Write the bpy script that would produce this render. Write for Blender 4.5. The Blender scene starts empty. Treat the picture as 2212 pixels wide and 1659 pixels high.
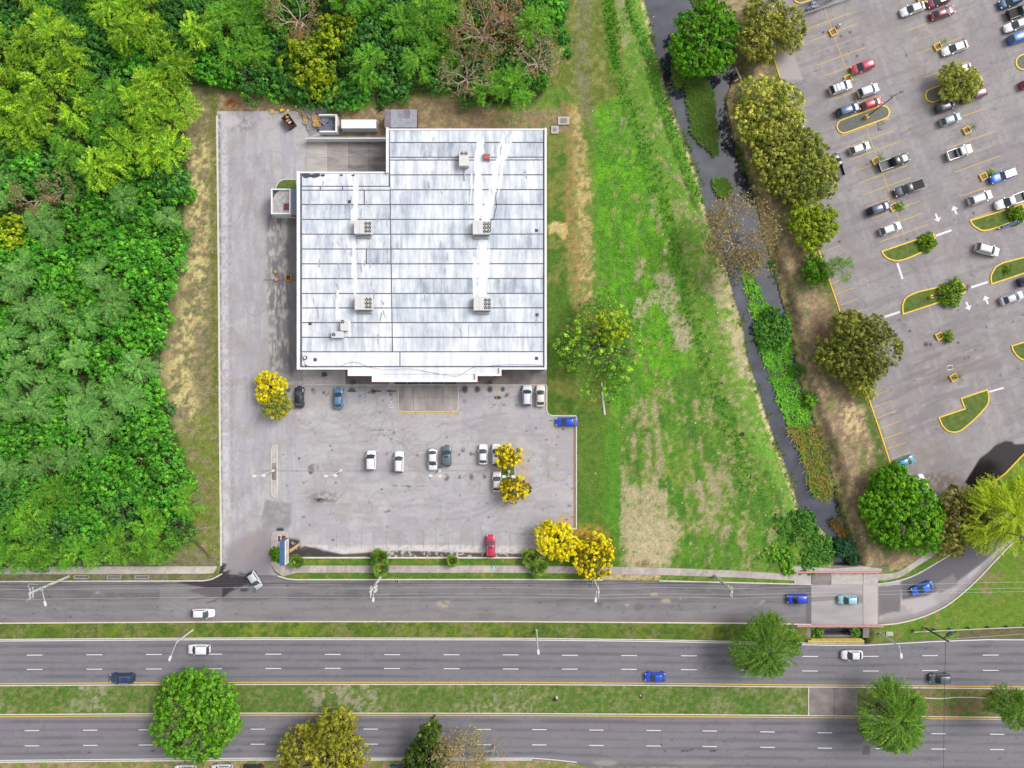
import bpy, math, random
import numpy as np

# ------------------------------------------------------------------ camera, sky, sun, exposure
sc = bpy.context.scene
COL = sc.collection
random.seed(7)
rng = np.random.default_rng(7)
S, HC, CX, CY = 0.0943, 145.0, 1106.0, 829.5          # metres per map unit, camera height, map centre

cam = bpy.data.cameras.new('camera')
cam.sensor_fit = 'HORIZONTAL'
cam.sensor_width = 36.0
cam.lens = 36.0 * HC / (2212 * S)
cam.clip_end = 4000
cam.clip_start = 1.0
cam_o = bpy.data.objects.new('camera', cam)
cam_o.location = (0, 0, HC)
cam_o.rotation_euler = (0, 0, 0)
COL.objects.link(cam_o)
sc.camera = cam_o

SUN_EL, SUN_AZ = 46.0, 30.0                            # the sun stands to the right and slightly up the picture
world = bpy.data.worlds.new('World')
sc.world = world
world.use_nodes = True
wn, wl = world.node_tree.nodes, world.node_tree.links
wn.clear()
sky = wn.new('ShaderNodeTexSky')
sky.sky_type = 'NISHITA'
sky.sun_disc = False
sky.sun_elevation = math.radians(SUN_EL)
sky.sun_rotation = math.radians(90.0 - SUN_AZ)
sky.air_density = 1.0
sky.dust_density = 4.0
hs = wn.new('ShaderNodeHueSaturation')
hs.inputs['Saturation'].default_value = 0.18          # a veil of cloud: whiter than a clear sky
bg = wn.new('ShaderNodeBackground')
bg.inputs['Strength'].default_value = 0.15
wo = wn.new('ShaderNodeOutputWorld')
wl.new(sky.outputs[0], hs.inputs['Color'])
wl.new(hs.outputs[0], bg.inputs['Color'])
wl.new(bg.outputs[0], wo.inputs['Surface'])

sun = bpy.data.lights.new('sun', 'SUN')
sun.energy = 1.5
sun.angle = math.radians(28)
sun.color = (1.0, 0.985, 0.945)
sun_o = bpy.data.objects.new('sun', sun)
sun_o.rotation_euler = (0, math.radians(90 - SUN_EL), math.radians(SUN_AZ))
COL.objects.link(sun_o)

sc.view_settings.view_transform = 'Standard'
sc.view_settings.look = 'None'
sc.view_settings.gamma = 1.0
sc.view_settings.use_curve_mapping = False
sc.view_settings.exposure = 0.72
sc.cycles.max_bounces = 5
sc.cycles.diffuse_bounces = 3
sc.cycles.glossy_bounces = 2
sc.cycles.transmission_bounces = 2
sc.cycles.transparent_max_bounces = 4

K = 1.75


def lin(v):
    v = v / 255.0
    return v / 12.92 if v <= 0.04045 else ((v + 0.055) / 1.055) ** 2.4


def C(r, g, b):
    """surface colour that looks about like r g b in this light"""
    return np.array([min(lin(r) / K, 0.85), min(lin(g) / K, 0.85), min(lin(b) / K, 0.85)])


def W(px, py, h=0.0):
    f = S * (HC - h) / HC
    return ((px - CX) * f, (CY - py) * f)


def Z(c, r, zx, zy):
    """map units of a point measured in close-up c, r of the survey"""
    return (553.0 * c + zx * 0.25, 414.75 * r + zy * 0.25)


def ZP(c, r, *pts):
    return [Z(c, r, a, b) for a, b in pts]


# ------------------------------------------------------------------ materials
def new_mat(name):
    m = bpy.data.materials.new(name)
    m.use_nodes = True
    return m, m.node_tree.nodes, m.node_tree.links, m.node_tree.nodes['Principled BSDF']


def plain(name, c, rough=0.7, metal=0.0, var=0.15, scale=2.0, bump=0.0, coat=0.0, spec=0.5, stretch=None, c2=None):
    m, n, l, b = new_mat(name)
    b.inputs['Roughness'].default_value = rough
    b.inputs['Metallic'].default_value = metal
    b.inputs['Coat Weight'].default_value = coat
    b.inputs['Coat Roughness'].default_value = 0.08
    b.inputs['Specular IOR Level'].default_value = spec
    geo = n.new('ShaderNodeNewGeometry')
    mp = n.new('ShaderNodeMapping')
    if stretch:
        mp.inputs['Scale'].default_value = stretch
    nz = n.new('ShaderNodeTexNoise')
    nz.inputs['Scale'].default_value = scale
    nz.inputs['Detail'].default_value = 6
    nz.inputs['Roughness'].default_value = 0.65
    rp = n.new('ShaderNodeValToRGB')
    c = np.array(c, float)
    lo = c * (1 - var) if c2 is None else np.array(c2, float)
    hi = c * (1 + var) if c2 is None else c
    rp.color_ramp.elements[0].position = 0.3
    rp.color_ramp.elements[0].color = (*np.clip(lo, 0, 0.9), 1)
    rp.color_ramp.elements[1].position = 0.7
    rp.color_ramp.elements[1].color = (*np.clip(hi, 0, 0.9), 1)
    l.new(geo.outputs['Position'], mp.inputs['Vector'])
    l.new(mp.outputs[0], nz.inputs['Vector'])
    l.new(nz.outputs['Fac'], rp.inputs['Fac'])
    l.new(rp.outputs[0], b.inputs['Base Color'])
    if bump:
        bp = n.new('ShaderNodeBump')
        bp.inputs['Strength'].default_value = bump
        bp.inputs['Distance'].default_value = 0.05
        l.new(nz.outputs['Fac'], bp.inputs['Height'])
        l.new(bp.outputs[0], b.inputs['Normal'])
    return m


def attr_mat(name, fine, amount, bump, rough=0.9, cracks=0.0, spec=0.3, wet=False, coarse=0.0):
    """colour comes from the surface's own painted attribute, broken up by fine grain"""
    m, n, l, b = new_mat(name)
    b.inputs['Specular IOR Level'].default_value = spec
    at = n.new('ShaderNodeAttribute')
    at.attribute_name = 'Col'
    geo = n.new('ShaderNodeNewGeometry')
    nz = n.new('ShaderNodeTexNoise')
    nz.inputs['Scale'].default_value = fine
    nz.inputs['Detail'].default_value = 8
    nz.inputs['Roughness'].default_value = 0.75
    l.new(geo.outputs['Position'], nz.inputs['Vector'])
    mr = n.new('ShaderNodeMapRange')
    mr.inputs['From Min'].default_value = 0.3
    mr.inputs['From Max'].default_value = 0.7
    mr.inputs['To Min'].default_value = 1 - amount
    mr.inputs['To Max'].default_value = 1 + amount
    l.new(nz.outputs['Fac'], mr.inputs['Value'])
    mul = n.new('ShaderNodeVectorMath')
    mul.operation = 'SCALE'
    l.new(at.outputs['Color'], mul.inputs[0])
    l.new(mr.outputs[0], mul.inputs['Scale'])
    out = mul.outputs[0]
    if coarse:
        n2_ = n.new('ShaderNodeTexNoise')
        n2_.inputs['Scale'].default_value = coarse
        n2_.inputs['Detail'].default_value = 6
        n2_.inputs['Roughness'].default_value = 0.7
        l.new(geo.outputs['Position'], n2_.inputs['Vector'])
        r2_ = n.new('ShaderNodeValToRGB')
        r2_.color_ramp.elements[0].position = 0.34
        r2_.color_ramp.elements[0].color = (0.62, 0.72, 0.66, 1)
        r2_.color_ramp.elements[1].position = 0.66
        r2_.color_ramp.elements[1].color = (1.22, 1.14, 1.10, 1)
        l.new(n2_.outputs['Fac'], r2_.inputs['Fac'])
        m3_ = n.new('ShaderNodeVectorMath')
        m3_.operation = 'MULTIPLY'
        l.new(out, m3_.inputs[0])
        l.new(r2_.outputs[0], m3_.inputs[1])
        out = m3_.outputs[0]
    if cracks:
        nd = n.new('ShaderNodeTexNoise')
        nd.inputs['Scale'].default_value = 0.6
        nd.inputs['Detail'].default_value = 5
        l.new(geo.outputs['Position'], nd.inputs['Vector'])
        ad = n.new('ShaderNodeVectorMath')
        ad.operation = 'MULTIPLY_ADD'
        ad.inputs[1].default_value = (2.4, 2.4, 2.4)
        l.new(nd.outputs['Color'], ad.inputs[0])
        l.new(geo.outputs['Position'], ad.inputs[2])
        vo = n.new('ShaderNodeTexVoronoi')
        vo.feature = 'DISTANCE_TO_EDGE'
        vo.inputs['Scale'].default_value = 0.14
        l.new(ad.outputs[0], vo.inputs['Vector'])
        m2 = n.new('ShaderNodeMapRange')
        m2.inputs['From Min'].default_value = 0.0
        m2.inputs['From Max'].default_value = 0.012
        m2.inputs['To Min'].default_value = 1 - cracks
        m2.inputs['To Max'].default_value = 1.0
        l.new(vo.outputs['Distance'], m2.inputs['Value'])
        mu2 = n.new('ShaderNodeVectorMath')
        mu2.operation = 'SCALE'
        l.new(out, mu2.inputs[0])
        l.new(m2.outputs[0], mu2.inputs['Scale'])
        out = mu2.outputs[0]
    l.new(out, b.inputs['Base Color'])
    if wet:
        mr3 = n.new('ShaderNodeMapRange')
        mr3.inputs['To Min'].default_value = 0.12
        mr3.inputs['To Max'].default_value = rough
        l.new(at.outputs['Alpha'], mr3.inputs['Value'])
        l.new(mr3.outputs[0], b.inputs['Roughness'])
    else:
        b.inputs['Roughness'].default_value = rough
    if bump:
        bp = n.new('ShaderNodeBump')
        bp.inputs['Strength'].default_value = bump
        bp.inputs['Distance'].default_value = 0.12
        l.new(nz.outputs['Fac'], bp.inputs['Height'])
        l.new(bp.outputs[0], b.inputs['Normal'])
    return m


def leaf_mat(name):
    m, n, l, b = new_mat(name)
    at = n.new('ShaderNodeAttribute')
    at.attribute_name = 'Col'
    oi = n.new('ShaderNodeObjectInfo')
    mr = n.new('ShaderNodeMapRange')
    mr.inputs['To Min'].default_value = 0.78
    mr.inputs['To Max'].default_value = 1.20
    l.new(oi.outputs['Random'], mr.inputs['Value'])
    mul = n.new('ShaderNodeVectorMath')
    mul.operation = 'SCALE'
    l.new(at.outputs['Color'], mul.inputs[0])
    l.new(mr.outputs[0], mul.inputs['Scale'])
    l.new(mul.outputs[0], b.inputs['Base Color'])
    b.inputs['Roughness'].default_value = 0.6
    b.inputs['Specular IOR Level'].default_value = 0.25
    tr = n.new('ShaderNodeBsdfTranslucent')
    l.new(mul.outputs[0], tr.inputs['Color'])
    mx = n.new('ShaderNodeMixShader')
    mx.inputs[0].default_value = 0.30
    l.new(b.outputs[0], mx.inputs[1])
    l.new(tr.outputs[0], mx.inputs[2])
    l.new(mx.outputs[0], n['Material Output'].inputs['Surface'])
    return m


M = {}
M['ground'] = attr_mat('ground_soil_and_grass', 3.2, 0.46, 1.0, coarse=0.9)
M['lot'] = attr_mat('worn_asphalt', 5.0, 0.10, 0.15, cracks=0.10, wet=True)
M['road'] = attr_mat('road_asphalt', 5.0, 0.12, 0.15, cracks=0.05, wet=True)
M['leaf'] = leaf_mat('leaves')
M['bark'] = plain('bark', C(120, 105, 90), 0.9, var=0.3, scale=4)
M['pale_bark'] = plain('pale_bark', C(206, 190, 168), 0.9, var=0.25, scale=4)
M['concrete'] = plain('concrete', C(196, 188, 184), 0.9, var=0.16, scale=0.9, bump=0.1)
M['concrete_dark'] = plain('stained_concrete', C(168, 158, 154), 0.9, var=0.0, c2=C(112, 104, 104), scale=0.35, bump=0.1)
M['kerb'] = plain('kerb_concrete', C(226, 220, 208), 0.85, var=0.16, scale=1.6)
M['kerb_yellow'] = plain('yellow_kerb_paint', C(246, 204, 10), 0.6, var=0.16, scale=1.5)
M['line_white'] = plain('white_road_paint', C(238, 236, 238), 0.7, var=0.10, scale=3)
M['line_yellow'] = plain('yellow_road_paint', C(232, 190, 48), 0.7, var=0.15, scale=3)
M['line_faded'] = plain('faded_yellow_paint', C(206, 178, 112), 0.8, var=0.0, c2=C(172, 160, 150), scale=2.2)
M['line_ghost'] = plain('ghost_line_paint', C(160, 154, 158), 0.8, var=0.08, scale=2.2)
M['line_teal'] = plain('teal_road_paint', C(98, 158, 178), 0.8, var=0.0, c2=C(150, 166, 174), scale=2.5)
M['white_wall'] = plain('white_wall_paint', C(252, 250, 252), 0.75, var=0.05, scale=1.2)
M['roof_dark'] = plain('bitumen_seam', C(102, 104, 118), 0.9, var=0.25, scale=1.2)
M['red'] = plain('red_paint', C(176, 40, 60), 0.6, var=0.12)
M['dark_red'] = plain('dark_red_paint', C(118, 42, 58), 0.7, var=0.12)
M['rust'] = plain('rusty_steel', C(112, 62, 46), 0.85, var=0.0, c2=C(66, 46, 48), scale=3)
M['black'] = plain('black_plastic', C(42, 42, 50), 0.5, var=0.1)
M['rubber'] = plain('tyre_rubber', C(40, 40, 42), 0.85, var=0.1)
M['fan_dark'] = plain('fan_cavity', C(22, 22, 34), 0.6, var=0.1)
M['steel'] = plain('galvanised_steel', C(182, 186, 190), 0.45, metal=0.3, var=0.12)
M['pole_white'] = plain('pale_pole', C(214, 212, 206), 0.7, var=0.1)
M['pole_dark'] = plain('dark_painted_steel', C(62, 66, 82), 0.5, var=0.1)
M['wire'] = plain('bare_wire', C(206, 206, 206), 0.5, var=0.05)
M['wire_dark'] = plain('black_cable', C(62, 62, 76), 0.6, var=0.05)
M['glass'] = plain('car_glass', C(58, 74, 82), 0.08, var=0.2, scale=1.2, coat=0.6)
M['lamp_glass'] = plain('lamp_glass', C(232, 232, 236), 0.25, var=0.03)
M['tail'] = plain('tail_light', C(196, 20, 36), 0.3, var=0.05)
M['ac_box'] = plain('air_conditioner_paint', C(226, 224, 222), 0.6, var=0.05)
M['pink_rail'] = plain('faded_red_rail', C(222, 152, 142), 0.7, var=0.15, scale=1.2)
M['gravel'] = plain('dark_gravel', C(118, 118, 112), 0.95, var=0.3, scale=4, bump=0.5)
M['turf'] = plain('island_turf', C(112, 132, 48), 0.95, var=0.0, c2=C(72, 94, 36), scale=1.1, bump=0.5)
M['soil'] = plain('planter_soil', C(150, 122, 96), 0.95, var=0.25, scale=5)
M['wood_grey'] = plain('weathered_wood', C(176, 170, 174), 0.85, var=0.3, scale=3)
M['wood_tan'] = plain('new_pine_wood', C(218, 176, 108), 0.8, var=0.15, scale=3)
M['wood_blue'] = plain('blue_grey_wood', C(140, 144, 162), 0.85, var=0.25, scale=3)
M['blue_plastic'] = plain('blue_plastic', C(52, 104, 196), 0.5, var=0.1)
M['sign_blue'] = plain('sign_blue', C(70, 104, 150), 0.5, var=0.06)
M['sign_white'] = plain('sign_white', C(244, 242, 232), 0.5, var=0.03)
M['ochre'] = plain('ochre_parapet_paint', C(214, 190, 104), 0.8, var=0.15, scale=1.5)
M['clay'] = plain('clay_pot', C(210, 170, 120), 0.8, var=0.1)


# ------------------------------------------------------------------ objects
def link(o):
    COL.objects.link(o)
    return o


def tag(o, label=None, cat=None, group=None, kind=None):
    for k, v in (('label', label), ('category', cat), ('group', group), ('kind', kind)):
        if v:
            o[k] = v
    return o


def thing(name, label, cat, loc=(0, 0, 0), rot=0.0, group=None):
    o = bpy.data.objects.new(name, None)
    o.empty_display_size = 0.3
    o.location = loc
    o.rotation_euler = (0, 0, rot)
    link(o)
    return tag(o, label, cat, group)


def npmesh(name, V, F, mat=None, cols=None, smooth=False):
    V = np.asarray(V, np.float32)
    F = np.asarray(F, np.int32)
    me = bpy.data.meshes.new(name)
    me.vertices.add(len(V))
    me.vertices.foreach_set('co', V.ravel())
    me.loops.add(F.size)
    me.loops.foreach_set('vertex_index', F.ravel())
    me.polygons.add(len(F))
    me.polygons.foreach_set('loop_start', np.arange(0, F.size, F.shape[1], dtype=np.int32))
    if smooth:
        me.polygons.foreach_set('use_smooth', np.ones(len(F), bool))
    me.update(calc_edges=True)
    if cols is not None:
        c = np.ones((len(V), 4), np.float32)
        c[:, :cols.shape[1]] = cols
        a = me.attributes.new('Col', 'FLOAT_COLOR', 'POINT')
        a.data.foreach_set('color', c.ravel())
    if mat:
        me.materials.append(mat)
    return me


def obj(name, me, parent=None, loc=None, rot=None):
    o = bpy.data.objects.new(name, me)
    if parent is not None:
        o.parent = parent
    if loc is not None:
        o.location = loc
    if rot is not None:
        o.rotation_euler = rot
    return link(o)


class MB:
    """collects simple solids and links them as one mesh object"""

    def __init__(s):
        s.v, s.f = [], []

    def add(s, vs, fs):
        b = len(s.v)
        s.v += [tuple(p) for p in vs]
        s.f += [tuple(i + b for i in f) for f in fs]
        return s

    def box(s, x, y, z, sx, sy, sz, rz=0.0):
        c, q = math.cos(rz), math.sin(rz)
        vs = []
        for dz in (0, sz):
            for dx, dy in ((-1, -1), (1, -1), (1, 1), (-1, 1)):
                a, b = dx * sx / 2, dy * sy / 2
                vs.append((x + a * c - b * q, y + a * q + b * c, z + dz))
        return s.add(vs, [(3, 2, 1, 0), (4, 5, 6, 7), (0, 1, 5, 4), (1, 2, 6, 5), (2, 3, 7, 6), (3, 0, 4, 7)])

    def prism(s, poly, z0, z1):
        n = len(poly)
        a = sum(poly[i][0] * poly[(i + 1) % n][1] - poly[(i + 1) % n][0] * poly[i][1] for i in range(n))
        if a < 0:
            poly = poly[::-1]
        vs = [(x, y, z0) for x, y in poly] + [(x, y, z1) for x, y in poly]
        fs = [tuple(range(n - 1, -1, -1)), tuple(range(n, 2 * n))]
        fs += [(i, (i + 1) % n, n + (i + 1) % n, n + i) for i in range(n)]
        return s.add(vs, fs)

    def tube(s, pts, r, n=6, r2=None):
        pts = [np.array(p, float) for p in pts]
        m = len(pts)
        vs, fs = [], []
        for i, p in enumerate(pts):
            d = pts[min(i + 1, m - 1)] - pts[max(i - 1, 0)]
            d = d / (np.linalg.norm(d) + 1e-9)
            u = np.cross(d, (0, 0, 1)) if abs(d[2]) < 0.9 else np.cross(d, (1, 0, 0))
            u /= np.linalg.norm(u)
            w = np.cross(d, u)
            rr = r if r2 is None else r + (r2 - r) * i / max(m - 1, 1)
            for k in range(n):
                t = 2 * math.pi * k / n
                vs.append(p + rr * (math.cos(t) * u + math.sin(t) * w))
        for i in range(m - 1):
            for k in range(n):
                fs.append((i * n + k, i * n + (k + 1) % n, (i + 1) * n + (k + 1) % n, (i + 1) * n + k))
        fs.append(tuple(range(n - 1, -1, -1)))
        fs.append(tuple((m - 1) * n + k for k in range(n)))
        return s.add(vs, fs)

    def cyl(s, x, y, z0, z1, r0, r1=None, n=12):
        r1 = r0 if r1 is None else r1
        vs = [(x + r0 * math.cos(2 * math.pi * k / n), y + r0 * math.sin(2 * math.pi * k / n), z0) for k in range(n)]
        vs += [(x + r1 * math.cos(2 * math.pi * k / n), y + r1 * math.sin(2 * math.pi * k / n), z1) for k in range(n)]
        fs = [tuple(range(n - 1, -1, -1)), tuple(range(n, 2 * n))] + [(k, (k + 1) % n, n + (k + 1) % n, n + k) for k in range(n)]
        return s.add(vs, fs)

    def mesh(s, name, mat=None, smooth=False):
        me = bpy.data.meshes.new(name)
        me.from_pydata(s.v, [], s.f)
        if smooth:
            me.polygons.foreach_set('use_smooth', [True] * len(me.polygons))
        me.update()
        if mat:
            me.materials.append(mat)
        return me

    def build(s, name, mat, parent=None, smooth=False, loc=None, rot=None):
        return obj(name, s.mesh(name, mat, smooth), parent, loc, rot)


def copy_tree(o, parent=None, **over):
    c = o.copy()
    COL.objects.link(c)
    if parent is not None:
        c.parent = parent
    for ch in list(o.children):
        copy_tree(ch, c)
    for k, v in over.items():
        c[k] = v
    return c


def smooth_line(pts, n=6, closed=False):
    p = [np.array(q, float) for q in pts]
    out = []
    m = len(p)
    rngi = range(m if closed else m - 1)
    for i in rngi:
        if closed:
            a, b, c, d = p[i - 1], p[i], p[(i + 1) % m], p[(i + 2) % m]
        else:
            a, b, c, d = p[max(i - 1, 0)], p[i], p[i + 1], p[min(i + 2, m - 1)]
        for k in range(n):
            t = k / n
            out.append(0.5 * ((2 * b) + (-a + c) * t + (2 * a - 5 * b + 4 * c - d) * t * t + (-a + 3 * b - 3 * c + d) * t ** 3))
    if not closed:
        out.append(p[-1])
    return [tuple(q) for q in out]


def ribbon(mb, pts, w, z0, z1, closed=False, h=0.0):
    """a bar of width w (metres) along a map polyline"""
    P = [np.array(W(x, y, h)) for x, y in pts]
    n = len(P)
    L, R = [], []
    for i in range(n):
        if closed:
            a, b, c = P[i - 1], P[i], P[(i + 1) % n]
        else:
            a, b, c = P[max(i - 1, 0)], P[i], P[min(i + 1, n - 1)]
        d1, d2 = b - a, c - b
        d1 = d1 / (np.linalg.norm(d1) + 1e-9) if np.linalg.norm(d1) > 1e-6 else d2 / (np.linalg.norm(d2) + 1e-9)
        d2 = d2 / (np.linalg.norm(d2) + 1e-9) if np.linalg.norm(d2) > 1e-6 else d1
        d = d1 + d2
        d = d / (np.linalg.norm(d) + 1e-9)
        nn = np.array((-d[1], d[0]))
        k = min(1.6, 1 / max(0.35, abs(d @ d1)))
        L.append(b + nn * w / 2 * k)
        R.append(b - nn * w / 2 * k)
    vs = []
    for i in range(n):
        for q, z in ((L[i], z0), (R[i], z0), (R[i], z1), (L[i], z1)):
            vs.append((q[0], q[1], z))
    fs = []
    for i in range(n if closed else n - 1):
        a, b = 4 * i, 4 * ((i + 1) % n)
        for k in range(4):
            fs.append((a + k, a + (k + 1) % 4, b + (k + 1) % 4, b + k))
    if not closed:
        fs.append((0, 3, 2, 1))
        fs.append((4 * n - 4, 4 * n - 3, 4 * n - 2, 4 * n - 1))
    mb.add(vs, fs)
    return mb


def kerb(pts, w=0.22, top=0.13, mat='kerb', closed=False, name='kerb', z0=-0.1, parent=None):
    o = ribbon(MB(), pts, w, z0, top, closed).build(name, M[mat], parent)
    if parent is None:
        tag(o, kind='structure')
    return o


# ------------------------------------------------------------------ map arithmetic
def vnoise(X, Y, scale, seed):
    g = np.random.default_rng(seed).random((256, 256)).astype(np.float32)
    x, y = X / scale + 1000.3, Y / scale + 1000.7
    xi, yi = np.floor(x).astype(int), np.floor(y).astype(int)
    fx, fy = x - xi, y - yi
    fx, fy = fx * fx * (3 - 2 * fx), fy * fy * (3 - 2 * fy)
    a, b = g[yi % 256, xi % 256], g[yi % 256, (xi + 1) % 256]
    c, d = g[(yi + 1) % 256, xi % 256], g[(yi + 1) % 256, (xi + 1) % 256]
    return (a * (1 - fx) + b * fx) * (1 - fy) + (c * (1 - fx) + d * fx) * fy


def fbm(X, Y, scale, seed, octs=4):
    t, w, tot = 0, 1.0, 0
    for k in range(octs):
        t = t + w * vnoise(X, Y, scale / 2 ** k, seed + k * 17)
        tot += w
        w *= 0.6
    return t / tot


def sstep(v, a, b):
    t = np.clip((v - a) / (b - a), 0, 1)
    return t * t * (3 - 2 * t)


def inside(X, Y, poly):
    r = np.zeros(X.shape, bool)
    n = len(poly)
    for i in range(n):
        x0, y0 = poly[i]
        x1, y1 = poly[(i + 1) % n]
        if y0 == y1:
            continue
        c = ((y0 > Y) != (y1 > Y)) & (X < (x1 - x0) * (Y - y0) / (y1 - y0) + x0)
        r ^= c
    return r


def nearest(X, Y, pts, closed=False):
    best = np.full(X.shape, 1e9)
    bx, by = X.copy(), Y.copy()
    n = len(pts)
    for i in range(n if closed else n - 1):
        x0, y0 = pts[i]
        x1, y1 = pts[(i + 1) % n]
        dx, dy = x1 - x0, y1 - y0
        t = np.clip(((X - x0) * dx + (Y - y0) * dy) / (dx * dx + dy * dy + 1e-9), 0, 1)
        qx, qy = x0 + t * dx, y0 + t * dy
        d = np.hypot(X - qx, Y - qy)
        k = d < best
        best = np.where(k, d, best)
        bx, by = np.where(k, qx, bx), np.where(k, qy, by)
    return best, bx, by


def local(X, Y, poly, pad):
    p = np.array(poly)
    return (X > p[:, 0].min() - pad) & (X < p[:, 0].max() + pad) & (Y > p[:, 1].min() - pad) & (Y < p[:, 1].max() + pad)


def area_mask(X, Y, poly, soft=6.0):
    """1 inside, 0 outside, a soft edge of that many map units"""
    m = np.zeros(X.shape)
    k = local(X, Y, poly, soft)
    if k.any():
        x, y = X[k], Y[k]
        d, _, _ = nearest(x, y, poly, True)
        sd = np.where(inside(x, y, poly), d, -d)
        m[k] = sstep(sd, -soft / 2, soft / 2)
    return m


def line_mask(X, Y, pts, r, soft=4.0):
    m = np.zeros(X.shape)
    k = local(X, Y, pts, r + soft)
    if k.any():
        d, _, _ = nearest(X[k], Y[k], pts)
        m[k] = 1 - sstep(d, r - soft / 2, r + soft / 2)
    return m


def spot(X, Y, x, y, r, ry=None):
    ry = r if ry is None else ry
    d = np.hypot((X - x) / r, (Y - y) / ry)
    return 1 - sstep(d, 0.45, 1.0)


def ragged(X, Y, poly, soft, scale, seed, lo=0.40, hi=0.60, amt=0.9):
    """an area with a ragged, natural edge"""
    m = area_mask(X, Y, poly, soft)
    k = (m > 0) & (m < 1)
    n = 0.5 * fbm(X, Y, scale, seed) + 0.5 * fbm(X, Y, scale * 0.35, seed + 3, 3)
    return np.where(k, sstep(m + amt * (n - 0.5) * 2, lo, hi), m)


class Paint:
    def __init__(s, X, Y, c):
        s.X, s.Y = X, Y
        s.c = np.ones(X.shape + (3,)) * np.array(c)
        s.a = np.ones(X.shape)

    def on(s, m, c):
        m = np.clip(m, 0, 1)[..., None]
        s.c = s.c * (1 - m) + np.array(c) * m

    def wet(s, m):
        s.a = np.minimum(s.a, 1 - np.clip(m, 0, 1))


def paved(name, poly, cell, z, painter, mat):
    """a paved sheet whose outline follows the polygon; colour painted per vertex"""
    p = np.array(poly, float)
    x0, y0 = p.min(0) - cell
    x1, y1 = p.max(0) + cell
    xs, ys = np.arange(x0, x1 + cell, cell), np.arange(y0, y1 + cell, cell)
    nx, ny = len(xs), len(ys)
    gx, gy = np.meshgrid(xs, ys)
    cx, cy = np.meshgrid(xs[:-1] + cell / 2, ys[:-1] + cell / 2)
    keep = inside(cx, cy, poly)
    cnt = np.zeros((ny, nx), int)
    for a in (0, 1):
        for b in (0, 1):
            cnt[a:ny - 1 + a, b:nx - 1 + b] += keep
    edge = (cnt > 0) & (cnt < 4)
    ex, ey = gx[edge], gy[edge]
    d, qx, qy = nearest(ex, ey, poly, True)
    ok = d < cell * 1.3
    gx[edge] = np.where(ok, qx, ex)
    gy[edge] = np.where(ok, qy, ey)
    used = cnt > 0
    idx = np.full((ny, nx), -1)
    idx[used] = np.arange(used.sum())
    X, Y = gx[used], gy[used]
    f = S
    V = np.stack([(X - CX) * f, (CY - Y) * f, np.full(X.shape, z)], 1)
    r, c = np.nonzero(keep)
    F = np.stack([idx[r + 1, c], idx[r + 1, c + 1], idx[r, c + 1], idx[r, c]], 1)
    pt = painter(X, Y)
    cols = np.concatenate([np.clip(pt.c, 0.004, 0.88), pt.a[:, None]], 1)
    return tag(obj(name, npmesh(name, V, F, mat, cols)), kind='structure')

# ================================================================== THE SETTING
LOT = [(469, 240), (640, 240), (655, 262), (700, 296), (1180, 300), (1181, 886), (1184, 894), (1192, 898), (1245, 898), (1245, 1142),
       (1207, 1142), (1186, 1150), (1180, 1165), (1178, 1204), (625, 1204), (622, 1152), (616, 1148), (596, 1148), (588, 1154), (586, 1220), (592, 1236), (606, 1246),
       (624, 1252), (470, 1252), (478, 1222)]
FR_TOP = [(-400, 1257), (0, 1255.5), (440, 1254), (470, 1248), (486, 1240), (600, 1243), (622, 1250), (640, 1252), (1106, 1251.5), (1300, 1252.5), (1430, 1254.5), (1660, 1260), (1752, 1262.5)]
FR_BOT = [(-400, 1347), (0, 1346), (553, 1342.5), (1106, 1342.5), (1660, 1346.5), (1752, 1349)]
FRONT = FR_TOP + FR_BOT[::-1]
CURVE_IN = smooth_line([(1864, 1263), (1896, 1261.5), (1934, 1255.5), (1974, 1243), (2026, 1214), (2080, 1180), (2130, 1140), (2175, 1095), (2230, 1010)], 5)
CURVE_OUT = smooth_line([(1864, 1350), (1896, 1350), (1940, 1346), (1985, 1335), (2024, 1319), (2056, 1300), (2106, 1257), (2162, 1198), (2230, 1130), (2330, 1040)], 5)
CURVE = CURVE_IN + CURVE_OUT[::-1]
BRIDGE_X0, BRIDGE_X1 = 1752, 1864
H1_TOP = [(-400, 1385), (0, 1380.5), (277, 1378.5), (553, 1377), (1106, 1378), (1400, 1381), (1660, 1386.5), (1780, 1389.5), (1866, 1390), (2010, 1382), (2134, 1377.5), (2212, 1378), (2600, 1390)]
H1_BOT = [(-400, 1486), (0, 1481), (277, 1479), (553, 1478), (1106, 1478), (1400, 1480), (1656, 1483), (1955, 1485), (2212, 1488), (2600, 1496)]
H2_TOP = [(-400, 1549), (0, 1544), (277, 1542), (553, 1540.5), (1106, 1541), (1659, 1545), (2212, 1550), (2600, 1556)]
H2_BOT = [(-400, 1652), (0, 1646), (553, 1641), (1106, 1641), (1150, 1641), (1200, 1645), (1246, 1650), (1262, 1656), (1300, 1657), (1430, 1657), (2212, 1663), (2600, 1669)]
HW1 = H1_TOP + H1_BOT[::-1]
HW2 = H2_TOP + H2_BOT[::-1]
MALL_EDGE = [(1600, -90), (1631, 5), (1648.5, 59), (1669, 120), (1684, 165), (1726.5, 420), (1740, 461), (1768, 540), (1791.5, 607), (1809, 657), (1820, 693.5), (1873, 852), (1894, 912), (1928, 1016), (1940, 1055)]
MALL = MALL_EDGE + [(1960, 1085), (2005, 1100), (2080, 1085), (2130, 1048), (2169, 1025), (2212, 980), (2330, 880), (2420, 700), (2420, -90)]
SIDE_L = [(-400, 1224), (0, 1224), (200, 1223.5), (440, 1223), (470, 1223), (462, 1238), (440, 1239), (0, 1240.5), (-400, 1241)]
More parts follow.
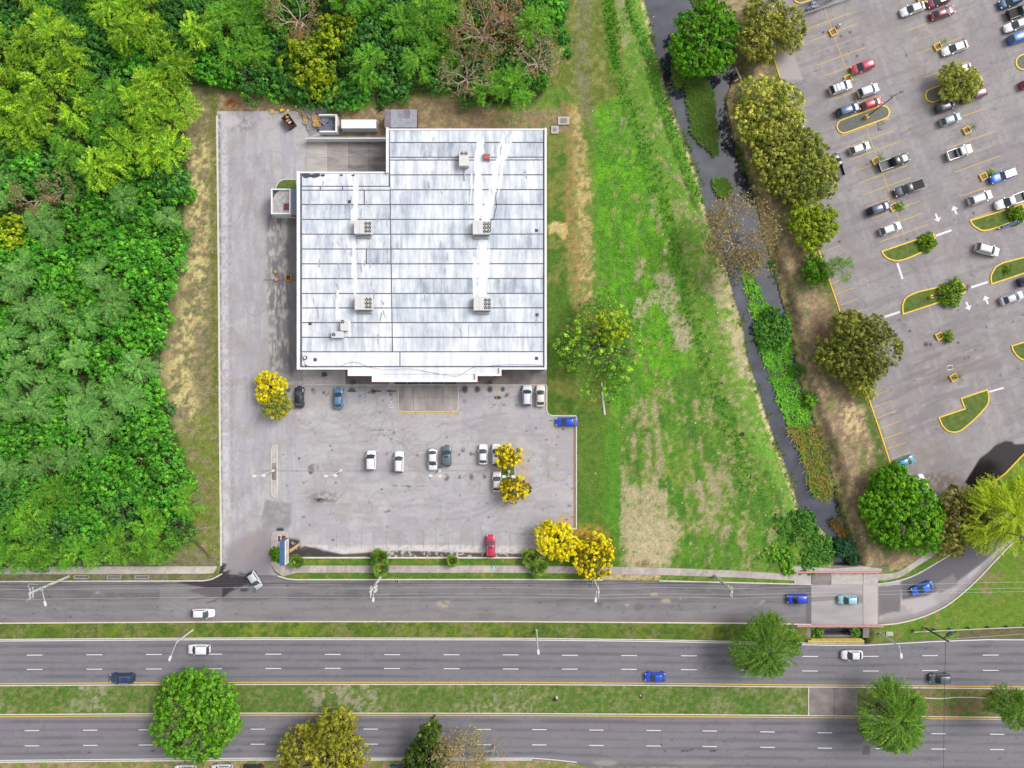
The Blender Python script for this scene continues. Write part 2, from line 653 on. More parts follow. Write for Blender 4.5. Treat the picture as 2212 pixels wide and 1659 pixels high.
SIDE_R = [(622, 1221.5), (1106, 1221.5), (1306, 1224), (1450, 1227), (1600, 1233), (1715, 1241), (1715, 1254), (1600, 1247.5), (1450, 1242.5), (1306, 1239), (1106, 1237), (640, 1237), (612, 1245), (594, 1232), (585.6, 1219), (585.6, 1156), (589, 1151), (596, 1147.4), (615, 1147.4), (622.4, 1151.4)]
SIDE_E = smooth_line([(1896, 1240), (1935, 1236), (1960, 1223), (1985, 1206), (2010, 1190), (2045, 1165)], 4) + smooth_line([(2050, 1176), (2012, 1203), (1985, 1220), (1962, 1236), (1938, 1249), (1896, 1254)], 4)
WATER_L = smooth_line([(1385, -60), (1393.5, 0), (1406, 45), (1416, 100), (1428, 140), (1438, 180), (1453, 230), (1473, 280), (1493, 332), (1513, 390), (1520, 430), (1545, 510), (1578, 605), (1588, 647), (1606, 702), (1616, 770), (1631, 815), (1659, 902), (1676, 950), (1704, 1020), (1721, 1072), (1731, 1107), (1759, 1127), (1786, 1152), (1799, 1192), (1800, 1229), (1790, 1300), (1780, 1388)], 3)
WATER_R = smooth_line([(1478, -60), (1486, 0), (1530, 60), (1585, 150), (1578, 177), (1566, 212), (1571, 250), (1581, 295), (1596, 337), (1616, 390), (1631, 442), (1645, 500), (1659, 555), (1674, 605), (1686, 652), (1701, 702), (1711, 750), (1721, 815), (1731, 842), (1751, 900), (1779, 975), (1798, 1040), (1809, 1090), (1819, 1125), (1832, 1160), (1839, 1229), (1842, 1300), (1848, 1388)], 3)
WATERP = WATER_L + WATER_R[::-1]
WOOD = [(-140, -140), (1230, -140), (1222, 60), (1196, 130), (1172, 205), (1140, 232), (1050, 226), (960, 200), (880, 206), (800, 220), (730, 230), (660, 222), (590, 208), (520, 196), (470, 190), (418, 184), (420, 300), (405, 400), (388, 560), (356, 700), (350, 830), (364, 900), (405, 1000), (405, 1100), (412, 1140), (372, 1205), (200, 1238), (-140, 1242)]

# ---- ground
xs = np.concatenate([[-9000, -5000, -2500, -1200, -600, -300, -150, -80], np.arange(-40, 2256, 4.0), [2290, 2360, 2500, 2800, 3400, 4700, 7200, 11200]])
ys = np.concatenate([[-9000, -5000, -2500, -1200, -600, -300, -150, -80], np.arange(-40, 1704, 4.0), [1740, 1810, 1950, 2250, 2900, 4200, 6700, 10700]])
GX, GY = np.meshgrid(xs, ys)
PV = np.zeros(GX.shape, bool)
for pol in (LOT, FRONT, CURVE, HW1, HW2, MALL):
    PV |= inside(GX, GY, pol)
wd, _, _ = nearest(GX, GY, WATERP, True)
inw = inside(GX, GY, WATERP)
dout = np.where(inw, 0, np.maximum(0, wd + 9 * (fbm(GX, GY, 14, 301, 3) - 0.5)))
bank = np.where(GX < 1650, 46.0, 40.0)
t = np.clip(dout / bank, 0, 1)
tb = t * t * (3 - 2 * t)
GZ = 0.05 + 0.10 * (fbm(GX, GY, 40, 5) - 0.5) + 0.12 * (fbm(GX, GY, 11, 6, 3) - 0.5)
GZ = GZ * (1 - 0.6 * (GY > 1210))
GZ = np.where(tb < 1, GZ * tb + (1 - tb) * (-2.0 - 0.7 * inw), GZ)
near_br = (GY > 1225) & (GY < 1395) & (GX > 1700) & (GX < 1900)
GZ = np.where((GY > 1388) | (GY < -200), np.where(PV, -0.14, np.maximum(GZ, 0.02)), GZ)
GZ = np.where(PV, np.minimum(GZ, -0.14), GZ)
GZ = np.where((np.abs(GX - CX) > 1400) | (np.abs(GY - CY) > 1100), -0.14, GZ)
open_br = (GX > 1744) & (GX < 1868) & (GY > 1258) & (GY < 1382)
GZ = np.where(open_br, np.minimum(GZ, -1.7), GZ)
DOCK = [(666, 306), (836, 306), (836, 372), (666, 372)]
dk = inside(GX, GY, [(662, 300), (842, 300), (842, 376), (662, 376)])
GZ = np.where(dk, -1.2, GZ)

g = Paint(GX, GY, C(104, 146, 62))
n1, n2, n3, n4 = fbm(GX, GY, 60, 11), fbm(GX, GY, 14, 12), fbm(GX, GY, 6, 13, 3), fbm(GX, GY, 30, 14)
ns = fbm(GX * 2.6, GY * 0.5, 22, 19)                       # streaks that run up the picture
mott = 0.55 * n2 + 0.45 * n3
g.on(sstep(n1, 0.4, 0.65), C(124, 156, 74))
g.on(sstep(mott, 0.5, 0.62) * 0.8, C(84, 128, 50))
DIRT, DIRT2, STRAW, BROWN, LUSH, OLIVE = C(196, 180, 146), C(176, 166, 142), C(232, 212, 148), C(158, 134, 106), C(104, 186, 38), C(138, 146, 74)
# wood floor
m = area_mask(GX, GY, WOOD, 14)
g.on(m, C(70, 92, 48))
g.on(m * sstep(n2, 0.55, 0.65), C(112, 100, 74))
# the bare strip round the wood
NORTH = [(396, 186), (470, 196), (560, 210), (640, 236), (760, 240), (900, 210), (1000, 214), (1100, 240), (1190, 236), (1262, 236), (1250, 300), (396, 300)]
g.on(ragged(GX, GY, NORTH, 16, 14, 217), BROWN)
g.on(area_mask(GX, GY, NORTH, 20) * sstep(0.6 * n2 + 0.4 * n3, 0.46, 0.6) * 0.85, C(186, 166, 122))
g.on(area_mask(GX, GY, [(1060, 245), (1250, 232), (1262, 290), (1185, 300), (1060, 276)], 10) * sstep(mott, 0.5, 0.6) * 0.8, C(116, 132, 70))
g.on(spot(GX, GY, 498, 224, 17, 15) * sstep(n3, 0.3, 0.5), C(158, 84, 40))
WEST = [(396, 186), (472, 190), (476, 900), (478, 1224), (360, 1224), (420, 1100), (410, 1000), (366, 900), (345, 830), (350, 690), (388, 560), (405, 400)]
m = ragged(GX, GY, WEST, 16, 20, 201)
g.on(m, C(150, 134, 104))
g.on(m * sstep(mott, 0.48, 0.6) * 0.85, C(120, 128, 80))
g.on(m * sstep(fbm(GX, GY, 9, 202, 3), 0.56, 0.66) * 0.7, C(176, 158, 118))
g.on(m * line_mask(GX, GY, [(432, 320), (428, 480), (424, 560), (420, 640), (400, 720), (384, 800), (398, 870), (412, 915)], 26, 40) * sstep(0.35 * n2 + 0.35 * n3 + 0.3 * fbm(GX, GY, 26, 203), 0.44, 0.55) * 0.92, STRAW)
g.on(m * sstep(fbm(GX, GY, 14, 204, 4), 0.58, 0.64) * (GY > 380) * 0.8, C(124, 124, 84))
g.on(m * line_mask(GX, GY, [(462, 200), (464, 620), (466, 1000)], 9, 8) * sstep(n3, 0.35, 0.55) * 0.9, C(112, 128, 46))
m2 = area_mask(GX, GY, [(392, 915), (474, 880), (478, 1224), (330, 1228), (400, 1150)], 40)
g.on(m2 * sstep(mott, 0.36, 0.52), C(118, 142, 62))
g.on(m2 * sstep(fbm(GX, GY, 18, 31), 0.54, 0.62) * 0.8, C(150, 134, 104))
g.on(line_mask(GX, GY, [(421, 1170), (440, 1190), (455, 1208), (470, 1222)], 2.5, 3), C(70, 62, 54))
# beside the building
g.on(area_mask(GX, GY, [(1181, 290), (1226, 285), (1226, 640), (1250, 690), (1240, 895), (1181, 895)], 8), C(82, 122, 40))
m = area_mask(GX, GY, [(1181, 290), (1226, 285), (1226, 640), (1300, 690), (1310, 895), (1181, 895)], 8)
g.on(m * sstep(fbm(GX, GY, 26, 33), 0.5, 0.64) * 0.75, C(136, 140, 74))
g.on(area_mask(GX, GY, [(1183, 488), (1198, 478), (1226, 484), (1228, 520), (1215, 516), (1200, 500), (1186, 508)], 6), C(214, 188, 130))
m = ragged(GX, GY, [(1210, 222), (1248, 222), (1256, 260), (1268, 330), (1276, 420), (1282, 560), (1280, 660), (1240, 670), (1222, 560), (1220, 420), (1226, 330)], 30, 18, 206)
g.on(m * sstep(0.5 * n2 + 0.5 * ns, 0.3, 0.5), C(158, 138, 82))
g.on(m * line_mask(GX, GY, [(1255, 230), (1262, 330), (1266, 430), (1270, 520), (1272, 600), (1268, 650)], 22, 22) * sstep(0.35 * n2 + 0.4 * n3 + 0.25 * fbm(GX, GY, 30, 205), 0.45, 0.55) * 0.75, C(206, 190, 130))
# meadow at the top
m = ragged(GX, GY, [(1190, -150), (1345, -150), (1360, 60), (1330, 240), (1268, 260), (1250, 210), (1190, 190)], 60, 30, 216)
g.on(m, C(110, 130, 58))
g.on(m * sstep(n2, 0.48, 0.62) * 0.8, C(146, 148, 84))
g.on(line_mask(GX, GY, [(1262, -40), (1262, 60), (1256, 120), (1258, 190), (1272, 235), (1300, 290), (1318, 320)], 15, 22) * sstep(mott, 0.34, 0.54), C(138, 136, 100))
g.on(line_mask(GX, GY, [(1207, -40), (1212, 60), (1218, 120)], 9, 10), C(78, 158, 52))
g.on(line_mask(GX, GY, [(1312, -40), (1318, 60), (1328, 150)], 11, 16) * 0.9, C(84, 146, 34))
# lush meadow
m = area_mask(GX, GY, [(1286, 240), (1340, 210), (1400, 330), (1440, 480), (1475, 640), (1500, 800), (1470, 900), (1400, 880), (1330, 900), (1310, 800), (1360, 660), (1290, 650)], 30)
g.on(m, C(92, 160, 44))
g.on(m * sstep(n1, 0.42, 0.58), C(106, 180, 36))
g.on(m * sstep(fbm(GX, GY, 10, 207, 4), 0.52, 0.62) * 0.6, C(72, 128, 42))
g.on(m * sstep(n2, 0.52, 0.66) * 0.7, C(84, 142, 50))
g.on(m * sstep(0.5 * ns + 0.5 * n2, 0.57, 0.68) * 0.8, C(160, 160, 112))
for (x, y, r, ry) in ((1398, 272, 18, 34), (1410, 445, 12, 34), (1424, 480, 7, 26), (1376, 600, 8, 22), (1348, 262, 8, 18), (1424, 376, 18, 10)):
    g.on(spot(GX, GY, x, y, r, ry) * sstep(n3, 0.34, 0.52), C(172, 164, 132))
# grass between the ridges and the bank
BANKL = [(1320, -60), (1398, -60), (1410, 60), (1432, 170), (1462, 270), (1505, 400), (1530, 480), (1570, 610), (1600, 720), (1640, 850), (1690, 1000), (1728, 1110), (1720, 1220), (1560, 1235), (1530, 1040), (1560, 900), (1520, 760), (1480, 620), (1450, 480), (1400, 330), (1372, 230), (1345, 100)]
m = ragged(GX, GY, BANKL, 34, 20, 213)
g.on(m, C(104, 156, 58))
g.on(m * sstep(0.4 * n2 + 0.35 * n3 + 0.25 * fbm(GX, GY, 36, 214), 0.48, 0.60) * 0.85, C(170, 164, 126))
g.on(m * sstep(n4, 0.56, 0.66) * 0.7, C(98, 160, 52))
# field towards the road
FIELD = [(1340, 880), (1420, 830), (1520, 780), (1570, 880), (1640, 1000), (1715, 1110), (1712, 1236), (1330, 1226)]
m = ragged(GX, GY, FIELD, 44, 26, 208)
g.on(m, C(92, 150, 46))
thin = 0.5 * fbm(GX * 1.5, GY * 0.7, 44, 218) + 0.3 * n2 + 0.2 * n3
g.on(m * sstep(thin, 0.48, 0.58) * 0.6, C(136, 160, 84))
patch = 0.45 * fbm(GX * 1.9, GY * 0.62, 34, 41) + 0.30 * n2 + 0.25 * n3
patch = patch + 0.10 * (fbm(GX, GY, 5, 209, 2) - 0.5)
g.on(m * sstep(patch, 0.50, 0.60) * 0.8, C(172, 164, 124))
g.on(m * sstep(fbm(GX * 1.6, GY * 0.7, 26, 43), 0.54, 0.64) * 0.85, C(74, 130, 44))
g.on(m * sstep(fbm(GX, GY, 7, 219, 3), 0.56, 0.66) * 0.5, C(70, 118, 44))
D1 = ZP(2, 1, (1210, 720), (1330, 690), (1400, 730), (1432, 900), (1410, 1030), (1520, 1080), (1580, 1330), (1480, 1400), (1420, 1370), (1380, 1200), (1330, 1050), (1240, 960), (1170, 1000), (1110, 1160), (1120, 1000), (1190, 860), (1250, 830))
g.on(ragged(GX, GY, D1, 26, 14, 210) * sstep(n3, 0.26, 0.44), C(182, 174, 142))
for a, b, r in (((1378, 592), (1391, 562), 5), ((1436, 545), (1446, 520), 4), ((1372, 690), (1380, 650), 7), ((1436, 570), (1446, 605), 4)):
    g.on(line_mask(GX, GY, [a, b], r, 5) * sstep(n3, 0.3, 0.5), C(192, 182, 150))
D2 = ZP(2, 2, (930, 920), (1010, 850), (1120, 900), (1250, 840), (1330, 950), (1350, 1150), (1440, 1190), (1450, 1440), (1300, 1580), (990, 1590), (960, 1390), (905, 1320), (905, 1010))
g.on(ragged(GX, GY, D2, 56, 22, 211) * sstep(mott, 0.28, 0.44) * 0.9, C(190, 176, 138))
g.on(area_mask(GX, GY, ZP(2, 2, (1000, 1180), (1380, 1190), (1400, 1460), (1280, 1590), (1000, 1590)), 30) * sstep(mott, 0.26, 0.36) * 0.85, C(198, 184, 146))
for pts, r in ((ZP(2, 2, (925, 430), (935, 560), (920, 680), (985, 880)), 8), (ZP(2, 2, (1055, 440), (1045, 560), (1040, 720)), 5), (ZP(2, 2, (1135, 150), (1150, 330), (1180, 480), (1190, 640), (1150, 830)), 7),
               (ZP(2, 2, (1240, 160), (1250, 380), (1270, 560), (1270, 850)), 7), (ZP(2, 2, (1600, 850), (1650, 1040), (1620, 1240), (1560, 1260)), 11), (ZP(2, 2, (1690, 700), (1720, 850)), 9), (ZP(2, 2, (1820, 760), (1750, 950), (1740, 1200)), 14),
               (ZP(2, 2, (1860, 1230), (1830, 1370)), 6), (ZP(2, 2, (2000, 1130), (1990, 1360)), 9), (ZP(2, 2, (1890, 420), (1910, 660)), 7), (ZP(2, 2, (1580, 150), (1600, 260)), 5)):
    g.on(line_mask(GX, GY, pts, r, 10) * sstep(mott, 0.30, 0.55) * 0.85, C(180, 168, 130))
g.on(spot(GX, GY, 1392, 1218, 26, 9) * sstep(n3, 0.3, 0.5), C(150, 116, 84))
# mown strip between the parking lot and the field
m = ragged(GX, GY, [(1246, 890), (1300, 890), (1345, 930), (1335, 1226), (1180, 1226), (1182, 1165), (1210, 1145), (1246, 1142)], 14, 16, 212)
g.on(m, C(98, 134, 52))
g.on(m * sstep(n2, 0.46, 0.6), C(88, 132, 48))
g.on(m * area_mask(GX, GY, [(1308, 900), (1345, 930), (1338, 1190), (1306, 1120)], 26), C(88, 150, 44))
g.on(spot(GX, GY, 1272, 1165, 58, 40) * sstep(n3, 0.36, 0.56), C(206, 160, 66))
# dark weedy ridges
RIDGE1 = [(1355, -40), (1360, 20), (1378, 62), (1401, 107), (1416, 175), (1431, 225), (1456, 287), (1476, 350), (1501, 410), (1516, 440)]
RIDGE2 = [(1340, 160), (1352, 215), (1368, 250), (1381, 287), (1400, 342), (1418, 390), (1441, 465), (1466, 550), (1481, 640), (1496, 702), (1516, 752), (1531, 802), (1560, 870), (1590, 960), (1620, 1060)]
for k_ in range(26):
    x_ = 1300 + 15 * k_
    g.on(line_mask(GX, GY, [(x_ - 46, 230 + 8 * (k_ % 3)), (x_ + 10, 480), (x_ + 78, 760), (x_ + 130, 980)], 2.5, 6) * area_mask(GX, GY, [(1300, 250), (1400, 240), (1500, 560), (1620, 980), (1350, 900), (1320, 700)], 40) * 0.35 * sstep(n2, 0.3, 0.55), C(84, 136, 44) if k_ % 2 else C(126, 178, 56))
g.on(line_mask(GX, GY, RIDGE1, 9, 14) * sstep(mott, 0.36, 0.5) * 0.9, C(88, 148, 52))
g.on(line_mask(GX, GY, RIDGE2, 10, 18) * sstep(mott, 0.38, 0.56) * 0.65, C(88, 154, 46))
# waterline of the left bank
g.on(line_mask(GX, GY, [(x - 6, y) for x, y in WATER_L], 5, 5) * sstep(n3, 0.3, 0.5), C(222, 210, 160))
g.on(line_mask(GX, GY, [(x - 1, y) for x, y in WATER_L], 3.5, 4) * 0.8, C(112, 102, 74))
g.on(area_mask(GX, GY, ZP(2, 1, (1720, 640), (1880, 700), (1900, 900), (1960, 1100), (1990, 1300), (2070, 1620), (1960, 1600), (1900, 1300), (1800, 1060), (1740, 800)), 14) * sstep(mott, 0.34, 0.5), C(190, 176, 140))
# right bank
BANKR = [(1500, -40), (1640, -40), (1680, 130), (1720, 400), (1770, 540), (1822, 700), (1876, 850), (1930, 1020), (1960, 1080), (2040, 1120), (2040, 1200), (1900, 1240), (1842, 1236), (1830, 1150), (1800, 1030), (1752, 900), (1722, 810), (1700, 700), (1660, 555), (1630, 440), (1590, 320), (1570, 250), (1575, 190), (1560, 100)]
m = ragged(GX, GY, BANKR, 14, 12, 215)
g.on(m, C(160, 136, 112))
g.on(m * sstep(0.55 * n2 + 0.45 * n3, 0.47, 0.58) * 0.85, C(196, 174, 130))
g.on(m * sstep(fbm(GX, GY, 24, 51), 0.55, 0.65) * 0.75, C(122, 132, 76))
g.on(line_mask(GX, GY, [(x + 9, y) for x, y in WATER_R if y > 180], 8, 8) * sstep(n3, 0.3, 0.5), C(206, 184, 134))
g.on(line_mask(GX, GY, [(x + 1, y) for x, y in WATER_R], 3, 3) * 0.9, C(84, 70, 58))
g.on(spot(GX, GY, 1780, 700, 40, 60) * sstep(n3, 0.3, 0.5) * 0.8, C(138, 108, 88))
g.on(area_mask(GX, GY, [(1840, 840), (1872, 850), (1926, 1016), (1896, 1020), (1880, 940)], 12) * sstep(n3, 0.28, 0.45), C(94, 122, 52))
g.on(area_mask(GX, GY, [(1700, 330), (1728, 420), (1792, 608), (1822, 694), (1806, 700), (1770, 600), (1716, 470)], 12) * 0.7 * sstep(n3, 0.3, 0.5), C(104, 122, 56))
g.on(spot(GX, GY, 1840, 900, 40, 50) * sstep(mott, 0.4, 0.5), C(222, 196, 150))
g.on(np.where(inw, 1.0, 0.0), C(70, 68, 60))
# roadside strips
m = ((GY > 1200) & (GY < 1262)).astype(float) * ((GX > 600) & (GX < 1340))
g.on(m, C(86, 134, 44))
g.on(m * sstep(n2, 0.5, 0.62) * 0.8, C(128, 146, 66))
g.on(area_mask(GX, GY, [(1290, 1236), (1430, 1238), (1420, 1256), (1300, 1256)], 10) * sstep(n3, 0.24, 0.4), C(204, 182, 136))
m = area_mask(GX, GY, [(-400, 1205), (470, 1205), (470, 1256), (-400, 1258)], 6)
g.on(m, C(138, 132, 106))
g.on(m * sstep(mott, 0.48, 0.58), C(112, 122, 72))
m = area_mask(GX, GY, FR_BOT + H1_TOP[::-1], 2)
g.on(m, C(100, 130, 50))
g.on(m * sstep(fbm(GX, GY, 70, 61), 0.48, 0.62) * 0.9, C(118, 146, 48))
g.on(m * sstep(n2, 0.48, 0.6) * 0.8, C(80, 112, 42))
g.on(m * sstep(0.6 * fbm(GX, GY, 34, 62) + 0.4 * n3, 0.52, 0.6) * 0.7, C(140, 134, 86))
m = area_mask(GX, GY, H1_BOT + H2_TOP[::-1], 2)
g.on(m, C(96, 130, 60))
g.on(m * sstep(0.5 * n2 + 0.5 * fbm(GX, GY, 50, 63), 0.5, 0.6) * 0.9, C(82, 128, 50))
g.on(m * sstep(fbm(GX, GY, 6, 220, 3), 0.54, 0.62) * 0.6, C(142, 144, 104))
big = sstep(fbm(GX, GY, 130, 64), 0.42, 0.6) * (GX < 1150) + 0.5 * (GX > 1150) * sstep(fbm(GX, GY, 60, 65), 0.5, 0.6)
g.on(m * np.clip(big, 0, 1) * sstep(0.3 * n2 + 0.7 * fbm(GX, GY, 7, 221, 3), 0.47, 0.56) * 0.8, C(178, 168, 142))
g.on(m * (GX > 1950) * sstep(n2, 0.36, 0.5) * 0.9, C(138, 120, 84))
m = ((GY > 1640) & (GY < 1760)).astype(float)
g.on(m, C(136, 142, 76))
g.on(m * sstep(n2, 0.48, 0.58), C(172, 150, 114))
m = area_mask(GX, GY, [(1898, 1350)] + [p for p in CURVE_OUT if p[0] > 1900] + [(2420, 1100), (2420, 1380), (2134, 1378), (2010, 1383), (1880, 1390)], 3)
g.on(m, C(110, 148, 50))
g.on(m * sstep(n1, 0.45, 0.6), C(96, 150, 44))
g.on(m * sstep(0.5 * n2 + 0.5 * n1, 0.53, 0.64), C(146, 140, 84))
g.on(m * line_mask(GX, GY, [(2080, 1372), (2150, 1366), (2260, 1362)], 9, 12), C(124, 108, 80))
gm_ = np.clip((g.c[..., 1] - g.c[..., 0]) / (g.c[..., 1] + 1e-6) * 3, 0, 1)
g.c[..., 2] *= 1 - 0.30 * gm_
g.c[..., 0] *= 1 + 0.10 * gm_
g.c[..., 1] *= 1 - 0.04 * gm_
g.c *= (0.86 + 0.28 * fbm(GX, GY, 9, 71, 3))[..., None]

f = S * (HC - GZ) / HC
V = np.stack([(GX - CX) * f, (CY - GY) * f, GZ], -1).reshape(-1, 3)
ny, nx = GX.shape
I = np.arange(nx * ny).reshape(ny, nx)
F = np.stack([I[1:, :-1], I[1:, 1:], I[:-1, 1:], I[:-1, :-1]], -1).reshape(-1, 4)
tag(obj('ground', npmesh('ground', V, F, M['ground'], np.clip(g.c, 0.004, 0.8).reshape(-1, 3), True)), kind='structure')

# ---- water
mw, nw, lw, bw = new_mat('creek_water')
bw.inputs['Base Color'].default_value = (*C(88, 88, 100), 1)
bw.inputs['Roughness'].default_value = 0.07
bw.inputs['Specular IOR Level'].default_value = 0.8
nzw = nw.new('ShaderNodeTexNoise')
nzw.inputs['Scale'].default_value = 1.6
nzw.inputs['Detail'].default_value = 4
geo = nw.new('ShaderNodeNewGeometry')
lw.new(geo.outputs['Position'], nzw.inputs['Vector'])
bpw = nw.new('ShaderNodeBump')
bpw.inputs['Strength'].default_value = 0.12
bpw.inputs['Distance'].default_value = 0.05
lw.new(nzw.outputs['Fac'], bpw.inputs['Height'])
lw.new(bpw.outputs[0], bw.inputs['Normal'])
rw = nw.new('ShaderNodeValToRGB')
nz2 = nw.new('ShaderNodeTexNoise')
nz2.inputs['Scale'].default_value = 0.3
nz2.inputs['Detail'].default_value = 5
lw.new(geo.outputs['Position'], nz2.inputs['Vector'])
rw.color_ramp.elements[0].position = 0.35
rw.color_ramp.elements[0].color = (*C(44, 47, 60), 1)
rw.color_ramp.elements[1].position = 0.7
rw.color_ramp.elements[1].color = (*C(78, 82, 98), 1)
lw.new(nz2.outputs['Fac'], rw.inputs['Fac'])
lw.new(rw.outputs[0], bw.inputs['Base Color'])
wz = -2.1
wmb = MB()
for i in range(len(WATER_L) - 1):
    a, b, c, d = WATER_L[i], WATER_L[i + 1], WATER_R[i + 1], WATER_R[i]
    wmb.add([(*W(a[0] - 7, a[1], wz), wz), (*W(b[0] - 7, b[1], wz), wz), (*W(c[0] + 7, c[1], wz), wz), (*W(d[0] + 7, d[1], wz), wz)], [(0, 1, 2, 3)])
tag(wmb.build('creek_water', mw), kind='structure')


# ---- parking lot of the store
def rowf(pts):
    a = np.array(pts)
    return lambda x: np.interp(x, a[:, 0], a[:, 1])


def cracks(p, X, Y, n, x0, y0, x1, y1, seed, strength=0.4, L=60):
    r = random.Random(seed)
    for _ in range(n):
        x, y, a = r.uniform(x0, x1), r.uniform(y0, y1), r.choice([0, 1.57, 3.14, 4.71]) + r.gauss(0, 0.4)
        pts = [(x, y)]
        for _k in range(r.randint(4, 12)):
            a += r.gauss(0, 0.42)
            s_ = L / 10 * r.uniform(0.6, 1.4)
            x, y = x + s_ * math.cos(a), y + s_ * math.sin(a)
            pts.append((x, y))
        p.on(line_mask(X, Y, pts, 0.9, 2.2) * strength * r.uniform(0.4, 1), C(112, 106, 108))


def wear(p, X, Y, n, x0, y0, x1, y1, seed, col, amt=0.35, horiz=True):
    r = random.Random(seed)
    for _ in range(n):
        x, y = r.uniform(x0, x1), r.uniform(y0, y1)
        a = r.gauss(0, 0.25) + (0 if horiz else 1.57)
        c_ = r.gauss(0, 0.012)
        pts = []
        for _k in range(9):
            pts.append((x, y))
            a += c_ * 10
            x, y = x + 12 * math.cos(a), y + 12 * math.sin(a)
        for off in (0, 13):
            q = [(u + off * (0 if horiz else 1), v + off * (1 if horiz else 0)) for u, v in pts]
            p.on(line_mask(X, Y, q, 2.0, 4) * amt * r.uniform(0.3, 1), col)


def specks(p, X, Y, n, x0, y0, x1, y1, seed, col=(96, 90, 94)):
    r = random.Random(seed)
    for _ in range(n):
        q = r.uniform(1.2, 3.6)
        x, y = r.uniform(x0, x1), r.uniform(y0, y1)
        k = (np.abs(X - x) < 8) & (np.abs(Y - y) < 8)
        if k.any():
            m = np.zeros(X.shape)
            m[k] = spot(X[k], Y[k], x, y, q * r.uniform(0.8, 2.0), q) * r.uniform(0.3, 0.9)
            p.on(m, C(*col))


def paint_lot(X, Y):
    p = Paint(X, Y, C(192, 188, 189))
    a, b, c = fbm(X, Y, 70, 101), fbm(X, Y, 16, 102), fbm(X, Y, 6, 103, 3)
    hx, hy = fbm(X * 0.4, Y * 2.2, 20, 104), fbm(X * 2.6, Y * 0.35, 20, 105)
    p.on(sstep(a, 0.42, 0.62) * 0.8, C(180, 175, 181))
    p.on(sstep(b, 0.5, 0.66) * 0.5, C(200, 195, 198))
    p.on((X < 640) * sstep(hy, 0.42, 0.6) * 0.8, C(178, 174, 184))
    p.on((X > 640) * sstep(hx, 0.52, 0.64) * 0.6, C(176, 170, 174))
    p.on(line_mask(X, Y, [(478, 250), (486, 1220)], 13, 10) * sstep(c, 0.3, 0.5) * 0.9, C(212, 207, 208))
    p.on(line_mask(X, Y, [(473, 250), (478, 1220)], 4, 4) * sstep(c, 0.4, 0.5) * 0.8, C(120, 114, 116))
    p.on(line_mask(X, Y, [(498, 350), (496, 620), (500, 900), (502, 1100)], 4, 6) * sstep(c, 0.4, 0.6) * 0.7, C(158, 154, 164))
    p.on(spot(X, Y, 520, 268, 46, 24) * sstep(c, 0.4, 0.55) * 0.7, C(140, 132, 138))
    p.on(spot(X, Y, 500, 262, 26, 18) * 0.7, C(214, 208, 208))
    cracks(p, X, Y, 60, 640, 880, 1240, 1190, 401, 0.45)
    cracks(p, X, Y, 26, 485, 250, 640, 1200, 402, 0.4)
    wear(p, X, Y, 16, 640, 890, 1150, 960, 403, C(150, 146, 150), 0.32)
    wear(p, X, Y, 16, 640, 1060, 1150, 1150, 404, C(152, 148, 152), 0.32)
    wear(p, X, Y, 18, 500, 280, 570, 1100, 405, C(154, 151, 157), 0.35, False)
    specks(p, X, Y, 150, 600, 835, 1240, 1190, 406)
    p.on(sstep(fbm(X, Y, 34, 407), 0.54, 0.66) * 0.45, C(172, 164, 160))
    p.on(sstep(fbm(X, Y, 4, 408, 2), 0.58, 0.72) * 0.22, C(150, 146, 148))
    # service yard beside the store
    yard = area_mask(X, Y, [(578, 462), (648, 462), (652, 798), (640, 815), (584, 800), (572, 600)], 10)
    p.on(yard, C(158, 154, 156))
    p.on(yard * sstep(0.5 * b + 0.5 * hy, 0.44, 0.55), C(206, 200, 192))
    p.on(yard * line_mask(X, Y, [(633, 470), (632, 640), (636, 790)], 12, 10) * 0.85, C(136, 132, 136))
    p.on(yard * sstep(hy, 0.58, 0.68) * 0.8, C(116, 112, 122))
    p.on(line_mask(X, Y, [(570, 605), (642, 605)], 1.5, 2) * 0.7, C(120, 116, 120))
    p.on(spot(X, Y, 545, 350, 60, 110) * sstep(b, 0.45, 0.6) * 0.35, C(160, 152, 150))
    # patches, potholes, oil
    p.on(area_mask(X, Y, ZP(1, 2, (82, 1000), (300, 1030), (302, 1215), (270, 1250), (60, 1250), (40, 1180)), 7) * (0.55 + 0.45 * sstep(b, 0.35, 0.55)), C(152, 148, 150))
    p.on(area_mask(X, Y, [(486, 1180), (586, 1130), (586, 1250), (478, 1250)], 30) * 0.9, C(152, 146, 150))
    p.on(area_mask(X, Y, [(500, 1150), (560, 1130), (575, 1200), (510, 1215)], 40) * sstep(b, 0.4, 0.6) * 0.6, C(172, 156, 152))
    p.on(area_mask(X, Y, ZP(1, 2, (500, 985), (560, 985), (610, 1000), (690, 1015), (600, 1012), (560, 1022), (520, 1020)), 3), C(62, 56, 58))
    p.on(spot(X, Y, 700, 1076, 46, 20) * sstep(c, 0.42, 0.56) * 0.8, C(146, 132, 128))
    p.on(spot(X, Y, 671, 1020, 6), C(80, 72, 72))
    p.on(spot(X, Y, 676, 1012, 16, 13) * sstep(c, 0.4, 0.55), C(140, 128, 128))
    p.on(spot(X, Y, 646, 990, 3.5) + spot(X, Y, 612, 982, 2.5), C(92, 84, 90))
    for i, x in enumerate((624, 677, 703, 760, 806, 843)):
        p.on(spot(X, Y, x, 842 + (i % 3) * 3, 9, 9) * sstep(c, 0.32, 0.5), C(112, 100, 98))
    for x, rr in ((1004, 9), (1031, 8), (1058, 8), (1086, 6), (1128, 5)):
        p.on(spot(X, Y, x, 841, rr, rr * 1.2), C(92, 84, 88))
    p.on(spot(X, Y, 1075, 859, 11, 5), C(62, 56, 58))
    p.on(spot(X, Y, 1097, 855, 10, 8) * sstep(c, 0.45, 0.5), C(120, 110, 112))
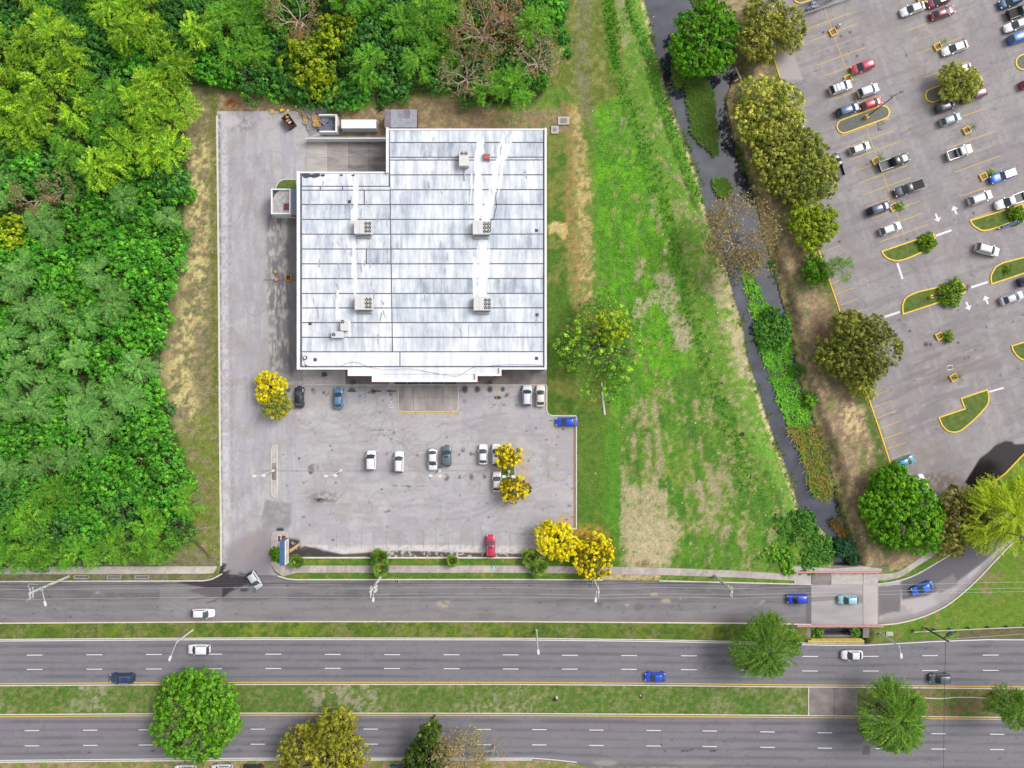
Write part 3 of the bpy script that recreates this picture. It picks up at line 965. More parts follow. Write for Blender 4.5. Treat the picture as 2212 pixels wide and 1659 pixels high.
    p.on(spot(X, Y, 1003, 867, 6, 7) * 0.6, C(134, 126, 128))
    for x, y, r in ((964, 1031, 9), (993, 1030, 4), (1018, 1030, 7), (1047, 1030, 5), (1000, 972, 6), (1017, 980, 5), (901, 981, 5), (835, 980, 4)):
        p.on(spot(X, Y, x, y, r, r * 1.3) * sstep(c, 0.3, 0.5), C(126, 116, 116))
    for x, y, w_, h_ in ((820, 929, 40, 3), (738, 895, 8, 2), (960, 916, 12, 3), (832, 1106, 12, 3), (864, 1049, 30, 2.4), (905, 1050, 20, 2.4)):
        p.on(spot(X, Y, x, y, w_, h_) * sstep(c, 0.36, 0.5) * 0.8, C(136, 128, 130))
    p.on(line_mask(X, Y, [(560, 1017), (1120, 1017)], 1.6, 3) * 0.5, C(150, 144, 148))
    p.on(spot(X, Y, 672, 892, 11, 7) + spot(X, Y, 645, 893, 6, 6), C(208, 196, 188))
    # silt along the lower kerb
    edge = rowf([(620, 1196), (660, 1180), (700, 1191), (740, 1198), (800, 1194), (860, 1190), (1000, 1194), (1180, 1198)])(X)
    p.on(((Y > 1176) & (X > 660)).astype(float) * sstep(Y - edge, -26, -8) * sstep(c, 0.2, 0.5), C(220, 212, 208))
    p.on((X > 622) * (X < 1190) * sstep(Y - edge, -3, 1) * sstep(c + 0.25 * (X < 830), 0.34, 0.46), C(96, 86, 80))
    p.on(area_mask(X, Y, ZP(1, 2, (270, 1330), (375, 1345), (385, 1440), (500, 1410), (640, 1450), (760, 1480), (760, 1504), (270, 1504)), 8) * sstep(c, 0.24, 0.4), C(72, 66, 64))
    p.on(spot(X, Y, 605, 1144, 12, 6), C(74, 68, 70))
    # sodden drive mouth
    wetm = area_mask(X, Y, [(462, 1256), (476, 1216), (490, 1218), (486, 1230), (520, 1236), (540, 1244), (552, 1256)], 6) * sstep(c, 0.16, 0.3)
    p.on(wetm, C(68, 62, 64))
    p.wet(wetm * 0.8)
    p.on(spot(X, Y, 506, 1238, 16, 10), C(150, 142, 142))
    # fallen yellow blossom
    for x, y, rx, ry in ((1228, 1128, 38, 24), (1130, 1000, 24, 46), (610, 880, 26, 34), (1120, 1060, 30, 24)):
        p.on(spot(X, Y, x, y, rx, ry) * sstep(vnoise(X, Y, 4, 111), 0.45, 0.75) * 0.75, C(220, 172, 84))
    p.on(line_mask(X, Y, [(1241, 920), (1241, 1140)], 2.4, 3) * 0.8, C(150, 108, 84))
    return p


paved('parking_lot', LOT, 2.0, 0.0, paint_lot, M['lot'])


def paint_front(X, Y):
    p = Paint(X, Y, C(134, 130, 132))
    b, c, h = fbm(X, Y, 24, 121), fbm(X, Y, 7, 122, 3), fbm(X * 0.18, Y * 2.4, 16, 123)
    p.on(sstep(h, 0.45, 0.62) * 0.8, C(112, 108, 114))
    p.on(sstep(b, 0.5, 0.66) * 0.45, C(142, 136, 138))
    bot = rowf(FR_BOT)(X)
    p.on(sstep(Y, bot - 46, bot - 40) * (1 - sstep(Y, bot - 10, bot - 4)) * 0.35, C(158, 152, 154))
    p.on(sstep(Y, bot - 9, bot - 2) * 0.6, C(164, 142, 132))
    top = rowf(FR_TOP)(X)
    p.on((1 - sstep(Y, top + 2, top + 10)) * 0.6 * sstep(c, 0.3, 0.5), C(110, 102, 100))
    wetm = area_mask(X, Y, [(380, 1257), (448, 1250), (480, 1238), (536, 1246), (544, 1256), (496, 1280), (482, 1292), (440, 1286), (404, 1276), (440, 1268), (408, 1264)], 5)
    wetm = np.clip(wetm + line_mask(X, Y, [(406, 1296), (450, 1290), (478, 1284)], 1.6, 2) + line_mask(X, Y, [(448, 1302), (468, 1295), (482, 1286)], 1.6, 2) + spot(X, Y, 528, 1274, 14, 6), 0, 1) * sstep(0.5 * c + 0.5 * h, 0.18, 0.34)
    p.on(wetm, C(68, 62, 66))
    p.wet(wetm * 0.75)
    p.on(area_mask(X, Y, [(345, 1272), (480, 1270), (480, 1330), (345, 1330)], 4) * 0.35, C(162, 156, 158))
    cracks(p, X, Y, 40, 0, 1260, 1740, 1340, 421, 0.35)
    specks(p, X, Y, 90, 0, 1262, 1740, 1338, 422, (92, 88, 92))
    wear(p, X, Y, 40, -50, 1275, 1640, 1320, 423, C(118, 114, 118), 0.3)
    for x, y, r in ((1294, 1308, 10), (1314, 1312, 7), (1380, 1312, 16), (1410, 1310, 6), (1292, 1285, 8)):
        p.on(spot(X, Y, x, y, r, r * 0.7) * sstep(c, 0.3, 0.5) * 0.8, C(120, 110, 112))
    for x, y, r in ((1415, 1284, 14), (1440, 1298, 16), (1475, 1293, 10), (1354, 1307, 9), (213, 1281, 10), (960, 1305, 26), (1645, 1300, 12)):
        p.on(spot(X, Y, x, y, r, r * 0.4) * sstep(c, 0.36, 0.5), C(182, 166, 146))
    p.on((X > 1712) * (1.0 - sstep(np.abs(X - 1748), 6, 9)) * 0.8, C(112, 108, 112))
    p.on((X > 1640) * sstep(h, 0.5, 0.6) * (Y < 1300) * 0.6, C(112, 106, 108))
    return p


front = paved('service_road', FRONT, 2.6, 0.004, paint_front, M['road'])


def paint_curve(X, Y):
    p = Paint(X, Y, C(194, 186, 186))
    b, c = fbm(X, Y, 24, 131), fbm(X, Y, 8, 132, 3)
    p.on(sstep(b, 0.45, 0.62) * 0.6, C(162, 154, 156))
    p.on(area_mask(X, Y, [(1896, 1268), (1945, 1262), (1945, 1305), (1934, 1320), (1900, 1330), (1896, 1350)], 3), C(132, 126, 130))
    p.on(area_mask(X, Y, [(1945, 1256), (1990, 1235), (2200, 1060), (2230, 1120), (2120, 1218), (2060, 1262), (2000, 1288), (1948, 1296)], 5), C(112, 108, 116))
    p.on(area_mask(X, Y, [(1905, 1292), (1944, 1298), (1944, 1322), (1905, 1322)], 3), C(126, 120, 122))
    p.on(area_mask(X, Y, [(2018, 1262), (2060, 1240), (2070, 1262), (2030, 1282)], 3), C(140, 134, 136))
    d, _, _ = nearest(X, Y, CURVE_OUT)
    p.on((1 - sstep(d, 8, 16)) * 0.7, C(146, 140, 142))
    p.on((1 - sstep(d, 2, 5)) * 0.7, C(134, 116, 88))
    return p


curve = paved('curved_slip_road', [p for p in CURVE_IN if p[0] > 1890] + [p for p in CURVE_OUT if p[0] > 1890][::-1], 3.4, 0.006, paint_curve, M['road'])


def paint_hw(topp, botp, seed):
    T, B = rowf(topp), rowf(botp)

    def f(X, Y):
        t, b_ = T(X), B(X)
        u = (Y - t) / (b_ - t)
        p = Paint(X, Y, C(132, 130, 135))
        h, h2, c = fbm(X * 0.08, Y * 2.0, 16, seed), fbm(X * 0.3, Y * 1.3, 22, seed + 1), fbm(X, Y, 6, seed + 2, 3)
        lanes = 0.5 + 0.5 * np.cos(u * 2 * math.pi * 6 + 2.4 * (h - 0.5))
        p.on(sstep(0.55 * lanes + 0.7 * h, 0.62, 1.0) * 0.75, C(102, 100, 108))
        p.on(sstep(h2, 0.5, 0.66) * 0.5, C(138, 134, 141))
        p.on((1 - sstep(u, 0.02, 0.07)) * 0.6 + sstep(u, 0.95, 0.99) * 0.6, C(116, 108, 108))
        p.on(sstep(c, 0.62, 0.7) * 0.25, C(104, 100, 108))
        specks(p, X, Y, 70, 0, float(t.min()), 2212, float(b_.max()), seed + 5, (98, 95, 102))
        wear(p, X, Y, 22, -50, float(t.min()) + 10, 2000, float(b_.max()) - 20, seed + 6, C(120, 116, 124), 0.3)
        return p
    return f


hw1 = paved('upper_highway', HW1, 3.4, 0.004, paint_hw(H1_TOP, H1_BOT, 141), M['road'])


def hw2p(X, Y):
    p = paint_hw(H2_TOP, [(-400, 1652), (0, 1646), (553, 1641), (2600, 1668)], 151)(X, Y)
    c = fbm(X, Y, 8, 155, 3)
    p.on(spot(X, Y, 1308, 1648, 36, 8) + spot(X, Y, 1500, 1648, 80, 7) * 0.5, C(158, 152, 150))
    for x, y, r in ((1428, 1608, 3), (1434, 1622, 6), (1480, 1622, 12), (1494, 1620, 6), (1540, 1622, 10), (1566, 1602, 3), (660, 1640, 4), (195, 1625, 6), (330, 1622, 7), (1190, 1625, 6)):
        p.on(spot(X, Y, x, y, r, 2.6) * sstep(c, 0.3, 0.5), C(70, 68, 78))
    p.on(area_mask(X, Y, [(1866, 1611), (1880, 1611), (1878, 1632), (1862, 1630)], 2), C(104, 100, 106))
    p.on(spot(X, Y, 1780, 1592, 60, 14) * 0.5, C(108, 105, 115))
    return p


hw2 = paved('lower_highway', HW2, 3.4, 0.004, hw2p, M['road'])


def paint_mall(X, Y):
    p = Paint(X, Y, C(168, 162, 161))
    cA, sA = math.cos(math.radians(20)), math.sin(math.radians(20))
    U, V_ = X * cA - Y * sA, X * sA + Y * cA
    a, b, c = fbm(X, Y, 80, 161), fbm(X, Y, 18, 162), fbm(X, Y, 7, 163, 3)
    h, v = fbm(U * 0.25, V_ * 1.8, 20, 164), fbm(U * 1.8, V_ * 0.25, 22, 165)
    p.on(sstep(a, 0.4, 0.62) * 0.7, C(156, 148, 151))
    p.on(sstep(v, 0.5, 0.64) * 0.5, C(180, 172, 173))
    p.on(sstep(h, 0.54, 0.66) * 0.5, C(142, 135, 140))
    p.on(sstep(c, 0.6, 0.7) * 0.3, C(134, 127, 132))
    cracks(p, X, Y, 70, 1760, 0, 2212, 1000, 411, 0.4, 80)
    wear(p, X, Y, 26, 1900, 520, 2200, 900, 412, C(138, 132, 136), 0.3)
    specks(p, X, Y, 160, 1740, 0, 2212, 960, 413, (98, 92, 98))
    p.on(sstep(fbm(X, Y, 40, 414), 0.54, 0.66) * 0.4, C(150, 142, 138))
    p.on(sstep(fbm(X, Y, 4, 415, 2), 0.58, 0.72) * 0.22, C(130, 125, 128))
    d, _, _ = nearest(X, Y, MALL_EDGE)
    p.on((1 - sstep(d, 4, 46)) * sstep(b, 0.35, 0.6) * 0.7, C(176, 166, 156))
    p.on((1 - sstep(d, 2, 9)) * sstep(c, 0.3, 0.5) * 0.7, C(140, 126, 108))
    p.on(area_mask(X, Y, ZP(3, 0, (70, 430), (230, 480), (300, 690), (110, 690), (40, 480)), 5) * 0.9, C(186, 178, 172))
    p.on(area_mask(X, Y, [(1950, 735), (2100, 720), (2150, 800), (2080, 830), (1960, 850)], 50) * sstep(h, 0.44, 0.58) * 0.6, C(138, 128, 124))
    p.on(area_mask(X, Y, [(1905, 880), (2000, 940), (2060, 980), (2010, 1060), (1950, 1040)], 50) * 0.5 * sstep(b, 0.35, 0.6), C(146, 134, 126))
    p.on(spot(X, Y, 2030, 1038, 56, 24) * sstep(c, 0.25, 0.5) * 0.8, C(126, 110, 98))
    p.on(spot(X, Y, 2010, 880, 130, 60) * sstep(h, 0.5, 0.62) * 0.5, C(140, 132, 132))
    for x, y, r in ((2010, 744, 5), (2070, 740, 4), (2084, 775, 3), (2092, 772, 3), (2131, 707, 3), (2000, 744, 7), (1851, 121, 4), (2080, 85, 3), (1958, 120, 3), (1778, 70, 4), (1816, 78, 4), (1813, 522, 4), (2103, 461, 4), (1966, 715, 4)):
        p.on(spot(X, Y, x, y, r), C(92, 86, 92))
    pud = area_mask(X, Y, ZP(3, 2, (1700, 850), (1780, 720), (1830, 640), (1900, 590), (1960, 530), (2050, 490), (2110, 495), (2130, 520), (2212, 515), (2300, 500), (2260, 590), (2080, 760), (1960, 900), (1800, 960)), 4)
    p.on(pud, C(40, 36, 38))
    p.wet(pud)
    return p


mall = paved('mall_parking_lot', MALL, 2.6, 0.0, paint_mall, M['lot'])


# ---- pavements
def paint_pave(seed, base, dark):
    def f(X, Y):
        p = Paint(X, Y, C(*base))
        b, c = fbm(X, Y, 20, seed), fbm(X, Y, 6, seed + 1, 3)
        p.on(sstep(b, 0.42, 0.62) * 0.8, C(*dark))
        p.on(sstep(c, 0.6, 0.7) * 0.4, C(150, 138, 128))
        p.on(sstep(fbm(X * 2.4, Y * 0.5, 9, seed + 2, 3), 0.58, 0.66) * 0.5, C(220, 208, 188))
        return p
    return f


M['pave'] = attr_mat('footpath_concrete', 4.0, 0.08, 0.1)


def prism_paved(name, poly, top, cell, painter):
    o = paved(name, poly, cell, top, painter, M['pave'])
    MB().prism([W(x, y) for x, y in poly], -0.1, top - 0.004).build('slab_edge', M['concrete'], o)
    return o


prism_paved('footpath', SIDE_L, 0.12, 4.0, paint_pave(171, (212, 203, 194), (192, 182, 174)))
prism_paved('footpath', SIDE_R, 0.12, 4.0, paint_pave(175, (196, 184, 180), (172, 160, 158)))
prism_paved('footpath', SIDE_E, 0.12, 4.0, paint_pave(179, (204, 194, 184), (180, 170, 162)))

# ---- kerbs
kerb([(469, 250), (473, 620), (475, 900), (478, 1222)], 0.34, 0.16)
kerb([(-400, 1258), (0, 1256), (440, 1254.5), (458, 1251), (472, 1244), (480, 1239)], 0.22)
kerb([(600, 1244), (622, 1250.5), (640, 1252), (1106, 1251.5), (1302, 1252.5)], 0.22)
kerb([(1424, 1254.5), (1660, 1260), (1752, 1262.5)], 0.22)
kerb(FR_BOT, 0.22)
kerb([(x, y + 0.5) for x, y in H1_TOP if x < 1900], 0.18)
kerb(H1_BOT, 0.18)
kerb([(x, y - 0.5) for x, y in H2_TOP], 0.18)
kerb([(x, y) for x, y in H2_BOT if x < 1160], 0.22)
kerb([(625, 1204.5), (1106, 1204.5), (1178, 1204.5)], 0.30)
kerb([(1181, 833), (1181, 886), (1184, 894), (1192, 898), (1245, 898)], 0.24)
kerb([(1245, 899), (1245, 1142), (1207, 1142)], 0.24)
kerb([p for p in CURVE_IN if 1890 < p[0] < 2080], 0.2)
kerb([p for p in CURVE_OUT if p[0] > 1890], 0.24)
kerb(smooth_line(ZP(1, 0, (170, 1630), (180, 1600), (205, 1568), (250, 1552), (345, 1552)), 4), 0.16, 0.16)
for a, b in ((0, 4), (4, 8), (8, 11), (11, 14)):
    kerb(MALL_EDGE[a:b + 1] if b < 14 else MALL_EDGE[a:], 0.24, 0.14, 'kerb_yellow')
kerb([(2330, 880), (2212, 979.5), (2169, 1024.5), (2130, 1052)], 0.28, 0.14, 'kerb_yellow')
MB().prism([W(*p) for p in ZP(1, 0, (178, 1632), (188, 1600), (212, 1572), (255, 1556), (345, 1556), (345, 1632))], -0.1, 0.1).build('grass_patch', M['turf'])['kind'] = 'structure'


# ---- painted markings: each dash is a piece of its road
def dash(parent, pts, w=0.16, mat='line_white', z=0.009, name='lane_dash'):
    mb = MB()
    for i in range(len(pts) - 1):
        (x0, y0), (x1, y1) = W(*pts[i]), W(*pts[i + 1])
        L = math.hypot(x1 - x0, y1 - y0)
        nx_, ny_ = -(y1 - y0) / L * w / 2, (x1 - x0) / L * w / 2
        mb.add([(x0 + nx_, y0 + ny_, z), (x0 - nx_, y0 - ny_, z), (x1 - nx_, y1 - ny_, z), (x1 + nx_, y1 + ny_, z)], [(0, 1, 2, 3)])
    return mb.build(name, M[mat], parent)


for rowpts in ([(0, 1416), (75, 1415), (462, 1413), (590, 1413), (719, 1413.5), (847, 1414), (1103, 1414.5), (1231, 1415.5), (1488, 1416.5), (1750, 1418), (1881, 1418), (2009, 1416), (2140, 1415), (2260, 1415)],
               [(0, 1446), (75, 1446), (462, 1444.5), (590, 1444), (719, 1443.7), (847, 1444), (1103, 1445), (1231, 1445.3), (1488, 1446.5), (1750, 1449.5), (1881, 1449.5), (2009, 1448.3), (2140, 1448), (2260, 1448)]):
    ff = rowf(rowpts)
    for x in (-54, 75, 204, 332.5, 462.5, 590.5, 719, 847, 975.5, 1103, 1231, 1359, 1488, 1618, 1750, 1881, 2009, 2140, 2268):
        dash(hw1, [(x - 17, ff(x - 17)), (x + 17, ff(x + 17))])
for rowpts in ([(0, 1579), (69, 1578), (557, 1575), (801, 1574.8), (1165, 1576), (1533, 1579), (1782, 1583), (2154, 1586), (2260, 1587)],
               [(0, 1612), (69, 1611), (557, 1607.5), (801, 1607.3), (1165, 1609), (1533, 1612.5), (1782, 1616), (2154, 1619), (2260, 1620)]):
    ff = rowf(rowpts)
    for x in (-54, 69, 195, 315, 436, 557, 679, 801, 923, 1045, 1165, 1288, 1412, 1533, 1658, 1782, 1903, 2027.5, 2154, 2278):
        dash(hw2, [(x - 15.5, ff(x - 15.5)), (x + 15.5, ff(x + 15.5))])
dash(hw1, [(x, y + 4.2) for x, y in H1_TOP], 0.18, name='edge_line')
dash(hw1, [(x, y - 4.0) for x, y in H1_BOT], 0.2, 'line_yellow', name='edge_line')
dash(hw2, [(x, y + 4.2) for x, y in H2_TOP], 0.2, 'line_yellow', name='edge_line')
dash(hw2, [(x, y - 3.4) for x, y in H2_BOT if x < 1250], 0.16, name='edge_line')

CA, SA = math.cos(math.radians(20)), math.sin(math.radians(20))
isl_skip = lambda y, a, b: a < y < b
spA = lambda y: 1781.5 + 0.352 * (y - 19)
for k in range(19):
    y = 45 + 25.5 * k
    if 236 < y < 262:
        continue
    hl = 55 if y > 40 else 45
    dash(mall, [(spA(y) - hl * CA, y + hl * SA), (spA(y) + hl * CA, y - hl * SA)], 0.11, 'line_faded' if k % 3 == 2 and y < 290 else 'line_yellow', name='bay_line')
dash(mall, [(spA(19), 19), (spA(62), 62)], 0.11, 'line_yellow', name='bay_line')
dash(mall, [(spA(80), 80), (spA(160), 160)], 0.11, 'line_yellow', name='bay_line')
dash(mall, [(spA(180), 180), (spA(226), 226)], 0.11, 'line_yellow', name='bay_line')
dash(mall, [(spA(278), 278), (spA(338), 338)], 0.11, 'line_yellow', name='bay_line')
dash(mall, [(spA(360), 360), (spA(438), 438)], 0.11, 'line_yellow', name='bay_line')
dash(mall, [(spA(458), 458), (spA(508), 508)], 0.11, 'line_yellow', name='bay_line')
spB = lambda y: 2018 + 0.336 * (y - 74)
for k in range(17):
    y = 48 + 25.5 * k
    if 158 < y < 210:
        continue
    hl = 52
    dash(mall, [(spB(y) - hl * CA, y + hl * SA), (spB(y) + hl * CA, y - hl * SA)], 0.11, 'line_faded' if k % 2 else 'line_yellow', name='bay_line')
for a, b in ((60, 92), (112, 152), (215, 268), (296, 372), (390, 450)):
    dash(mall, [(spB(a), a), (spB(b), b)], 0.1, 'line_faded', name='bay_line')
edgef = rowf([(y, x) for x, y in MALL_EDGE])
for y in (435, 457, 479, 520, 545, 612, 636, 660, 684, 706, 858, 880, 903, 925, 948, 970, 992, 1016):
    x = float(edgef(y)) + 3
    dash(mall, [(x, y), (x + 42, y - 15)], 0.1, 'line_yellow', name='bay_line')
for a, b in (((1450, 378), (1585, 330)), ((1118, 615), (1163, 752)), ((1755, 825), (1900, 777)), ((1005, 1080), (1140, 1035))):
    dash(mall, ZP(3, 1, a, b), 0.42, name='stop_line')
dash(mall, ZP(3, 2, (1910, 68), (2035, 33)), 0.34, name='stop_line')
dash(mall, ZP(3, 1, (1395, 990), (1425, 1085)), 0.1, 'line_faded', name='bay_line')


def arrow(x, y, ang):
    mb = MB()
    wx, wy = W(x, y)
    c, s = math.cos(ang), math.sin(ang)
    P = [(-0.9, -0.2), (0.1, -0.2), (0.1, -0.75), (0.95, 0), (0.1, 0.75), (0.1, 0.2), (-0.9, 0.2)]
    Q = [(wx + a * c - b * s, wy + a * s + b * c, 0.009) for a, b in P]
    mb.add(Q, [(0, 1, 5, 6), (2, 3, 4)])
    mb.build('arrow_marking', M['line_white'], mall)


for x, y, d in ((1462, 222, 1), (1615, 157, 0), (1887, 933, 0), (1727, 985, 1)):
    px, py = Z(3, 1, x, y)
    arrow(px, py, math.radians(112 if not d else -68))
LOTO = bpy.data.objects['parking_lot']
for x in (1019, 1045, 1073, 1101, 1126, 1152):
    dash(LOTO, [(x, 833), (x, 848)], 0.1, 'line_yellow', 0.006, 'bay_line')
    dash(LOTO, [(x, 848), (x, 870)], 0.1, 'line_faded', 0.006, 'bay_line')
for x in np.arange(727, 1110, 26.8):
    dash(LOTO, [(x, 1146), (x, 1185)], 0.12, 'line_ghost', 0.006, 'bay_line')
for y in (925, 952, 979, 1006, 1033, 1060, 1087, 1114):
    dash(LOTO, [(1182, y), (1240, y)], 0.1, 'line_faded', 0.006, 'bay_line')
dash(LOTO, [(950, 1026), (950, 1036)], 0.12, 'line_yellow', 0.006, 'bay_line')
for x0, x1, y0, y1 in ((775, 790, 832, 872), (816, 832, 832, 855)):
    dash(LOTO, [(x0, y1), (x0, y0), (x1, y0), (x1, y1)], 0.12, 'line_teal', 0.006, 'access_hatch')
    yy = y0 + 8
    while yy < y1 + 2:
        dash(LOTO, [(x0, yy), (x1, yy - 7)], 0.12, 'line_teal', 0.006, 'access_hatch')
        yy += 8
for i, x in enumerate(np.arange(864, 992, 11)):
    dash(LOTO, [(x, 891), (x - (i % 3), 893.5 + 3.5 * ((i * 7) % 3))], 0.2, 'line_faded' if i % 2 else 'line_yellow', 0.006, 'kerb_paint')
dash(LOTO, [(860, 890.6), (992, 890.6)], 0.2, 'line_yellow', 0.006, 'kerb_paint')
# wheelchair symbol
wx, wy = W(845, 876)
mb = MB()
for k in range(10):
    a0, a1 = math.radians(150 + k * 24), math.radians(150 + k * 24 + 25)
    mb.add([(wx + r * math.cos(a), wy + r * math.sin(a), 0.006) for r, a in ((0.34, a0), (0.48, a0), (0.48, a1), (0.34, a1))], [(0, 1, 2, 3)])
for (a, b, c_, d_) in ((-0.08, 0.1, 0.06, 0.62), (-0.08, 0.05, 0.40, 0.17), (0.30, -0.35, 0.42, 0.1), (0.36, -0.42, 0.62, -0.32), (-0.08, 0.38, 0.28, 0.48), (-0.12, 0.7, 0.1, 0.92)):
    mb.add([(wx + a, wy + b, 0.006), (wx + c_, wy + b, 0.006), (wx + c_, wy + d_, 0.006), (wx + a, wy + d_, 0.006)], [(0, 1, 2, 3)])
mb.build('wheelchair_symbol', M['line_white'], LOTO)

# ---- slab crossing of the wide verge
t = tag(obj('median_crossing', None), kind='structure')
for i, (a, b) in enumerate(((1748, 1801), (1802, 1852))):
    MB().prism([W(a, 1485.5), W(b, 1486), W(b, 1547), W(a, 1546)], -0.1, 0.07).build('slab', M['concrete_dark'], t)
kerb([(1990, 1507), (2030, 1509), (2068, 1506), (2100, 1506), (2130, 1508)], 0.16, 0.1)
kerb([(1746.5, 1484), (1746.5, 1546)], 0.2, 0.09)

# ================================================================== BUILDINGS AND STRUCTURES
def poly_w(pts, h):
    return [W(x, y, h) for x, y in pts]


def rect_w(x0, y0, x1, y1, h):
    return poly_w([(x0, y1), (x1, y1), (x1, y0), (x0, y0)], h)


RH = 6.0


def sheet_mat(name, hi, lo, seed):
    """sun bleached roof sheet: brush streaks, broad grime and a few rusty smudges"""
    m, n, l, b_ = new_mat(name)
    geo = n.new('ShaderNodeNewGeometry')

    def noise(scale, stretch, off):
        mp = n.new('ShaderNodeMapping')
        mp.inputs['Scale'].default_value = stretch
        mp.inputs['Location'].default_value = (off, off * 2, 0)
        nz = n.new('ShaderNodeTexNoise')
        nz.inputs['Scale'].default_value = scale
        nz.inputs['Detail'].default_value = 7
        nz.inputs['Roughness'].default_value = 0.68
        l.new(geo.outputs['Position'], mp.inputs['Vector'])
        l.new(mp.outputs[0], nz.inputs['Vector'])
        return nz.outputs['Fac']

    A, B = noise(1.1, (1.0, 0.13, 1.0), seed), noise(0.16, (1.0, 0.8, 1.0), seed + 7)
    ma = n.new('ShaderNodeMath')
    ma.operation = 'MULTIPLY_ADD'
    ma.inputs[1].default_value = 0.62
    l.new(A, ma.inputs[0])
    mb_ = n.new('ShaderNodeMath')
    mb_.operation = 'MULTIPLY'
    mb_.inputs[1].default_value = 0.5
    l.new(B, mb_.inputs[0])
    l.new(mb_.outputs[0], ma.inputs[2])
    rp = n.new('ShaderNodeValToRGB')
    rp.color_ramp.elements[0].position = 0.44
    rp.color_ramp.elements[0].color = (*C(*lo), 1)
    rp.color_ramp.elements[1].position = 0.66
    rp.color_ramp.elements[1].color = (*C(*hi), 1)
    l.new(ma.outputs[0], rp.inputs['Fac'])
    l.new(rp.outputs[0], b_.inputs['Base Color'])
    b_.inputs['Roughness'].default_value = 0.75
    return m


PANELS = [sheet_mat('roof_sheet_%s' % n, c1, c2, i * 3.1) for i, (n, c1, c2) in enumerate((('cool', (242, 246, 251), (172, 182, 198)), ('grey', (234, 239, 246), (158, 168, 184)), ('pale', (250, 251, 253), (184, 193, 208)), ('white', (255, 255, 255), (222, 226, 233))))]
M['coating'] = plain('white_roof_coating', C(254, 254, 255), 0.7, var=0.0, c2=C(232, 235, 241), scale=0.8, stretch=(1.0, 0.3, 1.0))
store = thing('store_building', 'large flat roofed white store with dark seamed pale roof sheets', 'building')
OUT = [(643, 371), (835, 371), (835, 278), (1181, 278), (1181, 797), (1083, 797), (1083, 812), (1031, 812), (1031, 825), (804, 825), (804, 812), (752, 812), (752, 797), (643, 797)]
MB().prism(poly_w(OUT, RH), -0.1, RH - 0.02).build('wall', M['white_wall'], store)
ins = [(645, 373), (837, 373), (837, 280), (1179, 280), (1179, 795), (1081, 795), (1081, 810), (1029, 810), (1029, 823), (806, 823), (806, 810), (754, 810), (754, 795), (645, 795)]
MB().prism(poly_w(ins, RH), RH - 0.02, RH).build('roof', M['roof_dark'], store)


def parapet(pts, h, w=0.42):
    ribbon(MB(), pts, w, RH - 0.3, RH + h, h=RH + 0.2).build('parapet', M['white_wall'], store)


parapet([(645.2, 798.5), (645.2, 371)], 0.75)
parapet([(647.5, 372.2), (833, 372.2)], 0.16, 0.3)
parapet([(837.2, 374.5), (837.2, 277)], 0.7)
parapet([(839.5, 279.2), (1176, 279.2)], 0.16, 0.3)
parapet([(1178.6, 277), (1178.6, 798.5)], 0.4)
parapet([(1176.2, 796), (1080.8, 796), (1080.8, 809.8), (1029, 809.8), (1029, 822.8), (806, 822.8), (806, 809.8), (754, 809.8), (754, 796), (647.6, 796)], 0.45, 0.40)
RS = [280.6, 308, 340, 346, 378, 410, 442, 474, 506, 538, 570, 602, 634, 665.3, 697, 728.7, 760]
vx = lambda y: 842.3 + (y - 400) * 0.0155
prng = random.Random(4)


def panel(x0, y0, x1, y1, kind=None, gap=1.2):
    if kind is None:
        kind = prng.choice([0, 0, 1, 2, 2])
    sl = 0.3 if x1 > 900 else 0.0
    P = [(x0 + gap, y1 - gap), (x1 - gap, y1 - gap - sl), (x1 - gap, y0 + gap - sl), (x0 + gap, y0 + gap)]
    MB().prism(poly_w(P, RH), RH - 0.005, RH + 0.05).build('roof_panel', PANELS[kind], store)


for i in range(len(RS) - 1):
    y0, y1 = RS[i], RS[i + 1]
    yb = (y0 + y1) / 2
    kind = None if y0 < 720 else 2
    x0 = 841 if y1 < 372 else vx(yb)
    panel(x0, y0, 1174.6, y1, kind)
panel(651.5, 373.8, 840.5, 402.5, 2)
LS = [402.5, 411] + RS[6:]
for i in range(len(LS) - 1):
    y0, y1 = LS[i], LS[i + 1]
    cuts = [651.5, vx((y0 + y1) / 2)]
    if i == 0:
        cuts = [651.5, 692, 740, 846 - 3]
    elif abs(y0 - 411) < 1:
        cuts = [651.5, 787, cuts[1]]
    elif abs(y0 - 538) < 1:
        cuts = [651.5, 791.5, cuts[1]]
    for a, b in zip(cuts[:-1], cuts[1:]):
        panel(a, y0, b, y1, 2 if prng.random() < 0.55 else (3 if y0 > 720 else None))
panel(651.5, 760, 864, 791.8, 3)
panel(864, 760, 1174.6, 791.8, 3)
MB().prism(poly_w([(757, 808), (1078, 808), (1078, 793.4), (757, 793.4)], RH), RH - 0.005, RH + 0.05).build('roof_panel', PANELS[3], store)
MB().prism(poly_w([(809, 821), (1026, 821), (1026, 808.6), (809, 808.6)], RH), RH - 0.005, RH + 0.05).build('roof_panel', PANELS[3], store)


def blob(pts, h, amp, seed, n=5, closed=True):
    """an outline with small irregularities"""
    q = smooth_line(pts, n, closed)
    r = random.Random(seed)
    return [W(x + r.uniform(-amp, amp), y + r.uniform(-amp, amp), h) for x, y in q]


cr_ = random.Random(31)
sk_z = [0.0]
COATS0 = COATS = MB()


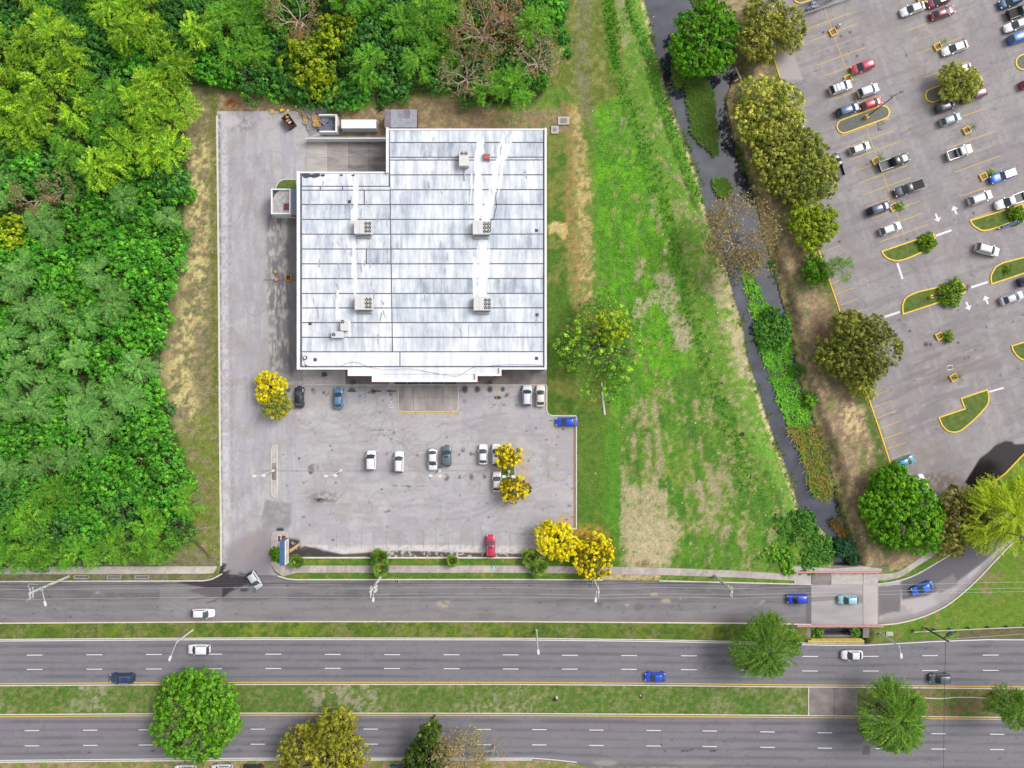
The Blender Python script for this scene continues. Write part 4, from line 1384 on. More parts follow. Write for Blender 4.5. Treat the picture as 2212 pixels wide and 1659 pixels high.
def streak(x0, y0, x1, y1, w0, w1, n=1):
    """white coating brushed along a line, its edges uneven and its ends thinning out"""
    for q in range(n):
        m = max(6, int(abs(y1 - y0) / 7))
        L_, R_ = [], []
        off = cr_.uniform(-1, 1) * w0 * 0.8 if n > 1 else 0
        for k in range(m + 1):
            t = k / m
            x, y = x0 + (x1 - x0) * t + off * math.sin(3 * t + q) + cr_.uniform(-0.8, 0.8), y0 + (y1 - y0) * t
            w = (w0 + (w1 - w0) * t) * cr_.uniform(0.6, 1.15) * min(1, 0.55 + 6 * t, 0.55 + 6 * (1 - t)) * 0.5 / (1 if n == 1 else 1.6)
            L_.append((x - w, y))
            R_.append((x + w, y))
        mb = MB()
        sk_z[0] += 0.0004
        vs = [(*W(*p, RH), RH + 0.053 + sk_z[0]) for p in L_] + [(*W(*p, RH), RH + 0.053 + sk_z[0]) for p in R_]
        COATS.add(vs, [(m + 1 + k, m + 2 + k, k + 1, k) for k in range(m)])


for x0, y0, x1, y1, w0, n_ in ((768, 380, 767, 476, 7, 10), (766, 512, 766, 640, 5, 9), (727, 590, 729, 692, 4, 6), (1036, 290, 1030, 478, 11, 22), (1088, 290, 1050, 478, 10, 22), (1108, 286, 1092, 345, 6, 7), (1044, 512, 1040, 642, 17, 26), (1026, 560, 1026, 642, 6, 6), (752, 690, 756, 728, 6, 6)):
    if w0 > 5.5:
        streak(x0, y0, x1, y1, w0 * 1.1, w0 * 1.3)
    for q in range(n_ // 2):
        ta = cr_.uniform(0, 0.75)
        tb_ = min(1, ta + cr_.uniform(0.2, 0.6))
        ox = max(-1.5, min(1.5, cr_.gauss(0, 0.55))) * w0
        streak(x0 + (x1 - x0) * ta + ox, y0 + (y1 - y0) * ta, x0 + (x1 - x0) * tb_ + ox, y0 + (y1 - y0) * tb_, cr_.uniform(2.0, 8.0), cr_.uniform(2.0, 8.0))
GRIME = MB()
for q in range(70):
    COATS = GRIME
    x, y = cr_.choice([cr_.uniform(655, 835), cr_.uniform(850, 1170)]), cr_.uniform(390, 740)
    if x > 850 and cr_.random() < 0.4:
        y = cr_.uniform(290, 400)
    streak(x, y, x + cr_.uniform(-5, 5), y + cr_.uniform(8, 24), cr_.uniform(1, 4), cr_.uniform(1, 4))
tag(GRIME.build('roof_grime', plain('roof_grime_film', C(178, 182, 192), 0.8, var=0.2, scale=1.5), store), kind='stuff')
COATS = COATS0
tag(COATS.build('roof_coating', M['coating'], store), kind='stuff')
mr_ = plain('roof_grime', C(72, 72, 84), 0.5, var=0.3, scale=2)
for i, pts in enumerate((ZP(1, 0, (400, 1500), (440, 1498), (480, 1506), (520, 1496), (552, 1500), (548, 1525), (500, 1540), (470, 1530), (430, 1540), (405, 1530)), ZP(1, 0, (560, 1508), (590, 1505), (594, 1522), (565, 1526)), ZP(1, 0, (724, 1508), (748, 1508), (746, 1524), (728, 1522)), ZP(1, 0, (826, 1512), (852, 1506), (848, 1522), (830, 1524)))):
    MB().prism(blob(pts, RH, 0.4, 50 + i, 3), RH + 0.05, RH + 0.056).build('roof_stain', mr_, store)
for i, (x, y) in enumerate(((670, 699), (681, 777), (755, 436), (1159, 498), (1160, 680), (1159, 774))):
    MB().box(*W(x, y, RH), RH + 0.05, 0.62, 0.62, 0.05).build('roof_drain', mr_, store)
MB().prism(rect_w(852, 824, 985, 829.8, 4.2), 4.0, 4.3).build('awning', plain('navy_awning', C(36, 42, 74), 0.5, var=0.1), store)
for i in range(1, 5):
    x = 852 + i * 26.6
    MB().prism(rect_w(x, 824.5, x + 1, 830.1, 4.3), 4.3, 4.34).build('awning_rib', M['steel'], store)
for x0, y0, x1, y1 in ((1029, 811, 1033.4, 826), (1081, 797, 1084.6, 813), (1066, 811, 1083, 813.6), (756, 811, 776, 813.6), (808, 824, 828, 826.6)):
    MB().prism(rect_w(x0, y0, x1, y1, 4.8), 0.15, 4.8).build('red_trim', M['red'], store)


def cable(name, pts, r, mat, label, cat='cable', n=4, group=None):
    o = MB().tube(pts, r, n).build(name, M[mat])
    return tag(o, label, cat, group)


M['cable_grey'] = plain('grey_cable', C(120, 120, 128), 0.7)
cable('roof_cable', [(*W(x, y, RH + 0.5), RH + 0.12 + (0.4 if 795 < y < 799 or 808 < y < 812 else 0)) for x, y in smooth_line(ZP(1, 1, (395, 1400), (410, 1460), (455, 1505), (700, 1508), (780, 1480), (850, 1470), (920, 1490), (1000, 1520), (1150, 1532), (1340, 1528), (1480, 1555), (1640, 1580), (1740, 1590), (1810, 1555), (1880, 1515), (2000, 1505), (2100, 1496), (2212, 1490), (2380, 1492), (2470, 1498)), 4)], 0.03, 'cable_grey', 'thin dark cable snaking along the front edge of the white roof')
cable('roof_cable', [(*W(x, y, RH + 0.3), RH + 0.1) for x, y in smooth_line(ZP(1, 1, (2075, 0), (2072, 60), (2078, 120), (2062, 180), (2055, 230), (2030, 250), (2025, 340)), 4)], 0.06, 'rust', 'brown cable dropping to the fan unit nearest the east roof edge, upper one')



def fan_unit(x, y, w, d, h, fans, label, r=0.36, seam=None, legs=True, cat='air conditioner', group='air conditioners on the store roof'):
    z0 = RH + 0.05
    hh = RH + 0.5 + h
    t_ = thing('air_conditioner', label, cat, (*W(x, y, hh), z0), 0, group)
    k = S * (HC - hh) / HC
    w, d = w * k, d * k
    MB().box(0, 0, 0, w * 0.96, d * 0.9, 0.22).build('base_frame', M['steel'], t_)
    MB().box(0, 0, 0.2, w, d, h).build('cabinet', M['ac_box'], t_)
    if seam:
        MB().box(-w / 2 + w * seam, 0, 0.2 + h, 0.04, d * 0.98, 0.02).build('panel_joint', M['steel'], t_)
    for fx, fy in fans:
        fo = MB().cyl(fx * w, fy * d, 0.2 + h - 0.01, 0.2 + h + 0.05, r, r, 16).build('fan', M['fan_dark'], t_)
        b = MB()
        for q in range(3):
            a = 0.5 + q * 2.1
            b.add([(fx * w + p * math.cos(a + e), fy * d + p * math.sin(a + e), 0.2 + h + 0.07) for p, e in ((0.08, 0), (r * 0.85, -0.32), (r * 0.85, 0.32))], [(0, 1, 2)])
        b.cyl(fx * w, fy * d, 0.2 + h + 0.05, 0.2 + h + 0.09, 0.07, 0.07, 8)
        b.build('fan_blade', M['ac_box'], fo)
    return t_, w, d, h


SIX = [(0.20 + 0.21 * i, -0.30 + 0.28 * j) for i in (0, 1) for j in (0, 1, 2)]
for x, y, lab in ((782.7, 489.5, 'six fan rooftop air conditioner above the lower six fan one, west half of roof'), (1039.5, 490.5, 'six fan rooftop air conditioner with a brown cable at its corner'),
                  (784, 654, 'six fan rooftop air conditioner nearest the two small single fan units'), (1041.5, 655.5, 'six fan rooftop air conditioner with tan stains above it, lower east one')):
    t_, w, d, h = fan_unit(x, y, 37, 29, 1.5, SIX, lab, 0.33, 0.32)
    MB().box(0, -d * 0.5 - 0.35, 0, w * 0.85, 0.5, 0.45).build('duct', M['steel'], t_)
t_, w, d, h = fan_unit(1002, 341.5, 21, 31, 1.4, [(-0.2, 0.36), (0.2, 0.36)], 'narrow two fan rooftop air conditioner near the red vent', 0.34)
MB().box(0, -d * 0.5 - 1.2, 0, 0.22, 2.4, 0.2).build('duct', M['steel'], t_)
fan_unit(742, 702, 15, 24, 0.9, [(-0.18, 0.3)], 'small upright single fan unit with a rusty patch', 0.36)
fan_unit(728, 722.5, 26, 13.5, 0.9, [(-0.3, 0.0)], 'small sideways single fan unit, lowest machine on the roof', 0.36)
t_ = thing('roof_vent', 'square roof vent with a red lid beside the two fan unit', 'vent', (*W(1051.5, 338.5, RH + 0.6), RH + 0.05))
MB().box(0, 0, 0, 1.35, 1.3, 0.5).build('curb', M['steel'], t_)
MB().box(0, 0, 0.5, 1.1, 1.0, 0.25).build('lid', plain('brick_red_lid', C(190, 92, 84), 0.6), t_)
for x, y, r, lab in ((658.5, 772.5, 0.36, 'white capped roof pipe in the lower left roof corner, upper one'), (657, 790, 0.24, 'small dark ringed roof pipe at the very corner of the roof')):
    t_ = thing('roof_pipe', lab, 'pipe', (*W(x, y, RH + 0.5), RH + 0.05))
    MB().cyl(0, 0, 0, 0.5, r, r, 12).build('collar', M['black'], t_)
    MB().cyl(0, 0, 0.5, 0.56, r * 0.62, r * 0.62, 12).build('cap', M['white_wall'], t_)

# ---- annex
annex = thing('annex_building', 'small white walled annex with a gritty roof beside the store', 'building')
AH = 3.7
MB().prism(rect_w(585.5, 407.5, 627, 462, AH), -0.1, AH - 0.4).build('wall', M['white_wall'], annex)
MB().prism(rect_w(587, 409, 625.5, 460, AH), AH - 0.4, AH - 0.38).build('roof', plain('gritty_roof', C(206, 202, 198), 0.95, var=0.0, c2=C(160, 156, 158), scale=1.6, bump=0.4), annex)
ribbon(MB(), [(586.6, 408.7), (626, 408.7), (626, 461), (586.6, 461)], 0.24, AH - 0.45, AH, True, AH).build('parapet', M['white_wall'], annex)
MB().prism(blob([(588, 410), (602, 410), (600, 415), (594, 420), (590, 427), (588, 424)], AH - 0.3, 0.5, 71, 3), AH - 0.38, AH - 0.37).build('roof_stain', mr_, annex)
MB().prism(rect_w(628.5, 408, 644, 464.5, 3.3), 3.0, 3.3).build('canopy', plain('blue_grey_canopy', C(142, 150, 172), 0.7, var=0.12), annex)
MB().prism(rect_w(628.5, 464.5, 644, 467.2, 3.2), 2.7, 3.32).build('fascia', M['red'], annex)
hv = thing('roof_hatch', 'dark red square hatch on the annex roof', 'hatch', (*W(619.2, 445.5, AH), AH - 0.38))
MB().box(0, 0, 0, 1.15, 1.15, 0.3).build('lid', M['dark_red'], hv)
MB().box(-0.68, 0, 0, 0.16, 1.1, 0.12).build('flashing', M['concrete'], hv)

# ---- loading dock
dkm = [plain('dock_concrete_%d' % i, C(*p), 0.9, var=0.0, c2=C(*q), scale=0.4, stretch=(0.5, 1.6, 1), bump=0.06) for i, (p, q) in enumerate((((206, 199, 194), (170, 162, 158)), ((192, 184, 180), (138, 130, 128)), ((174, 166, 162), (104, 98, 98))))]
dock = thing('loading_dock', 'stained concrete loading apron behind a long white wall', 'loading dock')
MB().prism(rect_w(663, 305, 836, 372, 0), -0.1, 0.03).build('base', M['rubber'], dock)
for i, (a, b) in enumerate(((663, 708), (708, 753), (753, 797), (797, 836))):
    for c_, d_ in ((305, 340), (340, 372)):
        MB().prism(rect_w(a + 0.25, c_ + 0.2, b - 0.25, d_ - 0.2, 0), -0.1, 0.05).build('slab', dkm[min(i, 2)], dock)
MB().prism(rect_w(659.5, 296.5, 836, 299.6, 2.0), -0.1, 2.0).build('wall', M['white_wall'], dock)
MB().tube([(*W(662, 295.5, 2.2), 2.25), (*W(834, 294.5, 2.2), 2.3)], 0.05, 5).build('rail', M['steel'], dock)
for x in (664, 700, 740, 780, 820):
    MB().tube([(*W(x, 296, 2.1), 2.0), (*W(x, 295.4, 2.2), 2.3)], 0.04, 4).build('rail_post', M['steel'], dock)

# ---- sheds and the pallet yard
cont = thing('storage_container', 'white ribbed storage container behind the store', 'container')
MB().prism(rect_w(737.8, 258.6, 812, 276.6, 2.5), 0.12, 2.5).build('body', plain('container_side', C(196, 206, 216), 0.6, var=0.06), cont)
MB().prism(rect_w(737.4, 258.2, 812.4, 277, 2.53), 2.5, 2.53).build('roof', M['white_wall'], cont)
for i in range(1, 22):
    x = 738 + i * 3.4
    MB().prism(rect_w(x, 258.6, x + 1.1, 276.6, 2.55), 2.53, 2.56).build('roof_rib', M['white_wall'], cont)
MB().prism(rect_w(740, 260, 818, 286, 0), -0.1, 0.12).build('plinth', M['concrete'], cont)
shed = thing('red_shed', 'red walled shed with a grey corrugated roof', 'shed')
MB().prism(rect_w(832, 238, 898, 275, 3.2), -0.1, 3.2).build('wall', M['dark_red'], shed)
shm = [plain('corrugated_sheet_%s' % n, C(*a), 0.6, var=0.0, c2=C(*b), scale=1.2) for n, a, b in (('plum', (176, 164, 178), (146, 132, 148)), ('grey', (190, 186, 196), (160, 156, 168)), ('pale', (204, 206, 216), (170, 170, 184)))]
for i in range(5):
    for j in range(2):
        x0, x1 = 830.5 + i * 13.8, 830.5 + (i + 1) * 13.8 + 0.4
        y0, y1 = (236.5, 256) if j == 0 else (255.4, 275.5)
        mb = MB()
        nr = 7
        for k in range(nr):
            a, b = x0 + (x1 - x0) * k / nr, x0 + (x1 - x0) * (k + 1) / nr
            c_ = (a + b) / 2
            zt = 3.22 + 0.012 * ((i + j) % 2) + 0.01 * j
            vs = [(*W(q, y, 3.3), zt + dz) for y in (y1, y0) for q, dz in ((a, 0), (c_, 0.13), (b, 0))]
            mb.add(vs, [(0, 1, 4, 3), (1, 2, 5, 4)])
        mb.build('roof_sheet', shm[(i * 2 + j * 3) % 3 if not (i in (2, 3) and j == 1) else 2], shed)
MB().prism(rect_w(668, 250, 726, 283, 0), -0.05, 0.02).build('pallet_gap_shade', plain('gap_shade_dark', C(70, 64, 66), 0.95, var=0.3, scale=3))['kind'] = 'structure'  # added dark sheet under the pallets: shade of the slat gaps put into colour
enc = thing('bin_enclosure', 'white three sided wall enclosure heaped with pallets', 'enclosure')
MB().prism(rect_w(689, 246.5, 727.5, 249.2, 1.8), -0.05, 1.8).build('wall', M['white_wall'], enc)
MB().prism(rect_w(724.4, 249.2, 727.5, 282.4, 1.8), -0.05, 1.8).build('wall', M['white_wall'], enc)
MB().prism(rect_w(690, 282.4, 727.5, 285.2, 1.8), -0.05, 1.8).build('wall', M['white_wall'], enc)


def Q(zx, zy):
    return ((1040 + zx / 7.9) * 0.57604, (390 + zy / 7.9) * 0.57604)


def make_pallet(mat, label, L=1.5, Wd=1.25):
    t_ = thing('wooden_pallet', label, 'pallet', group='pallets heaped by the enclosure')
    sm = MB().box(0, 0, 0, 0.15, Wd, 0.024).mesh('slat', M[mat])
    rm = MB().box(0, 0, 0, L, 0.1, 0.09).mesh('stringer', M[mat])
    for k in range(6):
        obj('slat', sm, t_, (-L / 2 + 0.07 + k * (L - 0.14) / 5, 0, 0.115))
    for k in (-1, 0, 1):
        obj('stringer', rm, t_, (0, k * (Wd / 2 - 0.05), 0.024))
    for k in (-1, 0, 1):
        obj('slat', sm, t_, (k * (L / 2 - 0.06), 0, 0))
    return t_


PROTO = {}
for zx, zy, ang, mat, z, tilt, lab in (
        (1165, 440, 3, 'wood_tan', 0.75, 0.05, 'new yellow pallet lying on the heap, upper one'), (1180, 590, -4, 'wood_tan', 0.72, -0.05, 'new yellow pallet lying on the heap, lower one'),
        (855, 470, 88, 'wood_tan', 0.2, 0.1, 'small tan pallet at the left end of the heap'), (980, 640, 12, 'wood_grey', 0.25, 0.05, 'worn grey and tan pallet below the yellow ones'),
        (1030, 790, 18, 'wood_grey', 0.05, 0.12, 'pale grey pallet tipped onto the asphalt'), (1410, 510, 52, 'wood_blue', 1.0, 0.1, 'blue grey pallet lying topmost inside the white walls'),
        (1330, 665, 60, 'wood_blue', 0.6, -0.12, 'blue grey pallet leaning out of the enclosure'), (1600, 400, 2, 'wood_blue', 0.5, 0.06, 'blue grey pallet in the top corner inside the white walls'),
        (1610, 530, 88, 'wood_blue', 0.35, 0.05, 'blue grey pallet against the east wall of the enclosure'), (1460, 690, 80, 'wood_blue', 0.3, 0.1, 'blue grey pallet beside the south wall of the enclosure'),
        (1620, 690, 5, 'wood_blue', 0.35, -0.08, 'blue grey pallet in the bottom corner inside the white walls'), (1030, 350, 38, 'wood_grey', 0.5, 0.15, 'grey pallet slanting above the yellow ones'),
        (1190, 200, 6, 'wood_grey', 0.15, 0.05, 'grey pallet lying outside above the enclosure'), (850, 240, 68, 'wood_grey', 0.1, 0.2, 'grey pallet on the scrub at the top left of the heap'),
        (1010, 500, 30, 'wood_grey', 0.35, -0.1, 'grey pallet half buried left of the yellow ones'), (1350, 200, 74, 'wood_grey', 0.05, 0.06, 'dark grey pallet on bare soil above the enclosure wall'),
        (1480, 420, 80, 'wood_grey', 0.2, 0.1, 'grey pallet under the topmost blue grey one')):
    if mat in PROTO:
        t_ = copy_tree(PROTO[mat], label=lab)
    else:
        t_ = PROTO[mat] = make_pallet(mat, lab)
    t_.location = (*W(*Q(zx, zy), 0.5), z)
    t_.rotation_euler = (tilt, tilt * 0.6, math.radians(ang))
sk = thing('rubbish_skip', 'rusty open rubbish skip beside the pallet heap', 'skip', (*W(*Q(350, 535), 0.6), 0.0), math.radians(-55))
for a, b, c_, d_ in ((0, 0.82, 2.6, 0.08), (0, -0.82, 2.6, 0.08), (1.27, 0, 0.08, 1.64), (-1.27, 0, 0.08, 1.64)):
    MB().box(a, b, 0.05, c_, d_, 1.2).build('side', M['rust'], sk)
MB().box(0, 0, 0.02, 2.5, 1.6, 0.3).build('floor', M['rust'], sk)
MB().box(-0.75, 0.1, 0.32, 0.8, 1.2, 0.12).build('lid', M['black'], sk)
for zx, zy, w_, d_, h_, z_, a, mat, lab, cat in ((320, 410, 0.7, 0.5, 0.4, 0.45, 0.2, 'wood_tan', 'tan cardboard box inside the rusty skip', 'box'), (330, 500, 0.9, 0.35, 0.3, 0.4, 0.6, 'clay', 'brown torn board inside the rusty skip', 'board'),
                                               (390, 560, 0.7, 0.3, 0.3, 0.45, 0.5, 'white_wall', 'white sack at the foot of the rusty skip', 'sack'), (425, 540, 0.3, 0.22, 0.28, 0.42, 0.3, 'blue_plastic', 'blue plastic tub inside the rusty skip', 'tub'),
                                               (140, 190, 0.8, 0.6, 0.5, 0.05, 0.3, 'kerb_yellow', 'bright yellow crate among scrub by the skip', 'crate'), (270, 260, 1.2, 0.5, 0.12, 0.1, 1.0, 'clay', 'rusty brown board dumped above the skip', 'board'),
                                               (310, 190, 0.4, 0.3, 0.25, 0.05, 0.8, 'white_wall', 'white bucket dumped above the skip', 'bucket'), (545, 70, 0.4, 0.35, 0.3, 0.05, 0.2, 'white_wall', 'white bag in the scrub above the pallets', 'bag'),
                                               (-160, 210, 0.9, 0.9, 0.14, 0.05, 0.1, 'wood_tan', 'lone tan crate at the edge of the yard', 'crate')):
    mb = MB()
    mb.prism([(-w_ / 2, -d_ / 2), (w_ / 2, -d_ / 2 * 0.9), (w_ / 2 * 0.94, d_ / 2), (-w_ / 2 * 0.96, d_ / 2)], 0, h_ * 0.8)
    mb.prism([(-w_ / 2 * 0.9, -d_ / 2 * 0.85), (w_ / 2 * 0.9, -d_ / 2 * 0.8), (w_ / 2 * 0.85, d_ / 2 * 0.85), (-w_ / 2 * 0.86, d_ / 2 * 0.85)], h_ * 0.8, h_)
    o = mb.build({'box': 'cardboard_box'}.get(cat, cat), M[mat], None, False, (*W(*Q(zx, zy), 0.3), z_), (0, 0, a))
    tag(o, lab, cat)

# ---- manhole boxes
for x, y, w_, d_, lab in ((1217.7, 260.5, 25, 17, 'larger concrete manhole box with a dark lid north of the store corner'), (1198.6, 280, 16.5, 16.5, 'smaller square concrete manhole box with a round lid')):
    t_ = thing('manhole_box', lab, 'manhole', (*W(x, y, 0.3), 0))
    MB().box(0, 0, -0.1, w_ * S, d_ * S, 0.42).build('surround', M['concrete'], t_)
    if w_ > 20:
        MB().box(0, 0, 0.32, w_ * S * 0.55, d_ * S * 0.62, 0.05).build('lid', M['concrete_dark'], t_)
    else:
        MB().cyl(0, 0, 0.32, 0.38, 0.42, 0.42, 16).build('lid', M['concrete_dark'], t_)

# ---- pavement in front of the store
sp = tag(obj('store_footpath', None), kind='structure')
cuts = [655, 700, 747, 795, 840, 860, 893, 926, 958, 990, 1030, 1068, 1107, 1145, 1181]
for a, b in zip(cuts[:-1], cuts[1:]):
    MB().prism(rect_w(a + 0.3, 797, b - 0.3, 830.5, 0), -0.1, 0.14).build('slab', M['concrete_dark'] if prng.random() < 0.7 else M['concrete'], sp)
ribbon(MB(), [(655, 831.4), (1181, 831.4)], 0.16, -0.1, 0.15).build('kerb', M['kerb'], sp)
MB().prism(rect_w(614, 822.5, 654.5, 831.5, 0), -0.1, 0.14).build('slab', M['concrete'], sp)
apm = plain('apron_concrete', C(202, 194, 186), 0.9, var=0.0, c2=C(146, 136, 134), scale=0.35, stretch=(1.0, 0.35, 1.0), bump=0.05)
for i, (a, b) in enumerate(((861.5, 893), (893, 925), (925, 957), (957, 988.5))):
    MB().prism(rect_w(a + 0.3, 832.4, b - 0.3, 858.7, 0), -0.1, 0.145).build('slab', apm, sp)
    P = [(a + 0.3, 859.3), (b - 0.3, 859.3), (b - 0.3, 887), (a + 0.3, 887)]
    if i == 0:
        P = [(a, 859.3), (b - 0.3, 859.3), (b - 0.3, 887), (869, 887), (864, 885), (a, 880)]
    if i == 3:
        P = [(a + 0.3, 859.3), (b, 859.3), (b, 880), (986, 885), (981, 887), (a + 0.3, 887)]
    MB().prism(poly_w(P, 0), -0.1, 0.145).build('slab', apm, sp)
ribbon(MB(), smooth_line([(860.4, 832), (860.4, 878), (862.5, 884.5), (869, 888.2), (926, 888.4), (981, 888.2), (987.5, 884.5), (989.6, 878), (989.6, 832)], 3), 0.16, -0.1, 0.155).build('kerb', M['kerb'], sp)
for x, y, a, lab in ((701, 809, 0.2, 'black litter bin on the paving left of the store entrance'), (763, 826, 0.5, 'black litter bin tipped beside the stepped store front'), (1059, 825.5, 0.1, 'black litter bin on the paving right of the store entrance')):
    t_ = thing('litter_bin', lab, 'litter bin', (*W(x, y, 0.5), 0.14), a, 'litter bins outside the store')
    MB().prism([(-0.4, -0.34), (0.4, -0.34), (0.34, 0.34), (-0.34, 0.34)], 0, 0.75).build('body', M['black'], t_)
    MB().prism([(-0.44, -0.38), (0.44, -0.38), (0.38, 0.38), (-0.38, 0.38)], 0.75, 0.82).build('lid', M['pole_dark'], t_)
for i, x in enumerate((760.5, 813.5, 845)):
    o = MB().prism([(-0.93, -0.1), (0.93, -0.1), (0.9, 0.1), (-0.9, 0.1)], 0, 0.12).build('wheel_stop', M['rubber'], None, False, (*W(x + (844.5 - 844.5), 844.7, 0), 0))
    tag(o, ('black wheel stop closest to the steel blue sedan', 'black wheel stop between the two teal hatched bays', 'black wheel stop beside the concrete entrance apron')[i], 'wheel stop', 'black wheel stops')

# ---- yard oddments
for x, y, lab in ((596, 587, 'tan round tub in the service yard, upper of the pair'), (597, 603.5, 'tan round tub in the service yard, lower of the pair')):
    t_ = thing('round_tub', lab, 'tub', (*W(x, y, 0.3), 0), 0, 'tan tubs in the yard')
    MB().cyl(0, 0, 0, 0.45, 0.26, 0.34, 12).build('body', M['clay'], t_)
    MB().cyl(0, 0, 0.44, 0.46, 0.30, 0.30, 12).build('rim', M['wood_tan'], t_)
t_ = thing('yellow_crate', 'yellow crate holding scraps in the service yard', 'crate', (*W(623.3, 600, 0.4), 0))
for a, b, c_, d_ in ((0, 0.52, 1.1, 0.08), (0, -0.52, 1.1, 0.08), (0.52, 0, 0.08, 0.96), (-0.52, 0, 0.08, 0.96)):
    MB().box(a, b, 0, c_, d_, 0.6).build('side', M['kerb_yellow'], t_)
MB().box(0, 0, 0.02, 1.0, 1.0, 0.2).build('base', M['dark_red'], t_)

# ---- islands of the store lot
o = thing('traffic_island', 'narrow pale concrete island at the drive side of the store lot', 'traffic island')
P = [(585.8, 972), (587, 967), (591, 963), (598.8, 962), (598.8, 1075), (593, 1074), (588, 1070), (585.8, 1064)]
MB().prism(poly_w(P, 0), -0.1, 0.1).build('slab', M['concrete'], o)
ribbon(MB(), P, 0.14, -0.1, 0.15, True).build('kerb', M['kerb'], o)
MB().prism(rect_w(587.4, 1000, 597.2, 1037, 0), 0.1, 0.11).build('infill', M['concrete_dark'], o)
o = thing('traffic_island', 'rounded concrete island with red inlays under the blue sign', 'traffic island')
MB().prism(rect_w(600, 1155, 608, 1172, 0), 0.1, 0.2).build('planter_frame', M['kerb'], o)
MB().prism(rect_w(601.2, 1156.6, 606.6, 1170, 0), 0.2, 0.21).build('inlay', M['dark_red'], o)
MB().prism(rect_w(609.5, 1157, 617, 1172, 0), 0.14, 0.21).build('inlay', M['dark_red'], o)
MB().prism(rect_w(599, 1173, 609, 1181, 0), 0.13, 0.16).build('infill', M['concrete_dark'], o)
MB().prism(rect_w(599, 1181, 622, 1217, 0), 0.13, 0.15).build('soil', M['turf'], o)

# ---- blue sign on its post
sg = thing('pylon_sign', 'tall blue and white box sign on a leaning tan post', 'sign')
bx, by = W(645, 1176.5, 0)
tx, ty = W(611.5, 1196, 7.6)
MB().tube([(bx, by, -0.1), (bx, by, 6.9)], 0.3, 10).build('post', M['clay'], sg)
cx0, cy0 = W(608.5, 1195, 8.6)
LS_, TS_ = 54 * S * 0.94, 1.02
MB().box(cx0 + 0.1, cy0, 6.3, 0.94, LS_, 2.3).build('box', M['sign_blue'], sg)
MB().box(bx / 2 + (cx0 + 0.5) / 2, by, 6.5, abs(bx - cx0) + 0.2, 0.4, 0.35).build('bracket', M['pole_dark'], sg)
MB().box(cx0 + 0.6, cy0, 6.35, 0.05, LS_ - 0.1, 2.2).build('face', M['sign_white'], sg)
lt = random.Random(9)
for k in range(17):
    yy = cy0 + LS_ / 2 - 0.42 - k * (LS_ - 0.7) / 17
    mat = 'line_faded' if 7 <= k <= 10 else 'black'
    mb = MB()
    for q in range(3):
        mb.box(cx0 + 0.637, yy + lt.uniform(-0.03, 0.05), 7.0 + q * 0.3, 0.02, 0.07 + 0.10 * lt.random(), 0.2)
    mb.build('letter', M[mat], sg)

# ---- bridge over the creek
br = thing('road_bridge', 'concrete creek bridge carrying the service road between pink rails', 'bridge')
MB().prism(rect_w(1752.3, 1262.5, 1863.7, 1352, 0), -0.9, 0.012).build('deck_slab', plain('bridge_concrete', C(190, 183, 182), 0.9, var=0.0, c2=C(160, 153, 155), scale=0.25, stretch=(0.3, 1.2, 1), bump=0.05), br)
MB().prism(rect_w(1864.5, 1262.5, 1896, 1350, 0), -0.9, 0.014).build('deck_slab', plain('approach_concrete', C(208, 198, 196), 0.9, var=0.0, c2=C(180, 170, 166), scale=0.2), br)
MB().prism(poly_w([(1752.3, 1290), (1864, 1283), (1864, 1304), (1810, 1296), (1752.3, 1300)], 0), 0.012, 0.016).build('tar_patch', plain('dark_wheel_track', C(150, 140, 142), 0.9, var=0.15), br)
for a, b in ((1715, 1751.5), (1752.5, 1794), (1795, 1863.5), (1864.5, 1896)):
    MB().prism(rect_w(a, 1235, b, 1262.3, 0), -0.9, 0.14).build('footpath_slab', M['concrete'] if a != 1752.5 else M['concrete_dark'], br)
MB().prism(poly_w([(1707, 1222), (1735, 1224), (1800, 1228), (1862, 1223), (1904, 1228), (1904, 1233), (1896, 1235), (1715, 1235)], 0), -2.4, 0.2).build('parapet_wall', M['concrete'], br)
MB().prism(rect_w(1715, 1350.3, 1904, 1356, 0), -1.0, 0.16).build('edge_beam', M['concrete_dark'], br)
MB().prism(rect_w(1738, 1262, 1751.8, 1378, 0), -3.0, -0.05).build('abutment', M['concrete_dark'], br)
MB().prism(rect_w(1864.3, 1262, 1878, 1378, 0), -3.0, -0.05).build('abutment', M['concrete_dark'], br)
for (x0, x1, y) in ((1719, 1903, 1236.2), (1722, 1908, 1352.2)):
    for zz, wd_ in ((0.95, 0.24), (0.55, 0.14)):
        ribbon(MB(), [(x0, y), (x1, y)], wd_, zz, zz + 0.1, h=0.9).build('rail', M['pink_rail'], br)
    x = x0 + 4
    while x < x1:
        MB().box(*W(x, y + 0.4, 0.5), 0.1, 0.14, 0.14, 0.95).build('rail_post', M['dark_red'] if y < 1300 else M['pink_rail'], br)
        x += 14.9
op = thing('culvert_parapet', 'ochre painted culvert wall beside the highway edge', 'wall')
MB().prism(rect_w(1746, 1383, 1867, 1388.2, 0.6), -2.5, 0.6).build('wall', M['ochre'], op)
MB().prism(rect_w(1768, 1374.5, 1852, 1377.5, 0), -1.2, -0.6).build('beam', M['concrete_dark'], op)
ribbon(MB(), [(1752, 1380.4), (1862, 1380.4)], 0.16, 0.75, 0.9, h=0.8).build('rail', M['ochre'], op)
for x in (1754, 1778, 1802, 1826, 1850):
    MB().box(*W(x, 1381.4, 0.7), 0.2, 0.2, 0.3, 0.62).build('post', M['ochre'], op)
